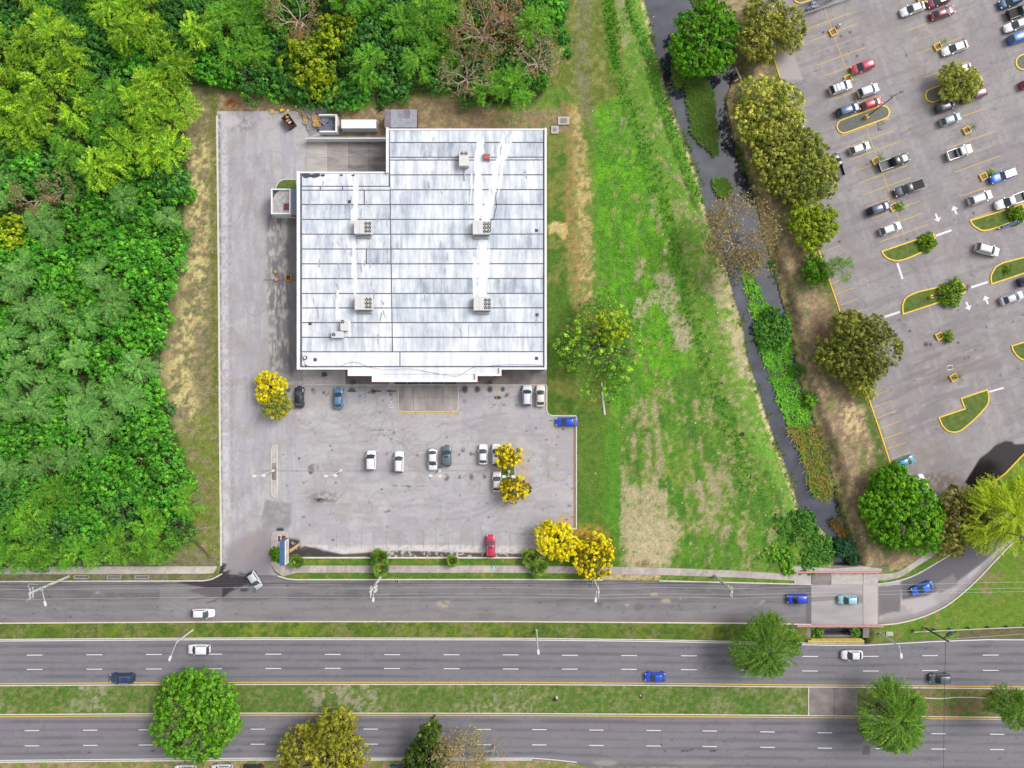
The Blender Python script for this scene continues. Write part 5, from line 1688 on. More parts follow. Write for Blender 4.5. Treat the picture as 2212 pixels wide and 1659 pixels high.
for x, y, w_, d_, lab in ((1709.8, 1364, 14.5, 10.5, 'pale concrete box by the left end of the pink south rail'), (1922, 1369.5, 15, 9, 'pale concrete slab lying past the right end of the pink south rail')):
    o = MB().prism([(-w_ * S / 2, -d_ * S / 2), (w_ * S / 2, -d_ * S / 2 * 0.92), (w_ * S / 2 * 0.96, d_ * S / 2), (-w_ * S / 2, d_ * S / 2)], -0.1, 0.22).prism([(-0.4, -0.25), (0.4, -0.25), (0.4, 0.2), (-0.4, 0.2)], 0.22, 0.27).build('concrete_block', M['concrete'], None, False, (*W(x, y, 0.2), 0))
    tag(o, lab, 'concrete block')
t_ = thing('culvert_mouth', 'small concrete pipe mouth opening onto the creek by the broad green tree', 'culvert', (*W(*Z(2, 0, 1925, 650), -0.6), -1.4), math.radians(25))
MB().box(0.6, 0, 0, 0.22, 2.6, 1.3).build('headwall', M['concrete'], t_)
MB().box(0, 1.1, 0, 1.2, 0.2, 1.0).build('wing_wall', M['concrete'], t_)
MB().box(0, -1.1, 0, 1.2, 0.2, 1.0).build('wing_wall', M['concrete'], t_)
MB().tube([(0.4, 0, 0.5), (0.5, 0, 0.5)], 0.4, 12).build('pipe', M['fan_dark'], t_)

# ================================================================== POLES, LAMPS, WIRES
def util_pole(x, y, h, label, lamp=None, arms=1, transformer=False):
    bx, by = W(x, y)
    t_ = thing('utility_pole', label, 'utility pole', (bx, by, 0), 0, 'utility poles along the service road')
    MB().tube([(0, 0, -0.1), (0, 0, h)], 0.28, 10, 0.2).build('post', M['pole_white'], t_)
    for k in range(arms):
        z = h - 0.25 - 0.8 * k
        MB().box(0, -0.1, z, 0.10, 1.9, 0.12).build('cross_arm', M['pole_white'], t_)
        for yy in (-1.0, -0.35, 0.8):
            MB().cyl(0, yy, z + 0.14, z + 0.4, 0.09, 0.06, 8).build('insulator', M['lamp_glass'], t_)
    MB().box(0.18, 0.0, h - 3.2, 0.25, 0.9, 0.3).build('bracket', M['steel'], t_)
    if transformer:
        for yy in (-0.45, 0.25):
            MB().cyl(0.52, yy, h - 3.0, h - 1.9, 0.3, 0.3, 12).build('transformer', M['pole_white'], t_)
    if lamp:
        lx, ly = lamp
        zz = 8.6
        a = MB().tube([(0, 0, zz - 0.5), (lx * 0.35, ly * 0.35, zz - 0.1), (lx * 0.9, ly * 0.9, zz)], 0.06, 6).build('lamp_arm', M['pole_white'], t_)
        hd = MB().prism([(-0.16, 0.5), (-0.23, -0.1), (-0.15, -0.45), (0.15, -0.45), (0.23, -0.1), (0.16, 0.5)], 0, 0.18)
        o = hd.build('lamp_head', M['lamp_glass'], t_, False, (lx, ly, zz))
        o.rotation_euler = (0, 0, math.atan2(ly, lx) + math.pi / 2)
    return bx, by


PH = 11.8
pb = [util_pole(148.5, 1245, PH, 'pale utility pole with crossarms and drooping jumpers, beside the wood', (0.9, -2.9), 2),
      util_pole(824.9, 1242, PH, 'pale utility pole with two pot transformers beside a fan palm', (-0.05, -2.4), 2, True),
      util_pole(1278.8, 1243.5, 11.5, 'pale utility pole standing under the yellow blossom trees', (-0.25, -2.3), 2),
      util_pole(1544, 1243, 11.5, 'pale utility pole with no lamp, nearest the creek bridge', None, 2)]


def span(name, a, b, sag, r, mat, label, group):
    a, b = np.array(a), np.array(b)
    pts = []
    for k in range(13):
        u = k / 12
        p = a + (b - a) * u
        p[2] -= sag * 4 * u * (1 - u)
        pts.append(tuple(p))
    tag(MB().tube(pts, r, 4).build(name, M[mat]), label, 'power line', group)


ends = [(-75.0 - 60, pb[0][1] + 0.3)] + pb + [(155.0, pb[3][1] + 2.2)]
nm = ['between the frame edge and the pole by the wood', 'between the pole by the wood and the transformer pole', 'between the transformer pole and the pole under yellow trees',
      'between the pole under yellow trees and the lampless pole', 'from the lampless pole across the creek bridge']
for i in range(5):
    (ax, ay), (bx_, by_) = ends[i], ends[i + 1]
    for off, zz, lab in ((-1.1, PH + 0.1, 'pale outer overhead wire '), (-0.45, PH + 0.1, 'pale middle overhead wire '), (0.7, PH + 0.1, 'pale inner overhead wire ')):
        if off == -0.45 and i in (1, 0):
            continue
        span('overhead_wire', (ax, ay + off, zz), (bx_, by_ + off, zz), 0.8, 0.022, 'wire', lab + nm[i], 'overhead wires of the service road')
    if i < 4:
        span('telephone_cable', (ax, ay + 0.2, 7.2), (bx_, by_ + 0.2, 7.2), 0.7, 0.05, 'wire_dark', 'thick black low cable ' + nm[i], 'low black cables of the service road')
for i, pts in enumerate(([(0, -1.0, 11.9), (-0.7, -1.6, 11.5), (-0.9, -1.3, 11.0), (0, -0.9, 10.6)], [(0, 0.9, 11.9), (-0.4, 1.6, 11.4), (0.6, 1.2, 10.2)])):
    o = MB().tube(smooth_line(pts, 5), 0.035, 4).build('jumper_wire', M['wire'], None, False, (pb[0][0], pb[0][1], 0))
    tag(o, ('pale jumper wire looping low off the crossarms by the wood', 'pale jumper wire looping high off the crossarms by the wood')[i], 'wire')


def street_lamp(x, y, h, arm, label):
    bx, by = W(x, y)
    t_ = thing('street_lamp', label, 'street lamp', (bx, by, 0), 0, 'street lamps on the first grass median')
    MB().tube([(0, 0, -0.1), (0, 0, h)], 0.2, 8, 0.13).build('post', M['pole_white'], t_)
    MB().cyl(0, 0, 0, 0.35, 0.3, 0.26, 8).build('base', M['concrete'], t_)
    ax, ay = arm
    MB().tube([(0, 0, h - 0.2), (ax * 0.3, ay * 0.3, h + 0.15), (ax, ay, h + 0.4)], 0.06, 6).build('lamp_arm', M['pole_white'], t_)
    o = MB().prism([(-0.18, 0.5), (-0.25, -0.1), (-0.16, -0.5), (0.16, -0.5), (0.25, -0.1), (0.18, 0.5)], 0, 0.2).build('lamp_head', M['lamp_glass'], t_, False, (ax, ay, h + 0.35))
    o.rotation_euler = (0, 0, math.atan2(ay, ax) + math.pi / 2)


street_lamp(416, 1361, 7.0, (-1.0, -2.9), 'pale street lamp on the grass above the white car on the highway')
street_lamp(1158.5, 1361.5, 7.0, (0.15, -1.6), 'pale street lamp on the grass near the middle of the first median')
street_lamp(1899, 1367, 7.6, (0.1, -1.6), 'pale street lamp beside the culvert right of the pink rails')

dp = thing('signal_pole', 'dark pole with a black signal box and wires by the guard rail', 'signal pole', (*W(1996.5, 1355), 0))
MB().tube([(0, 0, -0.1), (0, 0, 8.2)], 0.2, 8, 0.14).build('post', M['pole_dark'], dp)
MB().cyl(0, 0, 0, 0.3, 0.35, 0.3, 8).build('base', M['clay'], dp)
MB().tube([(0.0, 0.1, 6.6), (0.9, 1.0, 6.8), (2.2, 1.5, 6.9)], 0.1, 6).build('arm', M['black'], dp)
MB().box(0.9, 1.0, 6.6, 1.0, 0.5, 0.5, 0.5).build('signal_box', M['black'], dp)
span('signal_cable', (W(1996.5, 1355)[0] + 0.1, W(1996.5, 1355)[1], 7.0), (W(1996.5, 1355)[0] - 0.2, -100, 7.0), 0.4, 0.045, 'wire_dark', 'thin black cable crossing both highways from the dark pole', None)
span('signal_cable', (W(1996.5, 1355)[0], W(1996.5, 1355)[1], 7.0), (150.0, W(1996.5, 1355)[1] + 4.2, 7.0), 0.5, 0.025, 'wire', 'thin pale cable running off right from the dark pole', None)
gr = thing('guard_rail', 'white steel guard rail on the grass beside the dark pole', 'guard rail')
ribbon(MB(), [(1970, 1363), (2060, 1358.5), (2140, 1355), (2260, 1350.5)], 0.12, 0.5, 0.78).build('rail', M['pole_white'], gr)
for x, y in ((1971, 1360.6), (2016, 1359), (2049, 1357), (2090, 1355), (2131, 1353.5), (2172, 1352), (2213, 1350)):
    MB().box(*W(x, y), -0.1, 0.3, 0.25, 0.8).build('post', M['pole_dark'], gr)


def lot_lamp(x, y, h, ang, label, mat='pole_white', drum='kerb', heads=2, zdrum=0.8, group='lamp posts of the store lot', r=0.32, spread=0.9, hm='lamp_glass'):
    bx, by = W(x, y)
    t_ = thing('lamp_post', label, 'lamp post', (bx, by, 0), 0, group)
    MB().cyl(0, 0, -0.1, zdrum, r, r * 0.86, 16).build('base_drum', M[drum], t_)
    MB().tube([(0, 0, zdrum), (0, 0, h)], 0.12, 8, 0.08).build('post', M[mat], t_)
    c, s = math.cos(ang), math.sin(ang)
    MB().tube([(-spread * c, -spread * s, h), (spread * c, spread * s, h)], 0.06, 6).build('cross_arm', M[mat], t_)
    for k in ((-1, 1) if heads == 2 else (1,)):
        MB().box(k * spread * c, k * spread * s, h - 0.1, 0.62, 0.5, 0.2, ang).build('lamp_head', M[hm], t_)


lot_lamp(590.8, 1016.5, 8.2, 0.05, 'white lamp post standing in the narrow concrete island')
lot_lamp(736.5, 1016.5, 8.2, 0.05, 'white lamp post in the empty middle bays left of the white van')
lot_lamp(950, 1016.5, 8.2, 0.0, 'white lamp post behind the white sedan and dark SUV')
lot_lamp(1099, 1018, 8.2, 0.0, 'white lamp post between the two blossom trees of the middle bays')
lot_lamp(1869.5, 254.5, 12.0, math.radians(25), 'dark twin lamp post on a yellow drum in the gravel island', 'pole_dark', 'kerb_yellow', 2, 0.9, 'lamp posts of the mall lot', 0.42, 0.95, 'black')
lot_lamp(2008, 641.5, 12.2, math.radians(80), 'dark lamp post on a yellow drum in the grass island below the junction', 'pole_dark', 'kerb_yellow', 1, 0.9, 'lamp posts of the mall lot', 0.42, 0.5, 'black')
lot_lamp(2108, 1130, 12.5, math.radians(-20), 'dark lamp post poking through the yellow green tree at the mall corner', 'pole_dark', 'kerb_yellow', 1, 0.9, 'lamp posts of the mall lot', 0.42, 0.5, 'black')


# ================================================================== MALL LOT FURNITURE
def island(pts, fill, label):
    o = thing('traffic_island', label, 'traffic island', group='yellow kerbed islands')
    ribbon(MB(), pts, 0.26, -0.05, 0.15, True).build('kerb', M['kerb_yellow'], o)
    MB().prism(poly_w(pts, 0), -0.05, 0.11).build('ground_fill', M[fill], o)


def capsule(x0, y0, x1, y1, r, n=8):
    a = math.atan2(y1 - y0, x1 - x0)
    P = [(x1 + r * math.cos(a - math.pi / 2 + math.pi * k / n), y1 + r * math.sin(a - math.pi / 2 + math.pi * k / n)) for k in range(n + 1)]
    P += [(x0 + r * math.cos(a + math.pi / 2 + math.pi * k / n), y0 + r * math.sin(a + math.pi / 2 + math.pi * k / n)) for k in range(n + 1)]
    return P


island(capsule(1822, 273.5, 1906, 243, 14.5), 'gravel', 'rounded gravel island carrying the dark twin lamp post')
island(capsule(2013, 206.5, 2106, 175, 14.5), 'gravel', 'rounded gravel island under the small olive tree')
island(capsule(2210, 135, 2300, 104, 16), 'gravel', 'rounded island cut by the right picture edge near the red car')
island(capsule(1728, -8, 1810, -36, 15), 'gravel', 'rounded island above the trolley bay, cut by the top edge')
i5 = ZP(3, 1, (982, 515), (1425, 362), (1440, 400), (1392, 490), (1250, 555)) + smooth_line(ZP(3, 1, (1180, 582), (1110, 596), (1040, 577), (1000, 545), (985, 520)), 3)
island(i5, 'turf', 'long grass island below the white hatchback with a bush at its tip')
i6 = ZP(3, 1, (1745, 248), (2000, 170), (2196, 102), (2205, 140), (2140, 245)) + smooth_line(ZP(3, 1, (2000, 300), (1870, 335), (1810, 315), (1770, 288)), 3)
island(i6, 'turf', 'long grass island above the nested blue trolleys')
i7 = smooth_line(ZP(3, 1, (1160, 985), (1180, 930), (1215, 898), (1300, 862)), 3) + ZP(3, 1, (1475, 822), (1640, 770), (1685, 800), (1700, 870), (1530, 935), (1165, 1055))
island(i7, 'turf', 'long grass island holding the dark single lamp post')
i8 = smooth_line(ZP(3, 1, (1930, 795), (1924, 735), (1940, 690), (1970, 645), (2030, 612)), 3) + ZP(3, 1, (2230, 560), (2460, 470), (2460, 620), (2230, 695))
island(i8, 'turf', 'grass island with a low sapling at the right edge of the lot')
i9 = ZP(3, 1, (2105, 1330), (2250, 1285), (2420, 1240), (2420, 1440)) + smooth_line(ZP(3, 1, (2230, 1458), (2180, 1440), (2140, 1405), (2112, 1360)), 3)
island(i9, 'turf', 'grass island corner cut by the right edge above the puddle')
i10 = ZP(3, 2, (1475, 290), (1700, 214), (1668, 126), (1890, 50)) + smooth_line(ZP(3, 2, (1906, 105), (1898, 165), (1865, 215), (1795, 290), (1720, 358), (1660, 402), (1605, 416), (1548, 402), (1505, 360)), 3)
island(i10, 'turf', 'stepped grass island standing alone near the dark puddle')
P = ZP(1, 2, (2070, 560), (2110, 522), (2170, 525), (2215, 560)) + ZP(2, 2, (22, 600), (26, 800), (22, 960), (-40, 1010), (-90, 990), (-98, 700))
o = thing('traffic_island', 'grassy island under the two blossom trees in the store lot', 'traffic island')
ribbon(MB(), P, 0.16, -0.05, 0.14, True).build('kerb', M['kerb'], o)
MB().prism(poly_w(P, 0), -0.05, 0.1).build('ground_fill', M['turf'], o)

frond_c = np.array([C(112, 150, 40), C(96, 138, 36), C(138, 166, 52)])


def frond_mesh(name, n, L, w, seed, droop=0.5, up=0.5, leaflets=7, cols=frond_c, jit=0.25):
    r = np.random.default_rng(seed)
    V, F, Cc = [], [], []
    for i in range(n):
        a = 2 * math.pi * i / n + r.uniform(-jit, jit)
        l = L * r.uniform(0.75, 1.1)
        e = up * r.uniform(0.4, 1.3)
        base = cols[r.integers(len(cols))] * r.uniform(0.8, 1.2)
        P = []
        for k in range(leaflets + 1):
            t_ = k / leaflets
            rad = l * t_
            P.append((rad * math.cos(a), rad * math.sin(a), e * l * t_ - droop * l * t_ * t_))
        nx_, ny_ = -math.sin(a), math.cos(a)
        for k in range(1, leaflets + 1):
            p, q = np.array(P[k - 1]), np.array(P[k])
            ww = w * (1 - 0.6 * abs(2 * k / leaflets - 0.9))
            for sg_ in (-1, 1):
                tip = q + np.array((nx_ * sg_ * ww, ny_ * sg_ * ww, -0.12 * ww)) + (q - p) * 0.5
                b = len(V)
                V += [p, p * 0.45 + q * 0.55, tip, p * 0.6 + tip * 0.4 - np.array((0, 0, 0.02))]
                F.append((b, b + 1, b + 2, b + 3))
                Cc += [base * r.uniform(0.85, 1.15)] * 4
    return npmesh(name, np.array(V), np.array(F), M['leaf'], np.array(Cc))


PALM = frond_mesh('palm_fronds', 9, 1.25, 0.24, 3)
SHRUB_SMALL = None


def planter(x, y, label):
    t_ = thing('square_planter', label, 'planter', (*W(x, y, 0.2), 0), math.radians(20 + 8), 'yellow square planters')
    for a, b, c_, d_ in ((0, 0.62, 1.4, 0.17), (0, -0.62, 1.4, 0.17), (0.62, 0, 0.17, 1.07), (-0.62, 0, 0.17, 1.07)):
        MB().box(a, b, -0.05, c_, d_, 0.4).build('kerb', M['kerb_yellow'], t_)
    MB().box(0, 0, -0.05, 1.07, 1.07, 0.25).build('soil', M['soil'], t_)


def small_palm(x, y, h, label, mesh=None, sc_=1.0):
    t_ = thing('young_palm', label, 'palm', (*W(x, y, 0.3), 0.15), random.uniform(0, 6), 'young palms of the mall lot')
    MB().tube([(0, 0, 0), (0.03, 0, h)], 0.09, 6, 0.06).build('trunk', M['bark'], t_)
    o = obj('fronds', mesh or PALM, t_, (0.03, 0, h))
    o.scale = (sc_,) * 3


for x, y, ph, lab in ((1799.5, 69.5, 0, 'bare'), (1832, 169.5, 2.2, 'red hatchback'), (2025.8, 100.8, 2.2, 'white car with the black roof'), (1892, 348, 1.9, 'black pickup'), (2088.3, 281.5, 2.2, 'silver hatchback'), (2124.5, 381.3, 0, 'blue and white jeep'),
                      (1930, 448, 0, 'navy SUV'), (2029, 726, 0, 'drain grate'), (2060, 815.5, 2.0, 'grass island'), (1990, 0, 0, 'top edge')):
    planter(x, y, {'bare': 'yellow square planter with bare soil and a broken corner by the blue trolley', 'red hatchback': 'yellow square planter with a palm, nose to the crimson SUV', 'white car with the black roof': 'yellow square planter with a palm left of the black roofed white car',
                   'black pickup': 'yellow square planter with a palm behind the black pickup', 'silver hatchback': 'yellow square planter with a palm right of the silver teal hatchback', 'blue and white jeep': 'yellow square planter left of the blue jeep with a white roof',
                   'navy SUV': 'yellow square planter with a bush at the nose of the navy SUV', 'drain grate': 'yellow square planter with a bush in the empty bays above the drain grate', 'grass island': 'yellow square planter with a pale palm below the drain grate', 'top edge': 'yellow square planter cut by the top picture edge'}[lab])
    if ph:
        small_palm(x, y, ph, {'red hatchback': 'young palm leaning over the nose of the crimson SUV', 'white car with the black roof': 'young palm left of the black roofed white car', 'black pickup': 'bright young palm over the bed of the black pickup',
                              'silver hatchback': 'young palm right of the silver teal hatchback', 'grass island': 'pale lime young palm below the drain grate'}[lab], None, 1.25 if lab == 'black pickup' else (0.95 if lab != 'grass island' else 1.1))
for x, y, a, w_, d_, lab in ((1730.5, 178, 22, 20, 6.5, 'black slotted drain grate by the concrete apron of the mall lot'), (2052.3, 794, 10, 13, 10, 'square drain grate above the lowest yellow planter')):
    t_ = thing('drain_grate', lab, 'drain grate', (*W(x, y), 0), math.radians(a))
    MB().box(0, 0, -0.02, w_ * S, d_ * S, 0.04).build('frame', M['black' if w_ > 15 else 'kerb'], t_)
    for k in range(6):
        MB().box(-w_ * S * 0.36 + k * w_ * S * 0.145, 0, 0.02, 0.07 if w_ > 15 else 0.12, d_ * S * 0.66, 0.02).build('bar', M['steel' if w_ > 15 else 'fan_dark'], t_)
for x, y, lab in ((856.3, 1255.3, 'black kerb drain grate right of the transformer pole'), (1274.5, 1255.3, 'black kerb drain grate by the pole under yellow trees')):
    t_ = thing('drain_grate', lab, 'drain grate', (*W(x, y), 0.0))
    MB().box(0, 0, -0.02, 11 * S, 7 * S, 0.05).build('frame', M['kerb'], t_)
    for k in (-1, 1):
        MB().box(k * 2.5 * S, 0, 0.03, 4.4 * S, 6.2 * S, 0.02).build('grate_bar', M['fan_dark'], t_)


def trolley(x, y, a, label, mesh_cache={}):
    if 'p' not in mesh_cache:
        t_ = thing('shopping_trolley', label, 'shopping trolley', group='shopping trolleys of the mall')
        mb = MB()
        for z in (0.45, 0.7, 0.95):
            e = 0.05 * (z - 0.45)
            mb.tube([(-0.4, -0.24 - e, z), (0.45, -0.2, z), (0.45, 0.2, z), (-0.4, 0.24 + e, z), (-0.4, -0.24 - e, z)], 0.018, 4)
        for xx in np.arange(-0.35, 0.45, 0.16):
            for yy in (-0.24, 0.24):
                mb.tube([(xx, yy * 0.9, 0.45), (xx, yy, 0.95)], 0.012, 4)
        mb.box(0.02, 0, 0.43, 0.85, 0.4, 0.02)
        mb.build('basket', M['steel'], t_)
        MB().tube([(-0.52, -0.25, 1.0), (-0.52, 0.25, 1.0)], 0.03, 6).build('handle', M['blue_plastic'], t_)
        MB().box(-0.38, 0, 0.72, 0.2, 0.36, 0.24).build('child_seat', M['blue_plastic'], t_)
        MB().tube([(-0.42, -0.22, 0.42), (-0.3, -0.22, 0.12), (0.4, -0.2, 0.12), (0.4, 0.2, 0.12), (-0.3, 0.22, 0.12), (-0.42, 0.22, 0.42)], 0.02, 4).build('frame', M['steel'], t_)
        wm = MB().tube([(0, -0.02, 0.06), (0, 0.02, 0.06)], 0.06, 8).mesh('wheel', M['rubber'])
        for xx in (-0.3, 0.38):
            for yy in (-0.22, 0.22):
                obj('wheel', wm, t_, (xx, yy, 0))
        mesh_cache['p'] = t_
    else:
        t_ = copy_tree(mesh_cache['p'], label=label)
    t_.location = (*W(x, y), 0.0)
    t_.rotation_euler = (0, 0, math.radians(a))
    return t_


for k in range(7):
    trolley(2158 + k * 5.2, 492.5 - k * 1.75, 200, ('nested blue trolley below the grass island, %s from its open end') % ('first', 'second', 'third', 'fourth', 'fifth', 'sixth', 'seventh')[k])
trolley(1811, 57, 60, 'single shopping trolley left standing by the bare yellow planter')
for k, (x, y, a) in enumerate(((1746, 20, 20), (1753, 17.5, 22), (1762, 15, 200), (1755, 8, 18), (1790, 2, 20), (1797, -1, 20))):
    trolley(x, y, a, 'blue handled trolley inside the trolley bay, ' + ('leftmost', 'second from left', 'third from left, reversed', 'the one nearest the yellow island', 'second from right', 'rightmost')[k])
cb = thing('trolley_bay', 'steel railed trolley bay at the top edge of the mall lot', 'trolley bay')
for z in (0.4, 0.7, 1.0):
    for a, b in (((1729, 33), (1850, -9)), ((1722, 12), (1843, -30)), ((1729, 33), (1722, 12))):
        MB().tube([(*W(*a, z), z), (*W(*b, z), z)], 0.06, 5).build('rail', M['steel'], cb)
for a in ((1729, 33), (1765, 20.5), (1801, 8), (1722, 12), (1758, -0.5)):
    MB().tube([(*W(*a), 0), (*W(*a, 1), 1.05)], 0.06, 6).build('post', M['steel'], cb)
for k in range(4):
    MB().tube([(*W(1779 + k * 2.4, -8, 0.9), 0.9), (*W(1784 + k * 2.4, 9, 0.9), 0.9)], 0.04, 4).build('cross_bar', M['steel'], cb)
for x, y, lab in ((1900, 267, 'grey paving slab on the asphalt by the gravel island, left of the upper two'), (1908.5, 263.5, 'grey paving slab on the asphalt by the gravel island, right of the upper two'), (1901.5, 277, 'grey paving slab on the asphalt by the gravel island, the lower one')):
    o = MB().prism([(-0.42, -0.36), (0.42, -0.36), (0.40, 0.36), (-0.42, 0.34)], 0, 0.09).prism([(-0.36, -0.3), (0.36, -0.3), (0.34, 0.3), (-0.36, 0.28)], 0.09, 0.13).build('paving_slab', plain('slab_grey', C(142, 138, 124), 0.9), None, False, (*W(x, y), 0), (0, 0, math.radians(12)))
    tag(o, lab, 'paving slab', 'loose slabs by the gravel island')

# ---- odds and ends on the grass
t_ = thing('old_tyre', 'old black tyre lying in the rough grass near the creek', 'tyre', (*W(1603.3, 938, 0.1), 0.08))
mb = MB()
for k in range(14):
    a0, a1 = 2 * math.pi * k / 14, 2 * math.pi * (k + 1) / 14
    mb.tube([(0.3 * math.cos(a0), 0.3 * math.sin(a0), 0.1), (0.3 * math.cos(a1), 0.3 * math.sin(a1), 0.1)], 0.12, 6)
mb.build('tread', M['rubber'], t_)
o = MB()
pts = [(1299.5, 826), (1301, 845), (1303, 868), (1306.5, 896)]
ribbon(o, pts, 0.34, -0.1, 0.22)
tag(o.build('low_wall', M['kerb']), 'broken pale low wall in the grass below the tufted tree', 'wall')
t_ = thing('kerbside_inlet', 'small square concrete inlet frame by the red car on the grass strip', 'inlet', (*W(1067, 1218.5), 0))
for a, b, c_, d_ in ((0, 0.62, 0.7, 0.1), (0.3, -0.1, 0.1, 1.4), (-0.3, -0.1, 0.1, 1.4)):
    MB().box(a, b, -0.05, c_, d_, 0.22).build('kerb', M['concrete_dark'], t_)
MB().box(0, -0.65, 0.12, 0.6, 0.8, 0.05).build('teal_cover', plain('pale_teal_paint', C(158, 216, 210), 0.6), t_)
for k, (x, y, w_) in enumerate(((283, 1246, 32), (353, 1246.5, 30), (413, 1246.5, 30))):
    t_ = thing('inlet_box', 'open concrete drain box on the verge by the wood, ' + ('nearest the pole', 'middle one', 'furthest from the pole')[k], 'drain box', (*W(x - 106 + 0, y), 0)) if False else thing('inlet_box', 'open concrete drain box on the verge by the wood, ' + ('nearest the pole', 'middle one', 'furthest from the pole')[k], 'drain box', (*W(x - 106, y), 0), 0, 'drain boxes on the verge')
    w_ *= S
    for a, b, c_, d_ in ((0, 0.3, w_, 0.1), (0, -0.3, w_, 0.12), (w_ / 2, 0, 0.12, 0.6), (-w_ / 2, 0, 0.12, 0.6)):
        MB().box(a, b, -0.05, c_, d_, 0.22).build('kerb', M['concrete'], t_)
    MB().box(0, 0, -0.05, w_ * 0.96, 0.5, 0.1).build('base', M['gravel'], t_)
stump = thing('tree_stump', 'dark tree stump with a pale cut in the wide median grass', 'tree stump', (*W(1199, 1510), 0.0))
MB().tube([(0, 0, -0.1), (0.05, 0, 0.3), (0.1, 0.05, 0.55)], 0.42, 9, 0.3).build('trunk', M['rubber'], stump)
MB().cyl(0.32, 0.35, 0.0, 0.42, 0.3, 0.24, 8).build('cut_wood', M['kerb'], stump)
stump = thing('tree_stump', 'small dark stump with a pale flower head in the wide median', 'tree stump', (*W(1384, 1505), 0.0))
MB().tube([(0, 0, -0.1), (0.02, 0, 0.35)], 0.2, 8, 0.15).build('trunk', M['rubber'], stump)
MB().cyl(-0.1, 0.3, 0.0, 0.3, 0.16, 0.12, 8).build('cut_wood', M['kerb'], stump)
lit = MB()
lr = random.Random(3)
for x, y in [(1280, 1480 - 1240)] + [(lr.gauss(1365 + 0.25 * yy, 30), yy) for yy in np.linspace(20, 1180, 70)] + [(lr.uniform(1185, 1700), lr.uniform(900, 1200)) for _ in range(26)] + [(lr.uniform(1780, 1900), lr.uniform(600, 1180)) for _ in range(20)] + [(lr.uniform(420, 470), lr.uniform(200, 1200)) for _ in range(14)] + [(lr.uniform(590, 660), lr.uniform(220, 250)) for _ in range(22)]:
    a, s_ = lr.uniform(0, 6), lr.uniform(0.1, 0.28)
    lit.box(*W(x, y), 0.1, s_, s_ * 0.6, 0.06, a)
tag(lit.build('litter', M['sign_white']), kind='stuff')

# ================================================================== VEHICLES
PAINT = {}


def paint(name, rgb, rough=0.3):
    if name not in PAINT:
        m, n, l, b = new_mat('car_paint_' + name)
        b.inputs['Base Color'].default_value = (*C(*rgb), 1)
        b.inputs['Roughness'].default_value = rough
        b.inputs['Coat Weight'].default_value = 0.5
        b.inputs['Coat Roughness'].default_value = 0.05
        nz = n.new('ShaderNodeTexNoise')
        nz.inputs['Scale'].default_value = 1.5
        geo = n.new('ShaderNodeNewGeometry')
        l.new(geo.outputs['Position'], nz.inputs['Vector'])
        mr = n.new('ShaderNodeMapRange')
        mr.inputs['To Min'].default_value = rough - 0.08
        mr.inputs['To Max'].default_value = rough + 0.14
        l.new(nz.outputs['Fac'], mr.inputs['Value'])
        l.new(mr.outputs[0], b.inputs['Roughness'])
        PAINT[name] = m
    return PAINT[name]


for nme, rgb in dict(white=(248, 246, 250), cream=(240, 228, 218), black=(34, 36, 42), steelblue=(96, 140, 178), slate=(92, 108, 122), red=(206, 30, 74), crimson=(200, 24, 84), scarlet=(216, 40, 66), maroon=(136, 34, 64), plum=(130, 62, 104),
                     blue=(18, 78, 220), royal=(18, 56, 200), brightblue=(22, 110, 230), navy=(28, 52, 104), petrol=(52, 96, 138), ice=(156, 214, 226), teal=(60, 150, 178), silver=(206, 208, 214), silverteal=(176, 196, 206), grey=(86, 92, 102), azure=(30, 120, 226), darkgrey=(62, 68, 78), pearl=(232, 236, 246)).items():
    paint(nme, rgb)

TYPES = {  # rear glass base, rear roof, front roof, windscreen base (fractions from tail), belt z, roof z, top profile
    'sedan': (0.12, 0.25, 0.55, 0.73, 0.93, 1.44, [(0, .55), (.02, .80), (.05, .90), (.13, .96), (.70, .95), (.86, .84), (.96, .70), (1, .50)]),
    'suv': (0.03, 0.105, 0.57, 0.73, 1.04, 1.70, [(0, .60), (.012, .90), (.03, 1.02), (.2, 1.05), (.71, 1.05), (.88, .95), (.97, .80), (1, .55)]),
    'hatch': (0.03, 0.15, 0.55, 0.74, 0.96, 1.52, [(0, .55), (.012, .85), (.03, .95), (.2, .98), (.72, .97), (.88, .86), (.97, .72), (1, .50)]),
    'van': (0.03, 0.09, 0.60, 0.77, 1.06, 1.82, [(0, .60), (.012, .92), (.03, 1.05), (.2, 1.07), (.76, 1.06), (.9, .96), (.97, .82), (1, .55)]),
    'pickup': (0.42, 0.45, 0.61, 0.735, 1.08, 1.78, [(.40, 1.04), (.41, 1.08), (.5, 1.08), (.72, 1.08), (.9, 1.0), (.98, .84), (1, .6)]),
    'jeep': (0.04, 0.07, 0.50, 0.57, 1.08, 1.80, [(0, .6), (.015, 1.04), (.04, 1.08), (.2, 1.08), (.57, 1.08), (.9, 1.02), (.98, .9), (1, .6)])}
CARM = {}


def lerp(prof, t_):
    a = np.array(prof)
    return float(np.interp(t_, a[:, 0], a[:, 1]))


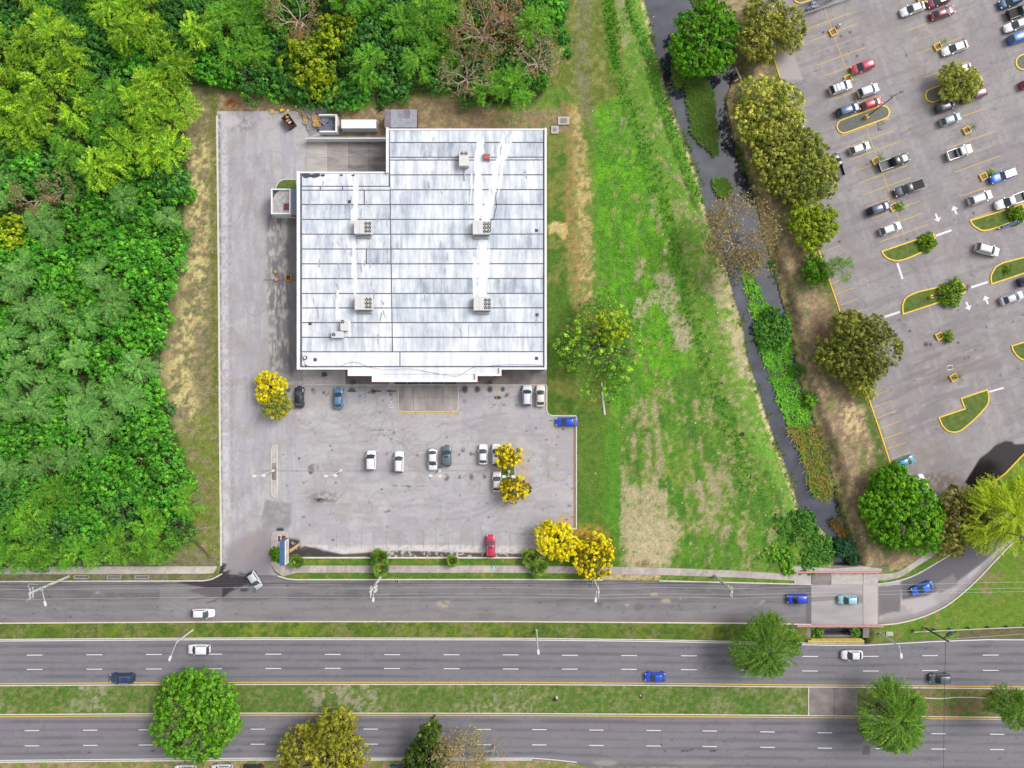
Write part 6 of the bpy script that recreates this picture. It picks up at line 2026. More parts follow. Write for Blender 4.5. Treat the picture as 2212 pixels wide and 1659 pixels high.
def car_meshes(kind, L, Wd):
    key = (kind, round(L, 1), round(Wd, 2))
    if key in CARM:
        return CARM[key]
    xr0, xr1, xf1, xf0, zb, zr, prof = TYPES[kind]
    base_kind = kind
    w0 = Wd / 2
    X = lambda t_: (t_ - 0.5) * L
    wprof = [(0, .70), (.02, .86), (.06, .955), (.14, 1.0), (.82, 1.0), (.90, .955), (.95, .87), (.985, .70), (1, .52)]
    ts = [0, .008, .02, .04, .08, .13, .2, .3, .4, .5, .6, .7, .76, .82, .88, .92, .95, .975, .99, 1]
    t0 = 0.40 if kind == 'pickup' else 0.0
    if t0:
        ts = [t0, .41] + [q for q in ts if q > .45]
    mb = MB()
    rings = []
    for q in ts:
        w = w0 * lerp(wprof, q)
        z = lerp(prof, q)
        sec = [(-w * .90, .22), (-w, .36), (-w, z * .66), (-w * .975, z * .88), (-w * .90, z * .975), (-w * .62, z + .015), (0, z + .035),
               (w * .62, z + .015), (w * .90, z * .975), (w * .975, z * .88), (w, z * .66), (w, .36), (w * .90, .22)]
        rings.append([(X(q), a, b) for a, b in sec])
    n = len(rings[0])
    vs = [p for r in rings for p in r]
    fs = []
    for i in range(len(rings) - 1):
        for k in range(n - 1):
            fs.append((i * n + k, (i + 1) * n + k, (i + 1) * n + k + 1, i * n + k + 1))
        fs.append((i * n + n - 1, (i + 1) * n + n - 1, (i + 1) * n, i * n))
    fs.append(tuple(range(n)))
    fs.append(tuple(range(len(vs) - 1, len(vs) - n - 1, -1)))
    mb.add(vs, fs)
    wb, wr = w0 * .90, w0 * .70
    if kind in ('suv', 'van', 'jeep', 'pickup'):
        wr = w0 * .76
    sts = [xr0, xr0 * .5 + xr1 * .5, xr1, xr1 + .03, (xr1 + xf1) / 2, xf1 - .03, xf1, xf1 * .5 + xf0 * .5, xf0]
    hz = [0, .55, .93, 1.0, 1.03, 1.0, .94, .55, 0]
    rings = []
    for q, hf in zip(sts, hz):
        z = zb + (zr - zb) * hf
        ww = wb + (wr - wb) * min(1, hf)
        zlow = zb - .04
        cv = 0.16 * max(0.0, (q - xf1 + 0.03) / (xf0 - xf1)) - 0.10 * max(0.0, (xr1 - q + 0.01) / max(0.05, xr1 - xr0))
        xx = lambda y_: X(q) + cv * (1 - (y_ / wb) ** 2) - 0.03
        ring = [(-wb, zlow), (-wb + (wb - ww) * .5, (zlow + z) / 2), (-ww, z - .05 * hf), (-ww * .9, z), (0, z + .03 * hf), (ww * .9, z), (ww, z - .05 * hf), (wb - (wb - ww) * .5, (zlow + z) / 2), (wb, zlow)]
        rings.append([(xx(y_), y_, z_) for y_, z_ in ring])
    n = 9
    vs = [p for r in rings for p in r]
    fs = []
    for i in range(len(rings) - 1):
        for k in range(n - 1):
            fs.append((i * n + k, (i + 1) * n + k, (i + 1) * n + k + 1, i * n + k + 1))
    mb.add(vs, fs)
    body = mb.mesh('body', M['black'], True)

    def strip(r0, r1, k0, k1, off, nm, mat='glass', inset=0.06):
        """a window skin just proud of the cabin between two stations"""
        g = MB()
        vs2, m2 = [], 0
        rows = []
        for ti in np.linspace(inset, 1 - inset, 3):
            row = []
            for ki in np.linspace(k0 + inset, k1 - inset, 5):
                a, b = int(math.floor(ki)), min(int(math.floor(ki)) + 1, n - 1)
                f_ = ki - a
                p0 = np.array(rings[r0][a]) * (1 - f_) + np.array(rings[r0][b]) * f_
                p1 = np.array(rings[r1][a]) * (1 - f_) + np.array(rings[r1][b]) * f_
                row.append(p0 * (1 - ti) + p1 * ti + np.array(off))
            rows.append(row)
        vv = [tuple(p) for r in rows for p in r]
        ff = [(i * 5 + k, (i + 1) * 5 + k, (i + 1) * 5 + k + 1, i * 5 + k + 1) for i in range(2) for k in range(4)]
        g.add(vv, ff)
        return g.mesh(nm, M[mat], True)

    parts = []
    parts.append(('windscreen', strip(6, 8, 2, 6, (0.03, 0, 0.05), 'windscreen', inset=0.02)))
    if kind != 'pickup':
        parts.append(('rear_window', strip(0, 2, 2, 6, (-0.03, 0, 0.05), 'rear_window', inset=0.03)))
    else:
        parts.append(('rear_window', strip(0, 2, 2, 6, (-0.04, 0, 0.02), 'rear_window')))
    parts.append(('side_window', strip(1, 7, 0.35, 2, (0, -0.02, 0.012), 'side_window', inset=0.10)))
    parts.append(('side_window', strip(1, 7, 6, 7.65, (0, 0.02, 0.012), 'side_window', inset=0.10)))
    wm = MB().tube([(0, -.11, 0), (0, .11, 0)], .34, 14).mesh('wheel', M['rubber'])
    for q in (.18, .81):
        for sgn in (-1, 1):
            parts.append(('wheel', wm, (X(q), sgn * (w0 - .12), .33)))
    for sgn in (-1, 1):
        zh = lerp(prof, .965) * .84
        parts.append(('headlight', MB().prism([(X(.945), sgn * w0 * .62), (X(.985), sgn * w0 * .55), (X(.982), sgn * w0 * .76), (X(.955), sgn * w0 * .88)], zh, zh + .13).mesh('headlight', M['lamp_glass'])))
        zt = .72 if kind == 'sedan' else .85
        tq = 0.0
        parts.append(('tail_light', MB().prism([(X(tq) - .015, sgn * w0 * .60), (X(tq + .012) - .02, sgn * w0 * .86), (X(tq + .035), sgn * w0 * .965), (X(tq + .03), sgn * w0 * .6)], zt - .12, zt + .12).mesh('tail_light', M['tail'])))
        parts.append(('wing_mirror', MB().prism([(X(xf0 - .035), sgn * w0 * .93), (X(xf0 - .03), sgn * (w0 + .17)), (X(xf0 - .06), sgn * (w0 + .17)), (X(xf0 - .065), sgn * w0 * .93)], zb - .02, zb + .13).mesh('wing_mirror', M['black'])))
    if kind == 'pickup':
        for sgn in (-1, 1):
            parts.append(('bed_side', MB().box(X(.205), sgn * w0 * .93, .45, L * .40, w0 * .13, .62).mesh('bed_side', M['black'])))
        parts.append(('bed_floor', MB().box(X(.205), 0, .45, L * .40, w0 * 1.75, .16).mesh('bed_floor', M['black'])))
        parts.append(('tailgate', MB().box(X(.012), 0, .5, L * .018, w0 * 1.9, .55).mesh('tailgate', M['black'])))
    CARM[key] = (body, parts, X, w0, zb, zr)
    return CARM[key]


BODY_PARTS = ('bed_side', 'tailgate', 'wing_mirror')


def car(x, y, ang, lpx, kind, colour, label, group, extra=()):
    L = lpx * S * 0.985
    covered = kind == 'covered'
    kd = 'pickup' if covered else kind
    Wd = {'sedan': 1.80, 'suv': 1.90, 'hatch': 1.74, 'van': 1.9, 'pickup': 1.98, 'jeep': 1.86}[kd]
    body, parts, X, w0, zb, zr = car_meshes(kd, L, Wd)
    cat = 'pickup truck' if kd == 'pickup' else 'car'
    t_ = thing('pickup_truck' if kd == 'pickup' else 'car', label, cat, (*W(x, y, 0.7), 0.005), math.radians(ang), group)
    o = obj('body', body, t_)

    def col(ob, m):
        ob.material_slots[0].link = 'OBJECT'
        ob.material_slots[0].material = m
    col(o, PAINT[colour])
    for p in parts:
        q = obj(p[0], p[1], t_, p[2] if len(p) > 2 else None)
        if p[0] in BODY_PARTS:
            col(q, PAINT[colour])
    xr0, xr1, xf1, xf0 = TYPES[kd][:4]
    if 'rails' in extra:
        for sgn in (-1, 1):
            MB().tube([(X(xr1 + .03), sgn * w0 * .68, zr - .02), (X(xr1 + .05), sgn * w0 * .68, zr + .07), (X(xf1 - .06), sgn * w0 * .68, zr + .07), (X(xf1 - .03), sgn * w0 * .68, zr - .02)], .03, 5).build('roof_rail', M['pole_dark'] if colour in ('white', 'pearl') else M['steel'], t_)
    if 'bars' in extra:
        for q in (.25, .62):
            MB().box(X(xr1 + (xf1 - xr1) * q), 0, zr + .05, .07, w0 * 1.5, .04).build('roof_bar', M['pole_dark'], t_)
    if 'sunroof' in extra:
        MB().box(X(xf1 - .10), 0, zr + .0, L * .1, w0 * .85, .045).build('sunroof', M['glass'], t_)
    if 'glassroof' in extra:
        MB().box(X((xr1 + xf1) / 2), 0, zr - .01, L * (xf1 - xr1) * .98, w0 * 1.32, .055).build('glass_roof', M['glass'], t_)
    if 'whiteroof' in extra:
        MB().prism([(X(xr1 - .02), -w0 * .74), (X(xf1), -w0 * .74), (X(xf1), w0 * .74), (X(xr1 - .02), w0 * .74)], zr - .06, zr + .06).build('roof', PAINT['white'], t_)
        for k in (-1, 0, 1):
            MB().box(X((xr1 + xf1) / 2), k * w0 * .42, zr + .06, L * (xf1 - xr1) * .9, .05, .02).build('roof_rib', PAINT['silver'], t_)
    if 'spare' in extra:
        MB().tube([(X(0) - .2, 0, .85), (X(0) - .02, 0, .85)], .36, 14).build('spare_wheel', M['rubber'], t_)
    if 'roofshine' in extra:
        MB().prism([(X(xr1 + .01), -w0 * .66), (X(xf1 - .02), -w0 * .66), (X(xf1 - .02), w0 * .66), (X(xr1 + .01), w0 * .66)], zr - .02, zr + .045).build('roof_panel', PAINT['pearl'], t_)  # pale plate over the roof: a reflection put into its paint
    if covered:
        MB().prism([(X(.015), -w0 * .93), (X(.40), -w0 * .93), (X(.40), w0 * .93), (X(.015), w0 * .93)], 1.06, 1.13).build('bed_cover', M['rubber'], t_)
    return t_


ST, MA, RD = 'cars parked at the store', 'cars parked at the mall', 'cars driving on the roads'
for c in (
    (646.8, 857.5, 90, 48, 'sedan', 'black', 'black sedan parked next to the yellow blossom tree', ST),
    (731, 860, 90, 48, 'sedan', 'steelblue', 'steel blue sedan parked beside the black wheel stops', ST),
    (802, 994, 90, 43, 'van', 'white', 'short boxy white van in the middle bays, leftmost car there', ST),
    (862.5, 997.5, 90, 47, 'suv', 'white', 'white SUV between the boxy van and the white sedan', ST, ('rails',)),
    (934.8, 993, 270, 47, 'sedan', 'white', 'white sedan nosing down beside the dark slate SUV', ST),
    (965, 984.5, 90, 46, 'suv', 'slate', 'dark slate SUV with a sunroof in the middle bays', ST, ('sunroof', 'rails')),
    (1043.5, 981.5, 90, 45, 'sedan', 'white', 'white sedan in the bay left of the upper blossom tree', ST),
    (1072.5, 982, 90, 47, 'suv', 'white', 'white SUV half hidden by the upper yellow blossom tree', ST, ('sunroof',)),
    (1073.5, 1040.8, 90, 45, 'sedan', 'cream', 'cream sedan beside the lower yellow blossom tree', ST),
    (1059.8, 1179.5, 90, 48, 'suv', 'red', 'red SUV parked over the lower kerb of the store lot', ST, ('rails', 'sunroof')),
    (1138.5, 853.8, 90, 46, 'suv', 'pearl', 'white SUV with black windows left of the cream sedan by the store', ST, ('rails',)),
    (1167.5, 855.3, 90, 48, 'sedan', 'cream', 'cream sedan in the last bay before the grass', ST),
    (1224.8, 911.3, 180, 49, 'sedan', 'blue', 'bright blue sedan parked alone against the corner kerb', ST),
    (550, 1253, -57, 41, 'hatch', 'silver', 'silver hatchback leaving the store drive across the wet patch', RD),
    (438.8, 1324.8, 0, 49, 'hatch', 'white', 'white hatchback driving right on the service road', RD),
    (430, 1402.5, 180, 48, 'suv', 'white', 'white SUV with red tail lights under the left street lamp', RD),
    (263.8, 1464.8, 180, 53, 'suv', 'navy', 'navy SUV driving left along the yellow line', RD, ('sunroof', 'rails')),
    (1416, 1462.5, 180, 47, 'sedan', 'blue', 'bright blue sedan driving left along the yellow line', RD),
    (1841, 1415, 180, 47, 'sedan', 'white', 'white sedan driving left below the ochre culvert wall', RD),
    (2029.5, 1465.5, 180, 45, 'suv', 'grey', 'grey SUV driving left under the black cable', RD),
    (1722, 1293.5, 180, 44, 'suv', 'royal', 'royal blue SUV just leaving the bridge', RD),
    (1832, 1296, 180, 43, 'hatch', 'ice', 'ice blue hatchback on the bridge deck', RD),
    (1992.8, 1270.5, 202, 49, 'sedan', 'brightblue', 'bright blue sedan rounding the curve past the bridge', RD),
    (400, 1663, 180, 46, 'suv', 'white', 'white car cut by the bottom edge under the round green tree', 'cars cut by the bottom edge'),
    (479, 1662, 180, 46, 'suv', 'pearl', 'white car cut by the bottom edge right of the round green tree', 'cars cut by the bottom edge'),
    (545, 1663, 180, 46, 'suv', 'black', 'black car cut by the bottom edge', 'cars cut by the bottom edge'),
    (862, 1664, 180, 46, 'hatch', 'petrol', 'petrol blue car cut by the bottom edge between two trees', 'cars cut by the bottom edge'),
    (1971.5, 19.5, 200, 55, 'sedan', 'white', 'white sedan at the top edge left of the maroon sedan', MA),
    (2028, 2, 200, 52, 'sedan', 'maroon', 'maroon car with a pale painted roof reflection, cut by the top edge', MA, ('roofshine',)),
    (2036.5, 27.5, 20, 57, 'sedan', 'maroon', 'dark maroon sedan below the maroon car with the painted roof reflection', MA),
    (2063, 104, 200, 59, 'sedan', 'white', 'white sedan with an all black glass roof', MA, ('glassroof',)),
    (2182, 3, 200, 50, 'suv', 'petrol', 'petrol SUV cut by the top edge near the right corner', MA),
    (2203, 24, 20, 56, 'covered', 'black', 'black pickup with a bed cover near the top right corner', MA),
    (2198, 53, 200, 60, 'sedan', 'white', 'white sedan at the right edge between black pickup and blue SUV', MA),
    (2204, 79, 20, 54, 'suv', 'azure', 'azure blue SUV at the right edge below the white sedan', MA, ('rails',)),
    (1862.8, 144.5, 200, 52, 'suv', 'crimson', 'crimson SUV nosing into a planter palm', MA),
    (1816, 188.8, 20, 49, 'suv', 'white', 'white SUV with two roof bars beside a planter', MA, ('bars',)),
    (1876, 195.5, 20, 47, 'suv', 'pearl', 'white SUV with a plain roof above the scarlet hatchback', MA),
    (1883, 223.5, 20, 47, 'hatch', 'scarlet', 'scarlet hatchback beside the gravel island lamp', MA),
    (1832.8, 237, 20, 53, 'suv', 'petrol', 'petrol blue SUV behind the scarlet hatchback', MA, ('rails',)),
    (2044, 228.8, 20, 47, 'suv', 'darkgrey', 'dark grey SUV below the small olive tree', MA, ('rails',)),
    (2102.8, 206, 200, 57, 'suv', 'plum', 'plum purple SUV right of the dark grey SUV', MA),
    (2074, 152, 200, 52, 'sedan', 'white', 'white car almost hidden above the small olive tree', MA),
    (2054, 258, 20, 47, 'hatch', 'silverteal', 'silver teal hatchback below the dark grey SUV', MA),
    (1857.8, 320, 20, 46, 'hatch', 'white', 'white hatchback alone above the black pickup', MA),
    (1931.5, 350, 20, 70, 'pickup', 'black', 'black pickup with an open bed under a palm', MA),
    (2072.8, 328.8, 20, 57, 'pickup', 'white', 'white pickup with an open black bed', MA),
    (1962.8, 407, 200, 67, 'covered', 'darkgrey', 'charcoal pickup with a covered bed', MA),
    (2164, 381, 200, 53, 'jeep', 'brightblue', 'blue jeep with a ribbed white roof and rear spare wheel', MA, ('whiteroof', 'spare')),
    (1774, 402, 110, 44, 'suv', 'white', 'white car showing as a sliver past the olive trees, lower one', MA),
    (1808, 357, 107, 54, 'pickup', 'black', 'black pickup half under the olive trees by the kerb', MA),
    (1727, 277, 107, 46, 'hatch', 'white', 'white car showing as a sliver past the olive trees, upper one', MA),
    (1899, 450.3, 20, 51, 'suv', 'navy', 'navy SUV facing the planter bush', MA, ('rails',)),
    (1924, 493.5, 20, 50, 'hatch', 'white', 'white hatchback just above the long grass island', MA),
    (2117.8, 427.3, 20, 54, 'suv', 'white', 'white SUV with a small sunroof left of the white pickup', MA, ('sunroof', 'rails')),
    (2182, 434.5, 200, 68, 'pickup', 'white', 'white pickup cut by the right edge above the grass island', MA),
    (2132.8, 539.8, -14, 53, 'suv', 'white', 'white SUV crossing the junction with dark side windows', RD, ('rails',)),
    (2186.5, 643.5, 20, 53, 'sedan', 'silver', 'silver sedan with a dark rear window at the right edge', MA),
    (2222, 604, 20, 46, 'suv', 'navy', 'navy car tail cut by the right edge', MA),
    (2226, 178, 20, 46, 'hatch', 'scarlet', 'red car tail cut by the right edge', MA),
    (1955, 997, 20, 44, 'hatch', 'teal', 'teal hatchback alone in the lowest kerb bays', MA),
    (1991, 1046, 112, 46, 'suv', 'white', 'white car poking out from under the broad green corner tree', MA),
):
    car(*c[:8], *(c[8:] or ()))

# ================================================================== TREES AND PLANTS
def unit(v):
    return v / (np.linalg.norm(v, axis=-1, keepdims=True) + 1e-9)


def leaves(P, Nrm, size, cols, r, elong=1.5, jit=0.5):
    """rhombic leaves at P facing roughly Nrm"""
    n = len(P)
    nn = unit(Nrm + jit * r.normal(size=(n, 3)))
    t_ = unit(np.cross(nn, r.normal(size=(n, 3))))
    b = np.cross(nn, t_)
    s = (size * r.uniform(0.65, 1.35, n))[:, None]
    a, c = t_ * s * elong * 0.5, b * s * 0.5
    V = np.stack([P - a, P - c * 0.9 + a * 0.1, P + a, P + c * 0.9 + a * 0.1], 1).reshape(-1, 3)
    F = np.arange(4 * n).reshape(n, 4)
    return V, F, np.repeat(cols, 4, 0)


def merge(parts):
    Vs, Fs, Cs, o = [], [], [], 0
    for V, F, c in parts:
        Vs.append(V)
        Fs.append(F + o)
        Cs.append(c)
        o += len(V)
    return np.concatenate(Vs), np.concatenate(Fs), np.concatenate(Cs)


def pick(pal, wts, n, r):
    pal = np.array(pal)
    return pal[r.choice(len(pal), n, p=np.array(wts) / sum(wts))]


def crown_clumps(name, R, H, z0, rcl, nleaf, leaf, pal, wts, seed, nlobes=7, dens=1.0, rough=0.35, fill=0.25, cvar=0.16, lvar=0.14):
    """leaf clumps on a crown of overlapping lobes; H is the crown height"""
    r = np.random.default_rng(seed)
    lobes = [(np.zeros(3), R * 0.64)]
    for k in range(nlobes):
        a = 2 * math.pi * k / nlobes + r.uniform(-0.35, 0.35)
        d = R * r.uniform(0.48, 0.76)
        lobes.append((np.array((d * math.cos(a), d * math.sin(a), r.uniform(-0.25, 0.12) * H)), R * r.uniform(0.34, 0.34 + rough * 0.4)))
    kz = H / R
    cl = []
    for c, q in lobes:
        m = int(dens * 2.2 * (q / rcl) ** 2)
        d = unit(r.normal(size=(m, 3)))
        d[:, 2] = np.abs(d[:, 2]) * 1.0 - 0.12
        p = c + d * q * r.uniform(0.78, 1.10, (m, 1)) * np.array((1, 1, kz * 0.9))
        cl.append(np.concatenate([p, d], 1))
    cl = np.concatenate(cl)
    keep = np.ones(len(cl), bool)
    for c, q in lobes:
        dd = (cl[:, :3] - c) / np.array((1, 1, kz * 0.9))
        keep &= np.linalg.norm(dd, axis=1) > q * 0.74
    cl = cl[keep]
    m = len(cl)
    ccol = pick(pal, wts, m, r) * r.uniform(1 - cvar, 1 + cvar, (m, 1))
    crad = rcl * r.uniform(0.7, 1.25, m)
    idx = np.repeat(np.arange(m), nleaf)
    d = unit(r.normal(size=(len(idx), 3)) + cl[idx, 3:] * 0.9 + np.array((0, 0, 0.7)))
    P = cl[idx, :3] + d * (crad[idx] * r.uniform(0.55, 1.05, len(idx)))[:, None]
    parts = [leaves(P, d, leaf, ccol[idx] * r.uniform(1 - lvar, 1 + lvar, (len(idx), 1)), r)]
    nf = int(m * nleaf * fill)
    if nf:
        li = r.integers(len(lobes), size=nf)
        lc = np.array([l[0] for l in lobes])[li]
        lq = np.array([l[1] for l in lobes])[li]
        d = unit(r.normal(size=(nf, 3)))
        P = lc + d * (lq * r.uniform(0.45, 0.85, nf))[:, None] * np.array((1, 1, kz * 0.8))
        parts.append(leaves(P, d + np.array((0, 0, 0.6)), leaf * 1.6, pick(pal, wts, nf, r) * r.uniform(0.8, 1.1, (nf, 1)), r))
    V, F, c = merge(parts)
    V[:, 2] += z0
    return npmesh(name, V, F, M['leaf'], np.clip(c, 0.003, 0.8))


def crown_sprays(name, R, H, z0, nspray, llen, lwid, pal, wts, seed, step=0.2, slen=(0.35, 0.75), cvar=0.26, lobes=6, droop=0.35, inner=0.0, rmax=0.72, turn=0.45):
    """feathery crown: fine sprays of narrow leaves streaming outward from limbs"""
    r = np.random.default_rng(seed)
    la = 2 * math.pi * np.arange(lobes) / lobes + r.uniform(-0.4, 0.4, lobes)
    lr_ = R * r.uniform(0.55, 1.2, lobes)
    li = r.integers(lobes, size=nspray)
    az = la[li] + r.normal(0, 0.29, nspray)
    rad = lr_[li] * np.sqrt(r.uniform(inner ** 2, rmax, nspray))
    L = R * r.uniform(*slen, nspray)
    L = np.minimum(L, np.maximum(lr_[li] * 1.04 - rad, 0.25 * R))
    core = r.random(nspray) < 0.16                       # some sprays rise from the very middle
    rad = np.where(core, rad * 0.3, rad)
    az = np.where(core, r.uniform(0, 6.283, nspray), az)
    h = H * np.sqrt(np.clip(1 - (rad / (R * 1.12)) ** 2, 0.05, 1)) * r.uniform(0.55, 1.08, nspray)
    S0 = np.stack([rad * np.cos(az), rad * np.sin(az), h], 1)
    da = az + r.normal(0, turn, nspray)
    D = np.stack([np.cos(da), np.sin(da), r.uniform(-0.1, 0.55, nspray)], 1)
    D = unit(D)
    scol = pick(pal, wts, nspray, r) * r.uniform(1 - cvar, 1 + cvar, (nspray, 1))
    Vs, Fs, Cs, o = [], [], [], 0
    kmax = int((R * slen[1]) / step) + 1
    for k in range(kmax):
        on = L > k * step
        if not on.any():
            break
        t_ = (k * step) / L[on]
        p = S0[on] + D[on] * (k * step) + np.array((0, 0, -1.0)) * (droop * L[on] * t_ * t_)[:, None]
        p = p + r.normal(0, 0.05, p.shape)
        side = unit(np.cross(D[on], np.array((0, 0, 1.0))))
        for sg_ in (-1, 1):
            m = len(p)
            ld = unit(D[on] * 0.75 + side * sg_ * r.uniform(0.5, 1.1, (m, 1)) + r.normal(0, 0.22, (m, 3)))
            ll = (llen * r.uniform(0.6, 1.25, m) * (1.1 - 0.5 * t_))[:, None]
            wv = unit(np.cross(ld, np.array((0, 0, 1.0)) + r.normal(0, 0.45, (m, 3)))) * lwid * 0.5
            V = np.stack([p, p + ld * ll * 0.45 - wv, p + ld * ll, p + ld * ll * 0.45 + wv], 1).reshape(-1, 3)
            Vs.append(V)
            Fs.append(np.arange(4 * m).reshape(m, 4) + o)
            Cs.append(np.repeat(scol[on] * r.uniform(0.86, 1.14, (m, 1)), 4, 0))
            o += 4 * m
    V, F, c = np.concatenate(Vs), np.concatenate(Fs), np.concatenate(Cs)
    V[:, 2] += z0
    return npmesh(name, V, F, M['leaf'], np.clip(c, 0.003, 0.8))


def limbs_mesh(name, h, R, n, seed, r0=0.22, levels=2, mat='bark', spread=0.55, kids=(3, 5), top=1.0):
    r = random.Random(seed)
    mb = MB()
    tips = []

    def grow(p, d, L, rad, lev):
        d = np.array(d)
        mid = p + d * L * 0.5 + np.array([r.uniform(-1, 1), r.uniform(-1, 1), 0.3]) * L * 0.07
        q = p + d * L + np.array([r.uniform(-1, 1), r.uniform(-1, 1), 0.2]) * L * 0.08
        mb.tube([p, mid, q], rad, 6 if lev < 2 else (4 if lev < 3 else 3), rad * 0.55)
        if lev >= levels:
            tips.append((q, d))
            return
        for k in range(r.randint(*kids)):
            a = r.uniform(0, 6.283)
            e = np.array([math.cos(a), math.sin(a), r.uniform(-0.15, 0.5)]) * spread
            nd = d * 0.75 + e
            nd /= np.linalg.norm(nd)
            grow(q if k % 3 else mid * 0.4 + q * 0.6, nd, L * r.uniform(0.6, 0.85), rad * 0.55, lev + 1)
    base = np.array([0, 0, -0.1])
    fork = np.array([r.uniform(-.1, .1), r.uniform(-.1, .1), h * 0.4])
    mb.tube([base, base * 0.5 + fork * 0.5, fork], r0, 8, r0 * 0.8)
    for k in range(n):
        a = 2 * math.pi * k / n + r.uniform(-0.3, 0.3)
        d = np.array([math.cos(a) * 0.8, math.sin(a) * 0.8, r.uniform(0.35, 0.9) * top])
        d /= np.linalg.norm(d)
        grow(fork, d, R * 0.42, r0 * 0.55, 1)
    return mb.mesh(name, M[mat], True), tips


def bare_crown(name, tips, pal, wts, n_per, size, seed, spread=0.5):
    r = np.random.default_rng(seed)
    T = np.array([t_[0] for t_ in tips])
    idx = np.repeat(np.arange(len(T)), n_per)
    P = T[idx] + r.normal(0, spread, (len(idx), 3))
    V, F, c = leaves(P, np.tile((0, 0, 1.0), (len(P), 1)), size, pick(pal, wts, len(P), r) * r.uniform(0.75, 1.25, (len(P), 1)), r, 2.2, 0.9)
    return npmesh(name, V, F, M['leaf'], np.clip(c, 0.003, 0.8))


def tree(name, x, y, hpx, crown, trunk, label, cat='tree', group=None, rot=None, s=1.0, zc=None, part='crown', sz=None):
    """x, y: where the middle of the crown shows; hpx: the height of that middle"""
    t_ = thing(name, label, cat, (*W(x, y, hpx), 0.0), random.uniform(0, 6.28) if rot is None else rot, group)
    o = obj(part, crown, t_)
    o.scale = (s, s, s if sz is None else sz)
    if trunk:
        o2 = obj('trunk', trunk, t_)
        o2.scale = (s, s, s if sz is None else sz)
    return t_


# --- palettes
LG = 1.30                                              # raises the palettes below, as layered crowns rendered too dark
TINT = np.array((1.12, 0.97, 0.80))
G = lambda *a: [C(*q) * LG * TINT for q in a]
GO = lambda *a: [C(*q) * LG * 1.45 * TINT for q in a]
BUSH = G((84, 172, 56), (108, 198, 62), (66, 146, 50), (132, 212, 66))
BUSH2 = G((78, 150, 70), (98, 172, 80), (64, 130, 62), (120, 184, 68))
LIME = G((136, 196, 44), (164, 218, 52), (96, 156, 44), (188, 232, 72))
PALE = G((126, 192, 104), (146, 206, 114), (100, 168, 88))
MIDF = G((104, 178, 52), (124, 194, 58), (84, 154, 50), (150, 208, 66))
OLIVE = GO((152, 164, 72), (122, 142, 60), (178, 186, 92), (98, 122, 52))
DOLIVE = GO((132, 146, 70), (102, 124, 46), (150, 164, 68), (84, 108, 42))
BROWNO = GO((146, 146, 80), (116, 126, 66), (160, 160, 96), (96, 112, 54))
YGREEN = G((168, 206, 34), (190, 222, 48), (142, 184, 34))
YTREE = G((172, 206, 36), (192, 222, 46), (144, 186, 40), (120, 166, 46))
BROAD = G((100, 180, 26), (124, 202, 34), (80, 156, 28))
GOLD = G((238, 240, 14), (234, 228, 12), (242, 246, 60), (208, 190, 22))
RED = G((180, 122, 92), (164, 108, 84), (192, 146, 104), (146, 136, 84))
TAN = G((186, 160, 124), (158, 136, 102), (198, 176, 138), (140, 144, 76))
YBRIGHT = G((172, 214, 40), (194, 228, 56), (154, 198, 40))

TR = [limbs_mesh('trunk', 3.4, 3.2, 4, 300 + k, 0.16, 2)[0] for k in range(2)]
TRB = [limbs_mesh('trunk', 5.2, 6.0, 5, 310 + k, 0.30, 3, 'bark', 0.5, (2, 3))[0] for k in range(3)]

B1 = [crown_clumps('crown', 3.9, 3.0, 1.8, 0.58, 34, 0.25, BUSH, (4, 4, 2, 1.5), 400 + k, 8, 0.80, 0.6, fill=0.12, cvar=0.24) for k in range(5)]
B2 = [crown_clumps('crown', 3.8, 3.2, 1.8, 0.58, 32, 0.25, BUSH2, (4, 4, 2, 1), 420 + k, 7, 0.72, 0.7, fill=0.12, cvar=0.24) for k in range(4)]
F1 = [crown_sprays('crown', 4.6, 3.4, 2.0, 150, 0.46, 0.13, LIME, (4, 4, 3, 1.5), 440 + k, slen=(0.35, 0.9), cvar=0.32, lobes=5 + k % 2) for k in range(4)]
F2 = [crown_sprays('crown', 4.0, 2.6, 2.0, 120, 0.48, 0.10, PALE, (4, 3, 3), 450 + k, slen=(0.55, 1.0), rmax=0.3, turn=0.22, cvar=0.3) for k in range(3)]
F3 = [crown_sprays('crown', 4.2, 3.0, 2.0, 160, 0.44, 0.125, MIDF, (4, 3, 3, 1), 460 + k, slen=(0.3, 0.85), cvar=0.32, lobes=5) for k in range(4)]
Y1 = [crown_clumps('crown', 3.6, 2.8, 2.4, 0.6, 34, 0.27, YTREE, (4, 3, 3, 2), 470 + k, 6, 0.75, 0.7, fill=0.12, cvar=0.2) for k in range(2)]
BARE = []
for k in range(3):
    tm, tips = limbs_mesh('trunk', 5.5, 5.6, 6, 480 + k, 0.27, 4, 'pale_bark', 0.6, (3, 4))
    BARE.append((tm, bare_crown('crown', tips, RED if k < 2 else TAN, (3, 3, 2, 2), 3, 0.17, 490 + k, 0.42)))

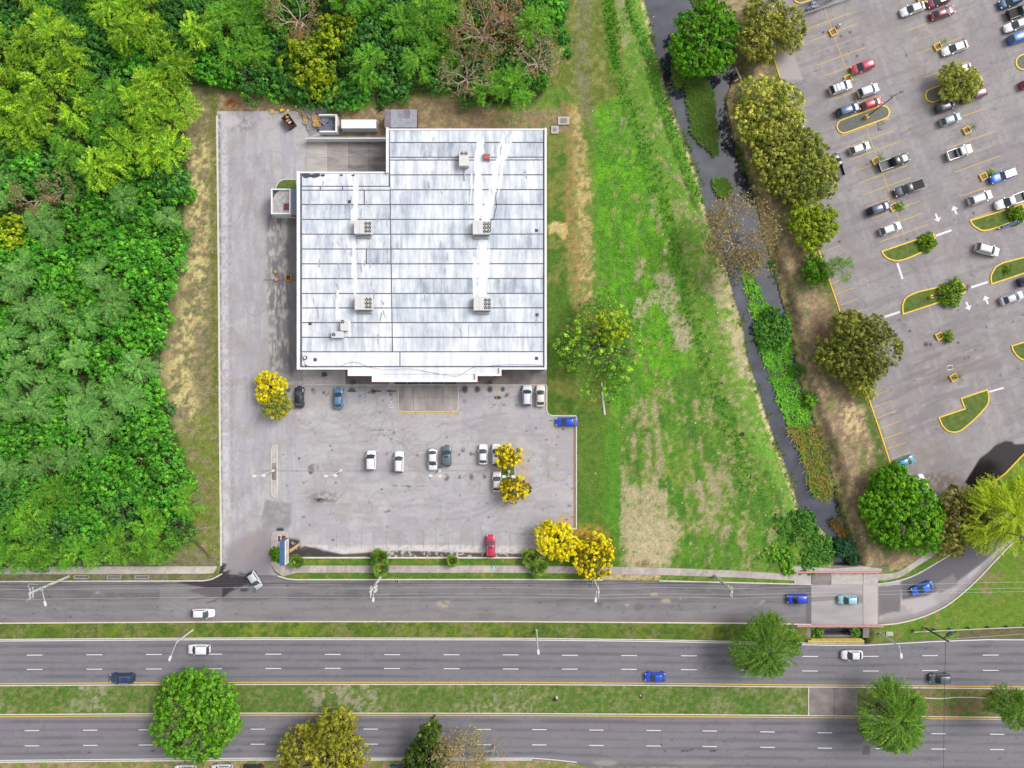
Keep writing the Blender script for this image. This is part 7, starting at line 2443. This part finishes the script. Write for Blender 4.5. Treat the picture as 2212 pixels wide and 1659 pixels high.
# --- the wood on the left and at the top
WG = {'b1': ('bushy_tree', 'low bushy bright green tree in the dense wood left of the store', 'bright bushy trees of the wood'),
      'b2': ('bushy_tree', 'low bushy dark green tree in the dense wood beyond the store', 'dark bushy trees of the wood'),
      'f1': ('feathery_tree', 'feathery lime green tree in the upper left of the wood', 'feathery lime trees of the wood'),
      'f2': ('feathery_tree', 'pale grey green wispy tree in the wood at the left edge', 'pale wispy trees of the wood'),
      'f3': ('feathery_tree', 'feathery mid green tree in the wood', 'feathery mid green trees of the wood')}
SETS = {'b1': B1, 'b2': B2, 'f1': F1, 'f2': F2, 'f3': F3}
hand = []
for k, L_ in (('f1', [(60, 92), (112, 58), (30, 150), (250, 205), (322, 232), (170, 248), (95, 236), (60, 318), (268, 318), (372, 270), (215, 372), (150, 335), (384, 330), (20, 240), (330, 300), (240, 265), (392, 228), (112, 185), (330, 180), (190, 195), (250, 352), (80, 270)]),
              ('f2', [(30, 620), (62, 668), (180, 692), (110, 828), (40, 800), (280, 868), (210, 960), (20, 1010), (150, 985), (190, 850), (80, 880), (300, 790), (15, 730), (170, 770), (95, 745), (30, 880), (262, 845), (90, 1000)]),
              ('f3', [(100, 1090), (75, 1182), (262, 1172), (342, 1180), (128, 1052), (18, 1150), (318, 1138), (28, 1206), (176, 1190), (400, 1090), (300, 1196), (60, 1120), (870, 60), (920, 40), (965, 100), (905, 130), (960, 30), (1110, 190), (132, 1206)])):
    hand += [(k, x, y) for x, y in L_]
special = [(638, 30), (660, 128), (715, 70), (1040, 60), (1010, 158), (1165, 120), (62, 424), (118, 404), (18, 505), (20, 470), (700, 120), (640, 110), (690, 160), (1090, 20), (745, 40)]
taken = [(x, y) for _, x, y in hand] + special


def kind_at(x, y, r):
    if y > 1030 and x < 430:
        return r.choice(['b1', 'b2', 'b1'])
    if x < 430 and 150 < y < 400:
        return r.choice(['f3', 'b2', 'f1', 'b1']) if y < 340 else r.choice(['b2', 'b1', 'b1'])
    if x < 430 and y >= 340:
        return 'b1' if r.random() < 0.86 else 'f2'
    if y < 260 and x >= 430:
        return r.choice(['b2', 'b2', 'b1', 'b2', 'f3'])
    return r.choice(['b2', 'b2', 'b1', 'f1'])


wr = random.Random(12)
spots = []
sp_ = 52
yy = -30
row = 0
while yy < 1240:
    xx = -40 + (row % 2) * sp_ / 2
    while xx < 1260:
        x, y = xx + wr.uniform(-13, 13), yy + wr.uniform(-13, 13)
        xx += sp_
        if not inside(np.array([x]), np.array([y]), WOOD)[0]:
            continue
        d = float(nearest(np.array([x]), np.array([y]), WOOD, True)[0][0])
        if d < 14:
            continue
        if min(math.hypot(x - a, y - b) for a, b in taken) < 33:
            continue
        spots.append((kind_at(x, y, wr), x, y, d))
    yy += sp_ * 0.866
    row += 1
hand = [('f3' if k == 'f1' and i % 4 == 3 else k, x, y) for i, (k, x, y) in enumerate(hand)]
for k, x, y in hand:
    spots.append((k, x, y, float(nearest(np.array([x]), np.array([y]), WOOD, True)[0][0])))
ADJ = {'b1': 'low bushy bright green tree ', 'b2': 'low bushy dark green tree ', 'f1': 'feathery lime green tree ', 'f2': 'pale grey green wispy tree ', 'f3': 'feathery mid green tree '}


def zone(x, y, d):
    if y > 1130:
        return 'by the footpath at the lower left' if d < 60 else 'in the lower left corner of the wood'
    if x < 470:
        if x < 60:
            return 'cut by the left picture edge' if y > 300 else 'in the upper left corner'
        if d < 50:
            return ('facing the top of the drive' if y < 420 else 'lining the straw strip' if y < 930 else 'lining the grass strip')
        return ('in the upper left of the wood' if y < 430 else 'in the middle of the left wood' if y < 830 else 'in the lower left wood')
    if y < 40:
        return 'cut by the top picture edge'
    if x > 1130:
        return 'at the meadow end of the wood'
    if d < 50:
        return 'lining the pallet yard' if x < 760 else 'lining the bare soil behind the store'
    return 'in the wood above the yard' if x < 760 else 'in the wood above the store roof'


for k, x, y, d in spots:
    nm_, lab, grp = WG[k]
    zn = zone(x, y, d)
    lab = ADJ[k] + zn
    grp = ADJ[k].strip() + 's ' + zn
    cr = SETS[k]
    s = wr.uniform(0.82, 1.12)
    if k[0] == 'b' and d < 40:
        s = max(0.45, min(s, d * S / 3.9 * 1.15))
    if k[0] == 'f' and d < 30:
        s = max(0.6, s * 0.8)
    hz = {'b1': wr.uniform(0.9, 1.3), 'b2': wr.uniform(0.8, 1.4), 'f1': wr.uniform(1.25, 1.7), 'f2': wr.uniform(0.9, 1.2), 'f3': wr.uniform(1.1, 1.5)}[k]
    tree(nm_, x, y, 3.5 * hz, wr.choice(cr), wr.choice(TR), lab, 'tree', grp, wr.uniform(0, 6.28), s, sz=s * hz)
for x, y, k, s, lab in ((638, 34, 0, 1.15, 'bare reddish tree at the top edge left of the yellow green crowns'), (1042, 70, 1, 1.35, 'big bare reddish brown tree at the top edge right of centre'),
                        (1006, 160, 2, 1.1, 'bare pale limbed tree leaning towards the store roof'), (1160, 125, 2, 1.0, 'bare pale limbed tree at the meadow edge of the wood'),
                        (62, 424, 0, 0.8, 'bare brown tree in the wood at the left edge'), (118, 404, 2, 0.75, 'bare tan tree in the wood just right of the brown one'), (1092, 26, 1, 0.9, 'small bare reddish tree at the top edge next to the big one')):
    tree('bare_tree', x, y, 5.0, BARE[k][1], BARE[k][0], lab, 'tree', 'bare trees of the wood', wr.uniform(0, 6), s)
for x, y, k, s, lab in ((660, 132, 0, 1.35, 'large yellow green tufted tree above the pallet yard'), (722, 66, 1, 1.1, 'yellow green tree at the top behind the large tufted one'), (4, 498, 1, 0.95, 'yellow tufted tree cut by the left picture edge'), (640, 96, 1, 0.9, 'ochre green tree under the bare reddish tree'), (690, 172, 1, 0.8, 'small yellow green tree just above the pallet heap')):
    tree('tufted_tree', x, y, 5.2, Y1[k], TR[0], lab, 'tree', 'yellow green tufted trees of the wood', wr.uniform(0, 6), s, sz=s * 1.25)

# undergrowth between the trunks
r = np.random.default_rng(77)
n = 60000
x, y = r.uniform(-60, 1260, n), r.uniform(-60, 1240, n)
d, _, _ = nearest(x, y, WOOD, True)
k = inside(x, y, WOOD) & (d > 6 + 10 * r.random(n))
x, y = x[k], y[k]
h = 0.25 + 1.5 * r.random(len(x)) * sstep(fbm(x, y, 30, 78), 0.3, 0.7)
P = np.stack([(x - CX) * S * (HC - h) / HC, (CY - y) * S * (HC - h) / HC, h], 1)
V, F, c = leaves(P, np.tile((0, 0, 1.0), (len(P), 1)), 0.42, pick(G((66, 122, 50), (86, 146, 58), (58, 104, 52)), (3, 3, 2), len(P), r), r, 1.6, 0.7)
tag(obj('undergrowth', npmesh('undergrowth', V, F, M['leaf'], c)), kind='stuff')

# --- single trees
def big(name, x, y, Rpx, zc, meshf, trunk, label, **kw):
    return tree(name, x, y, zc, meshf, trunk, label, **kw)


def trunk_for(R, h, seed, mat='bark'):
    return limbs_mesh('trunk', h, R, 5, seed, 0.06 * R + 0.05, 3, mat, 0.5, (2, 3))[0]


kz = 0.935
PXM = S * kz


def clump_tree(name, x, y, Rpx, H, z0, pal, wts, seed, label, rcl=0.6, nleaf=34, leaf=0.3, nl=8, dens=1.0, rough=0.4, fill=0.3, group=None, zc=None, cvar=0.16):
    R = Rpx * S * (HC - z0 - H * 0.4) / HC * 0.97
    return tree(name, x, y, z0 + H * 0.4, crown_clumps('crown', R, H, z0, rcl, nleaf, leaf, pal, wts, seed, nl, dens, rough, fill, cvar), trunk_for(R, z0 + H * 0.5, seed), label, 'tree', group, 0.0)


def spray_tree(name, x, y, Rpx, H, z0, pal, wts, seed, label, n=700, ll=0.36, lw=0.09, group=None, lobes=8, slen=(0.2, 0.5), step=0.17):
    R = Rpx * S * (HC - z0 - H * 0.4) / HC
    return tree(name, x, y, z0 + H * 0.4, crown_sprays('crown', R, H, z0, n, ll, lw, pal, wts, seed, step, slen, lobes=lobes), trunk_for(R, z0 + H * 0.6, seed), label, 'tree', group, 0.0)


clump_tree('broad_tree', 1526, 80, 76, 4.6, 3.0, BROAD, (4, 3, 2), 501, 'broad bright green round tree leaning over the creek at the top', 0.55, 36, 0.29, 8, 1.0, 0.6)
clump_tree('broad_tree', 415, 1556, 92, 6.0, 3.0, G((92, 158, 40), (108, 174, 40), (76, 138, 36), (130, 178, 50)), (4, 3, 2, 1), 502, 'broad green round tree between the two highways', 0.52, 38, 0.26, 7, 1.0, 0.9)
clump_tree('broad_tree', 1968, 1106, 84, 6.0, 3.2, G((104, 176, 34), (124, 194, 38), (84, 152, 34)), (4, 3, 2), 503, 'broad green round tree at the lower corner of the mall lot', 0.55, 38, 0.28, 8, 1.0, 0.7)
clump_tree('broad_tree', 1934, 1050, 44, 3.6, 3.0, G((88, 160, 24), (104, 176, 30), (72, 140, 28)), (4, 3, 2), 504, 'smaller green tree against the mall kerb above the broad corner tree', 0.55, 32, 0.34, 6)
for x, y, R, pal, sd, lab, H, z0 in ((1672, 58, 64, OLIVE, 511, 'olive yellow tree at the top of the mall kerb', 4.6, 3.0), (1672, 236, 70, OLIVE, 512, 'olive yellow tree below the concrete apron of the mall lot', 5.0, 3.0),
                                     (1695, 312, 62, OLIVE, 513, 'olive tree wedged between two larger olive trees on the mall kerb', 4.6, 3.0), (1738, 362, 74, DOLIVE, 514, 'dark olive tree overhanging the black pickup on the mall kerb', 5.0, 3.2),
                                     (1866, 756, 73, DOLIVE, 515, 'large dark olive tree alone on the lower mall kerb', 5.6, 3.4), (2088, 1128, 66, BROWNO, 516, 'brownish tree between the broad green and yellow green corner trees', 5.6, 3.2)):
    clump_tree('olive_tree', x, y, R, H, z0, pal, (4, 3, 3, 2), sd, lab, 0.46, 40, 0.20, 8, 1.0, 1.0, 0.3, 'olive trees of the mall kerb', cvar=0.26)
clump_tree('olive_tree', 1868, 832, 34, 3.0, 2.2, OLIVE[:2], (1, 1), 517, 'small yellow green tree tucked under the large dark olive tree', 0.5, 32, 0.25, 6, 1, 0.6)
clump_tree('olive_tree', 2080, 172, 41, 3.2, 2.4, DOLIVE[:3], (3, 2, 2), 518, 'small olive tree in the middle of the mall lot over a gravel island', 0.42, 34, 0.2, 7, 1.0, 0.7)
clump_tree('leafy_tree', 1766, 482, 54, 4.0, 2.8, GO((146, 178, 34), (124, 160, 34), (166, 194, 48)), (3, 3, 2), 519, 'yellow green leafy tree on the mall kerb beside the navy SUV bays', 0.5, 36, 0.24, 8, 1.0, 0.7)
clump_tree('leafy_tree', 1772, 582, 34, 3.6, 2.2, G((84, 146, 30), (100, 160, 34)), (1, 1), 520, 'small round green tree on the mall kerb by the junction', 0.5, 34, 0.25, 6, 1.0, 0.5)
spray_tree('feathery_tree', 1806, 578, 36, 2.4, 2.8, G((92, 142, 58), (110, 156, 62)), (1, 1), 521, 'wispy green tree leaning into the mall lot by the junction', 170, 0.34, 0.08, None, 5, (0.3, 0.7))
spray_tree('leafy_tree', 2166, 1104, 86, 5.6, 3.6, YGREEN, (4, 3, 2), 522, 'bright yellow green tree beside the puddle at the right edge', 1200, 0.38, 0.12, None, 7)
spray_tree('leafy_tree', 2226, 1050, 54, 4.6, 3.6, YGREEN, (4, 3, 2), 523, 'yellow green tree cut by the right edge above the puddle kerb', 700, 0.34, 0.11, None, 7)
for x, y, R, sd, lab in ((1652, 1398, 70, 531, 'feathery green tree on the verge between service road and highway'), (1926, 1546, 82, 532, 'large feathery green tree in the wide median by the slab crossing'), (2178, 1520, 50, 533, 'feathery green tree in the wide median near the right edge')):
    spray_tree('feathery_tree', x, y, R, 5.4, 2.8, G((92, 142, 44), (110, 160, 50), (76, 122, 42), (128, 174, 56)), (4, 3, 3, 1), sd, lab, int(1450 * (R / 76) ** 1.5), 0.34, 0.115, 'feathery trees of the medians', 6)
clump_tree('tufted_tree', 1300, 744, 86, 4.4, 3.0, GO((120, 172, 50), (88, 136, 52), (74, 118, 48), (146, 192, 54)), (3, 4, 3, 1.2), 541, 'tufted green tree in the lawn beside the store corner', 0.66, 32, 0.24, 7, 0.52, 1.1, 0.18, cvar=0.28)
clump_tree('tufted_tree', 1325, 712, 38, 3.0, 5.0, YBRIGHT, (1, 1, 1), 542, 'bright lime tree top rising behind the tufted tree by the store', 0.5, 30, 0.24, 6, 0.6, 0.8, 0.1)
clump_tree('olive_tree', 690, 1640, 90, 5.5, 3.2, G((150, 162, 50), (126, 144, 46), (172, 180, 58), (138, 132, 66)), (3, 3, 2, 2), 543, 'large olive brown tree cut by the bottom edge', 0.55, 38, 0.26, 9, 0.95, 0.7, 0.3, cvar=0.22)
clump_tree('olive_tree', 705, 1590, 36, 5.5, 6.0, G((142, 150, 44), (120, 134, 44)), (1, 1), 544, 'olive green tree top standing up from the large bottom tree', 0.5, 34, 0.24, 6, 0.8, 0.8, 0.2)
clump_tree('dark_tree', 916, 1642, 44, 6.0, 3.2, G((70, 104, 34), (86, 120, 36), (56, 88, 34), (160, 196, 60)), (4, 3, 3, 1), 545, 'dark green upright tree with lime spots at the bottom edge', 0.48, 30, 0.28, 7, 1.0, 0.7)
clump_tree('dark_tree', 929, 1592, 24, 5.0, 7.0, G((72, 108, 34), (90, 124, 36), (166, 202, 60)), (4, 3, 1), 546, 'dark narrow tree top above the upright dark tree', 0.42, 28, 0.26, 5, 1.0, 0.6)
tm, tips = limbs_mesh('trunk', 5.0, 5.8, 7, 551, 0.24, 4, 'pale_bark', 0.62, (3, 4))
tree('bare_tree', 992, 1636, 5, bare_crown('crown', tips, G((150, 150, 104), (170, 150, 110), (120, 130, 80)), (2, 2, 2), 9, 0.2, 552, 0.7), tm, 'grey bare twiggy tree right of the dark upright tree', 'tree', None, 0.4, 1.05)
tm, tips = limbs_mesh('trunk', 4.4, 4.2, 5, 553, 0.14, 4, 'pale_bark', 0.7, (2, 3))
tree('bare_tree', 1068, 1632, 4, bare_crown('crown', tips, G((170, 130, 60), (180, 160, 90), (120, 150, 60)), (3, 2, 1), 2, 0.15, 554, 0.5), tm, 'thin bare tree with sparse leaves at the bottom kerb', 'tree', None, 0.4, 0.9)
tm, tips = limbs_mesh('trunk', 5.0, 6.6, 7, 561, 0.24, 4, 'pale_bark', 0.55, (3, 4))
tree('bare_tree', 1586, 520, 4.2, bare_crown('crown', tips, G((132, 128, 92), (146, 124, 96), (114, 122, 72), (160, 146, 112)), (3, 2, 3, 2), 14, 0.2, 562, 0.85), tm, 'leafless brown tree spreading across the creek', 'tree', None, 0.3, 1.22)

# --- yellow blossom trees
for x, y, R, pal, wts, sd, lab, H in ((580, 836, 36, GOLD, (5, 3, 3, 1), 571, 'bright yellow blossom tree at the corner of the service yard', 3.0),
                                      (598, 880, 28, G((158, 172, 64), (134, 156, 60), (196, 190, 46)), (3, 3, 1), 572, 'olive yellow tree just below the service yard blossom tree', 2.4),
                                      (1099, 990, 27, GOLD + G((150, 140, 40), (120, 112, 50)), (4, 3, 1, 3, 3, 2), 573, 'golden blossom tree in the middle bays, upper of the two', 2.6),
                                      (1110, 1057, 30, GOLD + G((140, 136, 40), (110, 106, 50)), (3, 3, 1, 3, 3, 2), 574, 'golden blossom tree in the middle bays, lower of the two', 2.6),
                                      (1206, 1174, 44, GOLD, (5, 3, 4, 1), 575, 'largest bright yellow blossom tree at the lower right lot corner', 3.6),
                                      (1284, 1205, 46, GOLD + G((140, 128, 30), (112, 110, 40)), (5, 3, 2, 2, 3, 2), 576, 'yellow blossom tree over the footpath and utility pole', 3.4)):
    clump_tree('blossom_tree', x, y, R, H, 2.4, pal, wts, sd, lab, 0.42, 30, 0.24, 7, 1.0, 0.7, 0.15, 'yellow blossom trees', cvar=0.14)
clump_tree('blossom_tree', 1188, 1140, 18, 2.0, 4.0, GOLD, (5, 3, 3, 1), 577, 'small yellow crown on the upper left of the largest blossom tree', 0.4, 28, 0.24, 5, 1, 0.6, 0.1, 'yellow blossom trees')

# --- fan palms on the grass strip
def fan_palm(name, R, seed, n=76):
    r = np.random.default_rng(seed)
    V, F, Cc = [], [], []
    pal = G((112, 154, 56), (90, 132, 50), (136, 170, 70), (76, 116, 52))
    for i in range(n):
        el = math.asin(r.uniform(0.08, 1.0))
        az = r.uniform(0, 6.283)
        d = np.array((math.cos(az) * math.cos(el), math.sin(az) * math.cos(el), math.sin(el)))
        hub = d * R * r.uniform(0.08, 0.55)
        side = unit(np.cross(d, (0, 0, 1.0)))
        colr = pal[r.integers(4)] * r.uniform(0.85, 1.15)
        m = 11
        for k in range(m):
            a = (k / (m - 1) - 0.5) * 2.3
            ld = d * math.cos(a) + side * math.sin(a)
            L = R * r.uniform(0.42, 0.56) * (1 - 0.15 * abs(a))
            w = np.cross(ld, d + np.array((0, 0, 0.4)))
            w = w / (np.linalg.norm(w) + 1e-6) if np.linalg.norm(w) > 1e-3 else side
            up = np.cross(side, d)
            w = unit(ld * 0 + np.cross(ld, up)) * 0.08 * R * 0.5
            b = len(V)
            tip = hub + ld * L + np.array((0, 0, -0.18 * L))
            V += [hub, hub + ld * L * 0.5 - w, tip, hub + ld * L * 0.5 + w]
            F.append((b, b + 1, b + 2, b + 3))
            Cc += [colr * r.uniform(0.85, 1.15)] * 4
    return npmesh(name, np.array(V), np.array(F), M['leaf'], np.array(Cc))


FP = [fan_palm('fronds', 1.0, 600 + k) for k in range(2)]
PT = MB().tube([(0, 0, -1.4), (0.02, 0, -0.6), (0, 0, 0.05)], 0.17, 8, 0.13).mesh('trunk', M['bark'])
for x, y, R, lab in ((640, 1213, 21, 'round fan palm next to the blue and white sign'), (818, 1206, 25, 'large fan palm over the footpath by the transformer pole, upper crown'), (822, 1228, 24, 'large fan palm over the footpath by the transformer pole, lower crown'),
                     (977, 1213, 17, 'small fan palm alone in the middle of the grass strip'), (1147, 1205, 25, 'dark fan palm beside the blossom tree, upper left one'), (1164, 1228, 26, 'dark fan palm beside the blossom tree, lower right one')):
    Rm = R * S
    t_ = thing('fan_palm', lab, 'palm', (*W(x, y, 1.8), 1.35), random.uniform(0, 6), 'fan palms of the grass strip')
    o = obj('fronds', FP[x % 2], t_)
    o.scale = (Rm, Rm, Rm * 0.8)
    obj('trunk', PT, t_)


def shrub(x, y, Rpx, pal, seed, label, z=0.0, group='shrubs', leaf=0.2, H=None, rcl=0.3):
    R = Rpx * S
    H = H or R * 0.9
    t_ = thing('shrub', label, 'shrub', (*W(x, y, z + H * 0.5), z), 0, group)
    obj('foliage', crown_clumps('foliage', R, H, 0.35, rcl, 22, leaf, pal, [1] * len(pal), seed, 6, 1.0, 0.5, 0.3), t_)
    MB().tube([(0, 0, -0.2), (0.05, 0, 0.3), (0, 0.05, 0.35 + H * 0.6)], 0.07, 5, 0.03).build('stem', M['bark'], t_)


MG = GO((106, 150, 36), (124, 164, 44), (88, 130, 36))
DG = G((66, 124, 62), (84, 142, 66), (54, 106, 58))
CG = G((86, 154, 60), (104, 170, 66), (70, 134, 56))
shrub(597, 1199, 15, G((84, 158, 26), (106, 178, 36)), 611, 'bright green shrub left of the blue sign')
shrub(2005, 521, 23, MG, 612, 'rounded bush at the tip of the grass island near the junction', leaf=0.17)
shrub(2058, 631, 27, MG, 613, 'bush under the dark lamp arm on its grass island', leaf=0.17)
shrub(2200, 462, 20, MG, 614, 'bush at the upper end of the grass island by the trolleys', leaf=0.17)
shrub(2178, 583, 11, MG, 615, 'thin sapling in the grass island at the right edge', leaf=0.15)
shrub(1943, 446, 10, MG, 616, 'small bush in the planter at the nose of the navy SUV', leaf=0.15)
shrub(2049, 726, 13, MG, 617, 'small bush leaning out of the planter in the empty bays', leaf=0.15)
shrub(2143, 375, 8, MG, 618, 'sparse sapling in the planter by the blue jeep', leaf=0.13)
shrub(1672, 716, 40, CG, 621, 'largest round bush on the creek islet', -1.6, 'bushes along the creek', 0.24, 2.8, 0.42)
for k, (x, y, R, pal, lab) in enumerate(((1692, 1140, 32, CG, 'bush by the creek above the bridge, top left'), (1730, 1150, 44, CG, 'bush by the creek above the bridge, tall middle one'), (1770, 1190, 37, CG, 'bush by the creek above the bridge, nearest the water'),
                                         (1662, 1195, 30, MIDF, 'bush by the creek above the bridge, far left low one'), (1700, 1205, 36, MIDF, 'bush by the creek above the bridge, bottom left of centre'), (1745, 1216, 33, CG, 'bush by the creek right against the upper pink rail'),
                                         (1832, 1186, 22, G((50, 108, 78), (64, 124, 84)), 'bluish green bush on the right bank above the bridge'), (1846, 1208, 14, G((56, 112, 74), (70, 130, 80)), 'smaller bluish green bush below the bluish one'),
                                         (1760, 1367, 16, MIDF, 'green bush growing up beside the ochre culvert wall'), (1848, 1363, 11, MIDF, 'small green bush in the culvert opening, right side'),
                                         (1722, 800, 14, CG, 'small bush on the creek islet below the largest one'), (1752, 862, 14, MIDF, 'small bush at the right water edge of the creek islet'), (1668, 678, 16, CG, 'small bush on the creek islet above the largest one'))):
    shrub(x, y, R, pal, 630 + k, lab, -1.2 if y < 1230 else -0.9, 'bushes along the creek', 0.22, None, 0.36)
for k, (x, y, R) in enumerate(((1216, 40, 14), (1228, 80, 13), (1222, 8, 14), (1236, 115, 10))):
    shrub(x - 8, y, R, G((74, 160, 66), (96, 180, 60)), 650 + k, 'vivid green scrub bush on the meadow edge of the wood, ' + ('second from top', 'third from top', 'topmost', 'lowest')[k], 0, 'scrub bushes by the meadow', 0.2, 1.2)
for k, (x, y, R, pal, lab) in enumerate(((822, 233, 7, DG, 'small blue green sapling in front of the red shed'), (756, 203, 12, G((66, 138, 92), (80, 150, 100)), 'blue green round bush in the wood above the container'), (370, 882, 12, G((92, 140, 92), (104, 152, 98)), 'grey green grassy clump at the wood edge by the straw strip'))):
    shrub(x, y, R, pal, 660 + k, lab, 0, 'lone shrubs by the wood edge', 0.18)


# --- reeds on the creek islets, weeds in the meadow
def tufts(name, X, Y, zbase, nb, L, wd, pal, wts, seed, lean=0.9):
    r = np.random.default_rng(seed)
    n = len(X)
    idx = np.repeat(np.arange(n), nb)
    zb = np.broadcast_to(zbase, (n,))[idx]
    az = r.uniform(0, 6.283, len(idx))
    f_ = S * (HC - zb) / HC
    p = np.stack([(X[idx] - CX) * f_, (CY - Y[idx]) * f_, zb], 1)
    ln = L * r.uniform(0.5, 1.2, len(idx))
    out = lean * r.uniform(0.3, 1.0, len(idx))
    d = unit(np.stack([np.cos(az) * out, np.sin(az) * out, np.full(len(idx), 0.75)], 1))
    side = unit(np.cross(d, (0, 0, 1.0))) * wd * 0.5
    q = d * ln[:, None]
    V = np.stack([p, p + q * 0.5 - side, p + q + np.array((0, 0, -0.1)) * ln[:, None], p + q * 0.5 + side], 1).reshape(-1, 3)
    F = np.arange(4 * len(idx)).reshape(-1, 4)
    c = pick(pal, wts, n, r)[idx] * r.uniform(0.8, 1.2, (len(idx), 1))
    return tag(obj(name, npmesh(name, V, F, M['leaf'], np.repeat(np.clip(c, 0.003, 0.8), 4, 0))), kind='stuff')


def scatter(poly, n, seed):
    r = np.random.default_rng(seed)
    p = np.array(poly)
    x, y = r.uniform(p[:, 0].min(), p[:, 0].max(), n), r.uniform(p[:, 1].min(), p[:, 1].max(), n)
    k = inside(x, y, poly)
    return x[k], y[k]


ISL1 = ZP(2, 0, (1500, 655), (1620, 650), (1720, 800), (1750, 1000), (1752, 1180), (1765, 1320), (1745, 1340), (1690, 1280), (1640, 1235), (1555, 1150), (1530, 950), (1495, 750))
ISL0 = ZP(2, 0, (1380, 520), (1490, 480), (1510, 640), (1460, 740), (1420, 780), (1385, 690))
ISL2 = [(1601, 570), (1625, 585), (1645, 640), (1668, 680), (1702, 720), (1714, 748), (1706, 790), (1720, 830), (1737, 862), (1756, 912), (1776, 962), (1786, 1000), (1799, 1058), (1790, 1078), (1762, 1076), (1742, 1040), (1736, 1000), (1720, 960), (1702, 930), (1690, 890), (1674, 850), (1656, 800), (1638, 745), (1626, 690), (1612, 645)]
ISL3 = ZP(2, 0, (1730, 1560), (1830, 1550), (1890, 1640), (1850, 1700), (1780, 1690))
islm = MB()
for pol in (ISL1, ISL0, ISL2, ISL3):
    islm.prism([W(x, y, -2.0) for x, y in pol], -2.6, -2.02)
tag(islm.build('mud_islet', plain('wet_mud', C(96, 112, 66), 0.9, var=0.25)), kind='structure')
REED = G((124, 184, 86), (104, 164, 76), (170, 172, 86), (188, 172, 104))
x1, y1 = scatter(ISL1, 2300, 701)
tufts('reeds', x1, y1, -2.05, 6, 1.2, 0.16, REED, (5, 4, 1.5, 0.6), 702, 1.5)
x2, y2 = scatter(ISL2, 3400, 703)
gk = (y2 < 925) | (np.random.default_rng(5).random(len(y2)) < 0.12)
tufts('reeds', x2[gk], y2[gk], -2.05, 7, 1.0, 0.2, G((112, 196, 66), (138, 216, 68), (92, 170, 66)), (4, 3, 2), 704, 1.6)
tufts('dry_reeds', x2[~gk], y2[~gk], -2.05, 7, 1.6, 0.14, G((170, 172, 84), (148, 164, 76), (198, 176, 114), (124, 166, 70)), (3, 3, 2, 2), 705, 1.6)
x3, y3 = scatter(ISL0, 500, 706)
x4, y4 = scatter(ISL3, 900, 707)
tufts('reeds', np.concatenate([x3, x4]), np.concatenate([y3, y4]), -2.05, 5, 1.0, 0.15, REED, (5, 4, 1, 0.5), 708, 1.4)
x5, y5 = scatter(ZP(3, 2, (520, 1190), (580, 1170), (680, 1290), (670, 1340), (610, 1300)), 400, 709)
tufts('dry_reeds', x5, y5, -1.9, 6, 1.3, 0.09, G((190, 170, 110), (170, 150, 96)), (1, 1), 710, 0.9)


def along(pts, n, wdt, seed):
    r = np.random.default_rng(seed)
    a = np.array(pts, float)
    seg = np.hypot(*np.diff(a, axis=0).T)
    cum = np.concatenate([[0], np.cumsum(seg)])
    u = r.uniform(0, cum[-1], n)
    return np.interp(u, cum, a[:, 0]) + r.normal(0, wdt, n), np.interp(u, cum, a[:, 1]) + r.normal(0, wdt * 0.6, n)


GF = lambda x, y: np.full(len(x), 0.0)
xs_, ys_ = [], []
for pts, n, w_, sd in ((RIDGE1, 420, 6, 721), (RIDGE2, 520, 12, 722), ([(1312, -30), (1322, 70), (1332, 150)], 260, 7, 723)):
    a, b = along(pts, n, w_, sd)
    xs_.append(a)
    ys_.append(b)
X_, Y_ = np.concatenate(xs_), np.concatenate(ys_)
for nm_e, pts_e, sd_e in (('left', [(x - 3, y) for x, y in WATER_L if -30 < y < 1225], 741), ('right', [(x + 3, y) for x, y in WATER_R if 170 < y < 1225], 742)):
    a, b = along(pts_e, 750, 5, sd_e)
    k = fbm(a, b, 26, sd_e + 5) > (0.50 if nm_e == 'left' else 0.54)
    tufts('bank_weeds', a[k], b[k], -1.75, 6, 0.7, 0.13, G((112, 162, 70), (92, 144, 60), (160, 158, 96)), (3, 3, 1.5), sd_e + 9, 1.4)
tufts('tall_weeds', X_, Y_, 0.0, 7, 0.6, 0.15, G((98, 172, 52), (118, 194, 54), (82, 150, 50)), (4, 2, 2), 724, 1.0)
a, b = scatter([(1290, 240), (1350, 220), (1420, 380), (1460, 560), (1470, 760), (1440, 840), (1320, 900), (1310, 780), (1330, 690), (1296, 640)], 2600, 725)
k = fbm(a, b, 22, 726) > 0.5
tufts('meadow_weeds', a[k], b[k], 0.0, 6, 0.42, 0.12, G((108, 186, 36), (130, 204, 40), (90, 162, 40)), (3, 2, 2), 727, 1.1)
a, b = scatter([(1440, 900), (1560, 860), (1715, 1110), (1715, 1232), (1500, 1232), (1600, 1050)], 2200, 728)
k = fbm(a, b, 16, 729) > 0.52
tufts('meadow_weeds', a[k], b[k], 0.0, 5, 0.36, 0.11, G((96, 168, 44), (84, 146, 46)), (1, 1), 730, 1.1)
a, b = scatter(BANKL, 2600, 731)
k = fbm(a, b, 12, 732) > 0.52
tufts('meadow_weeds', a[k], b[k], -0.3, 5, 0.34, 0.11, G((104, 166, 60), (92, 152, 54)), (1, 1), 733, 1.1)
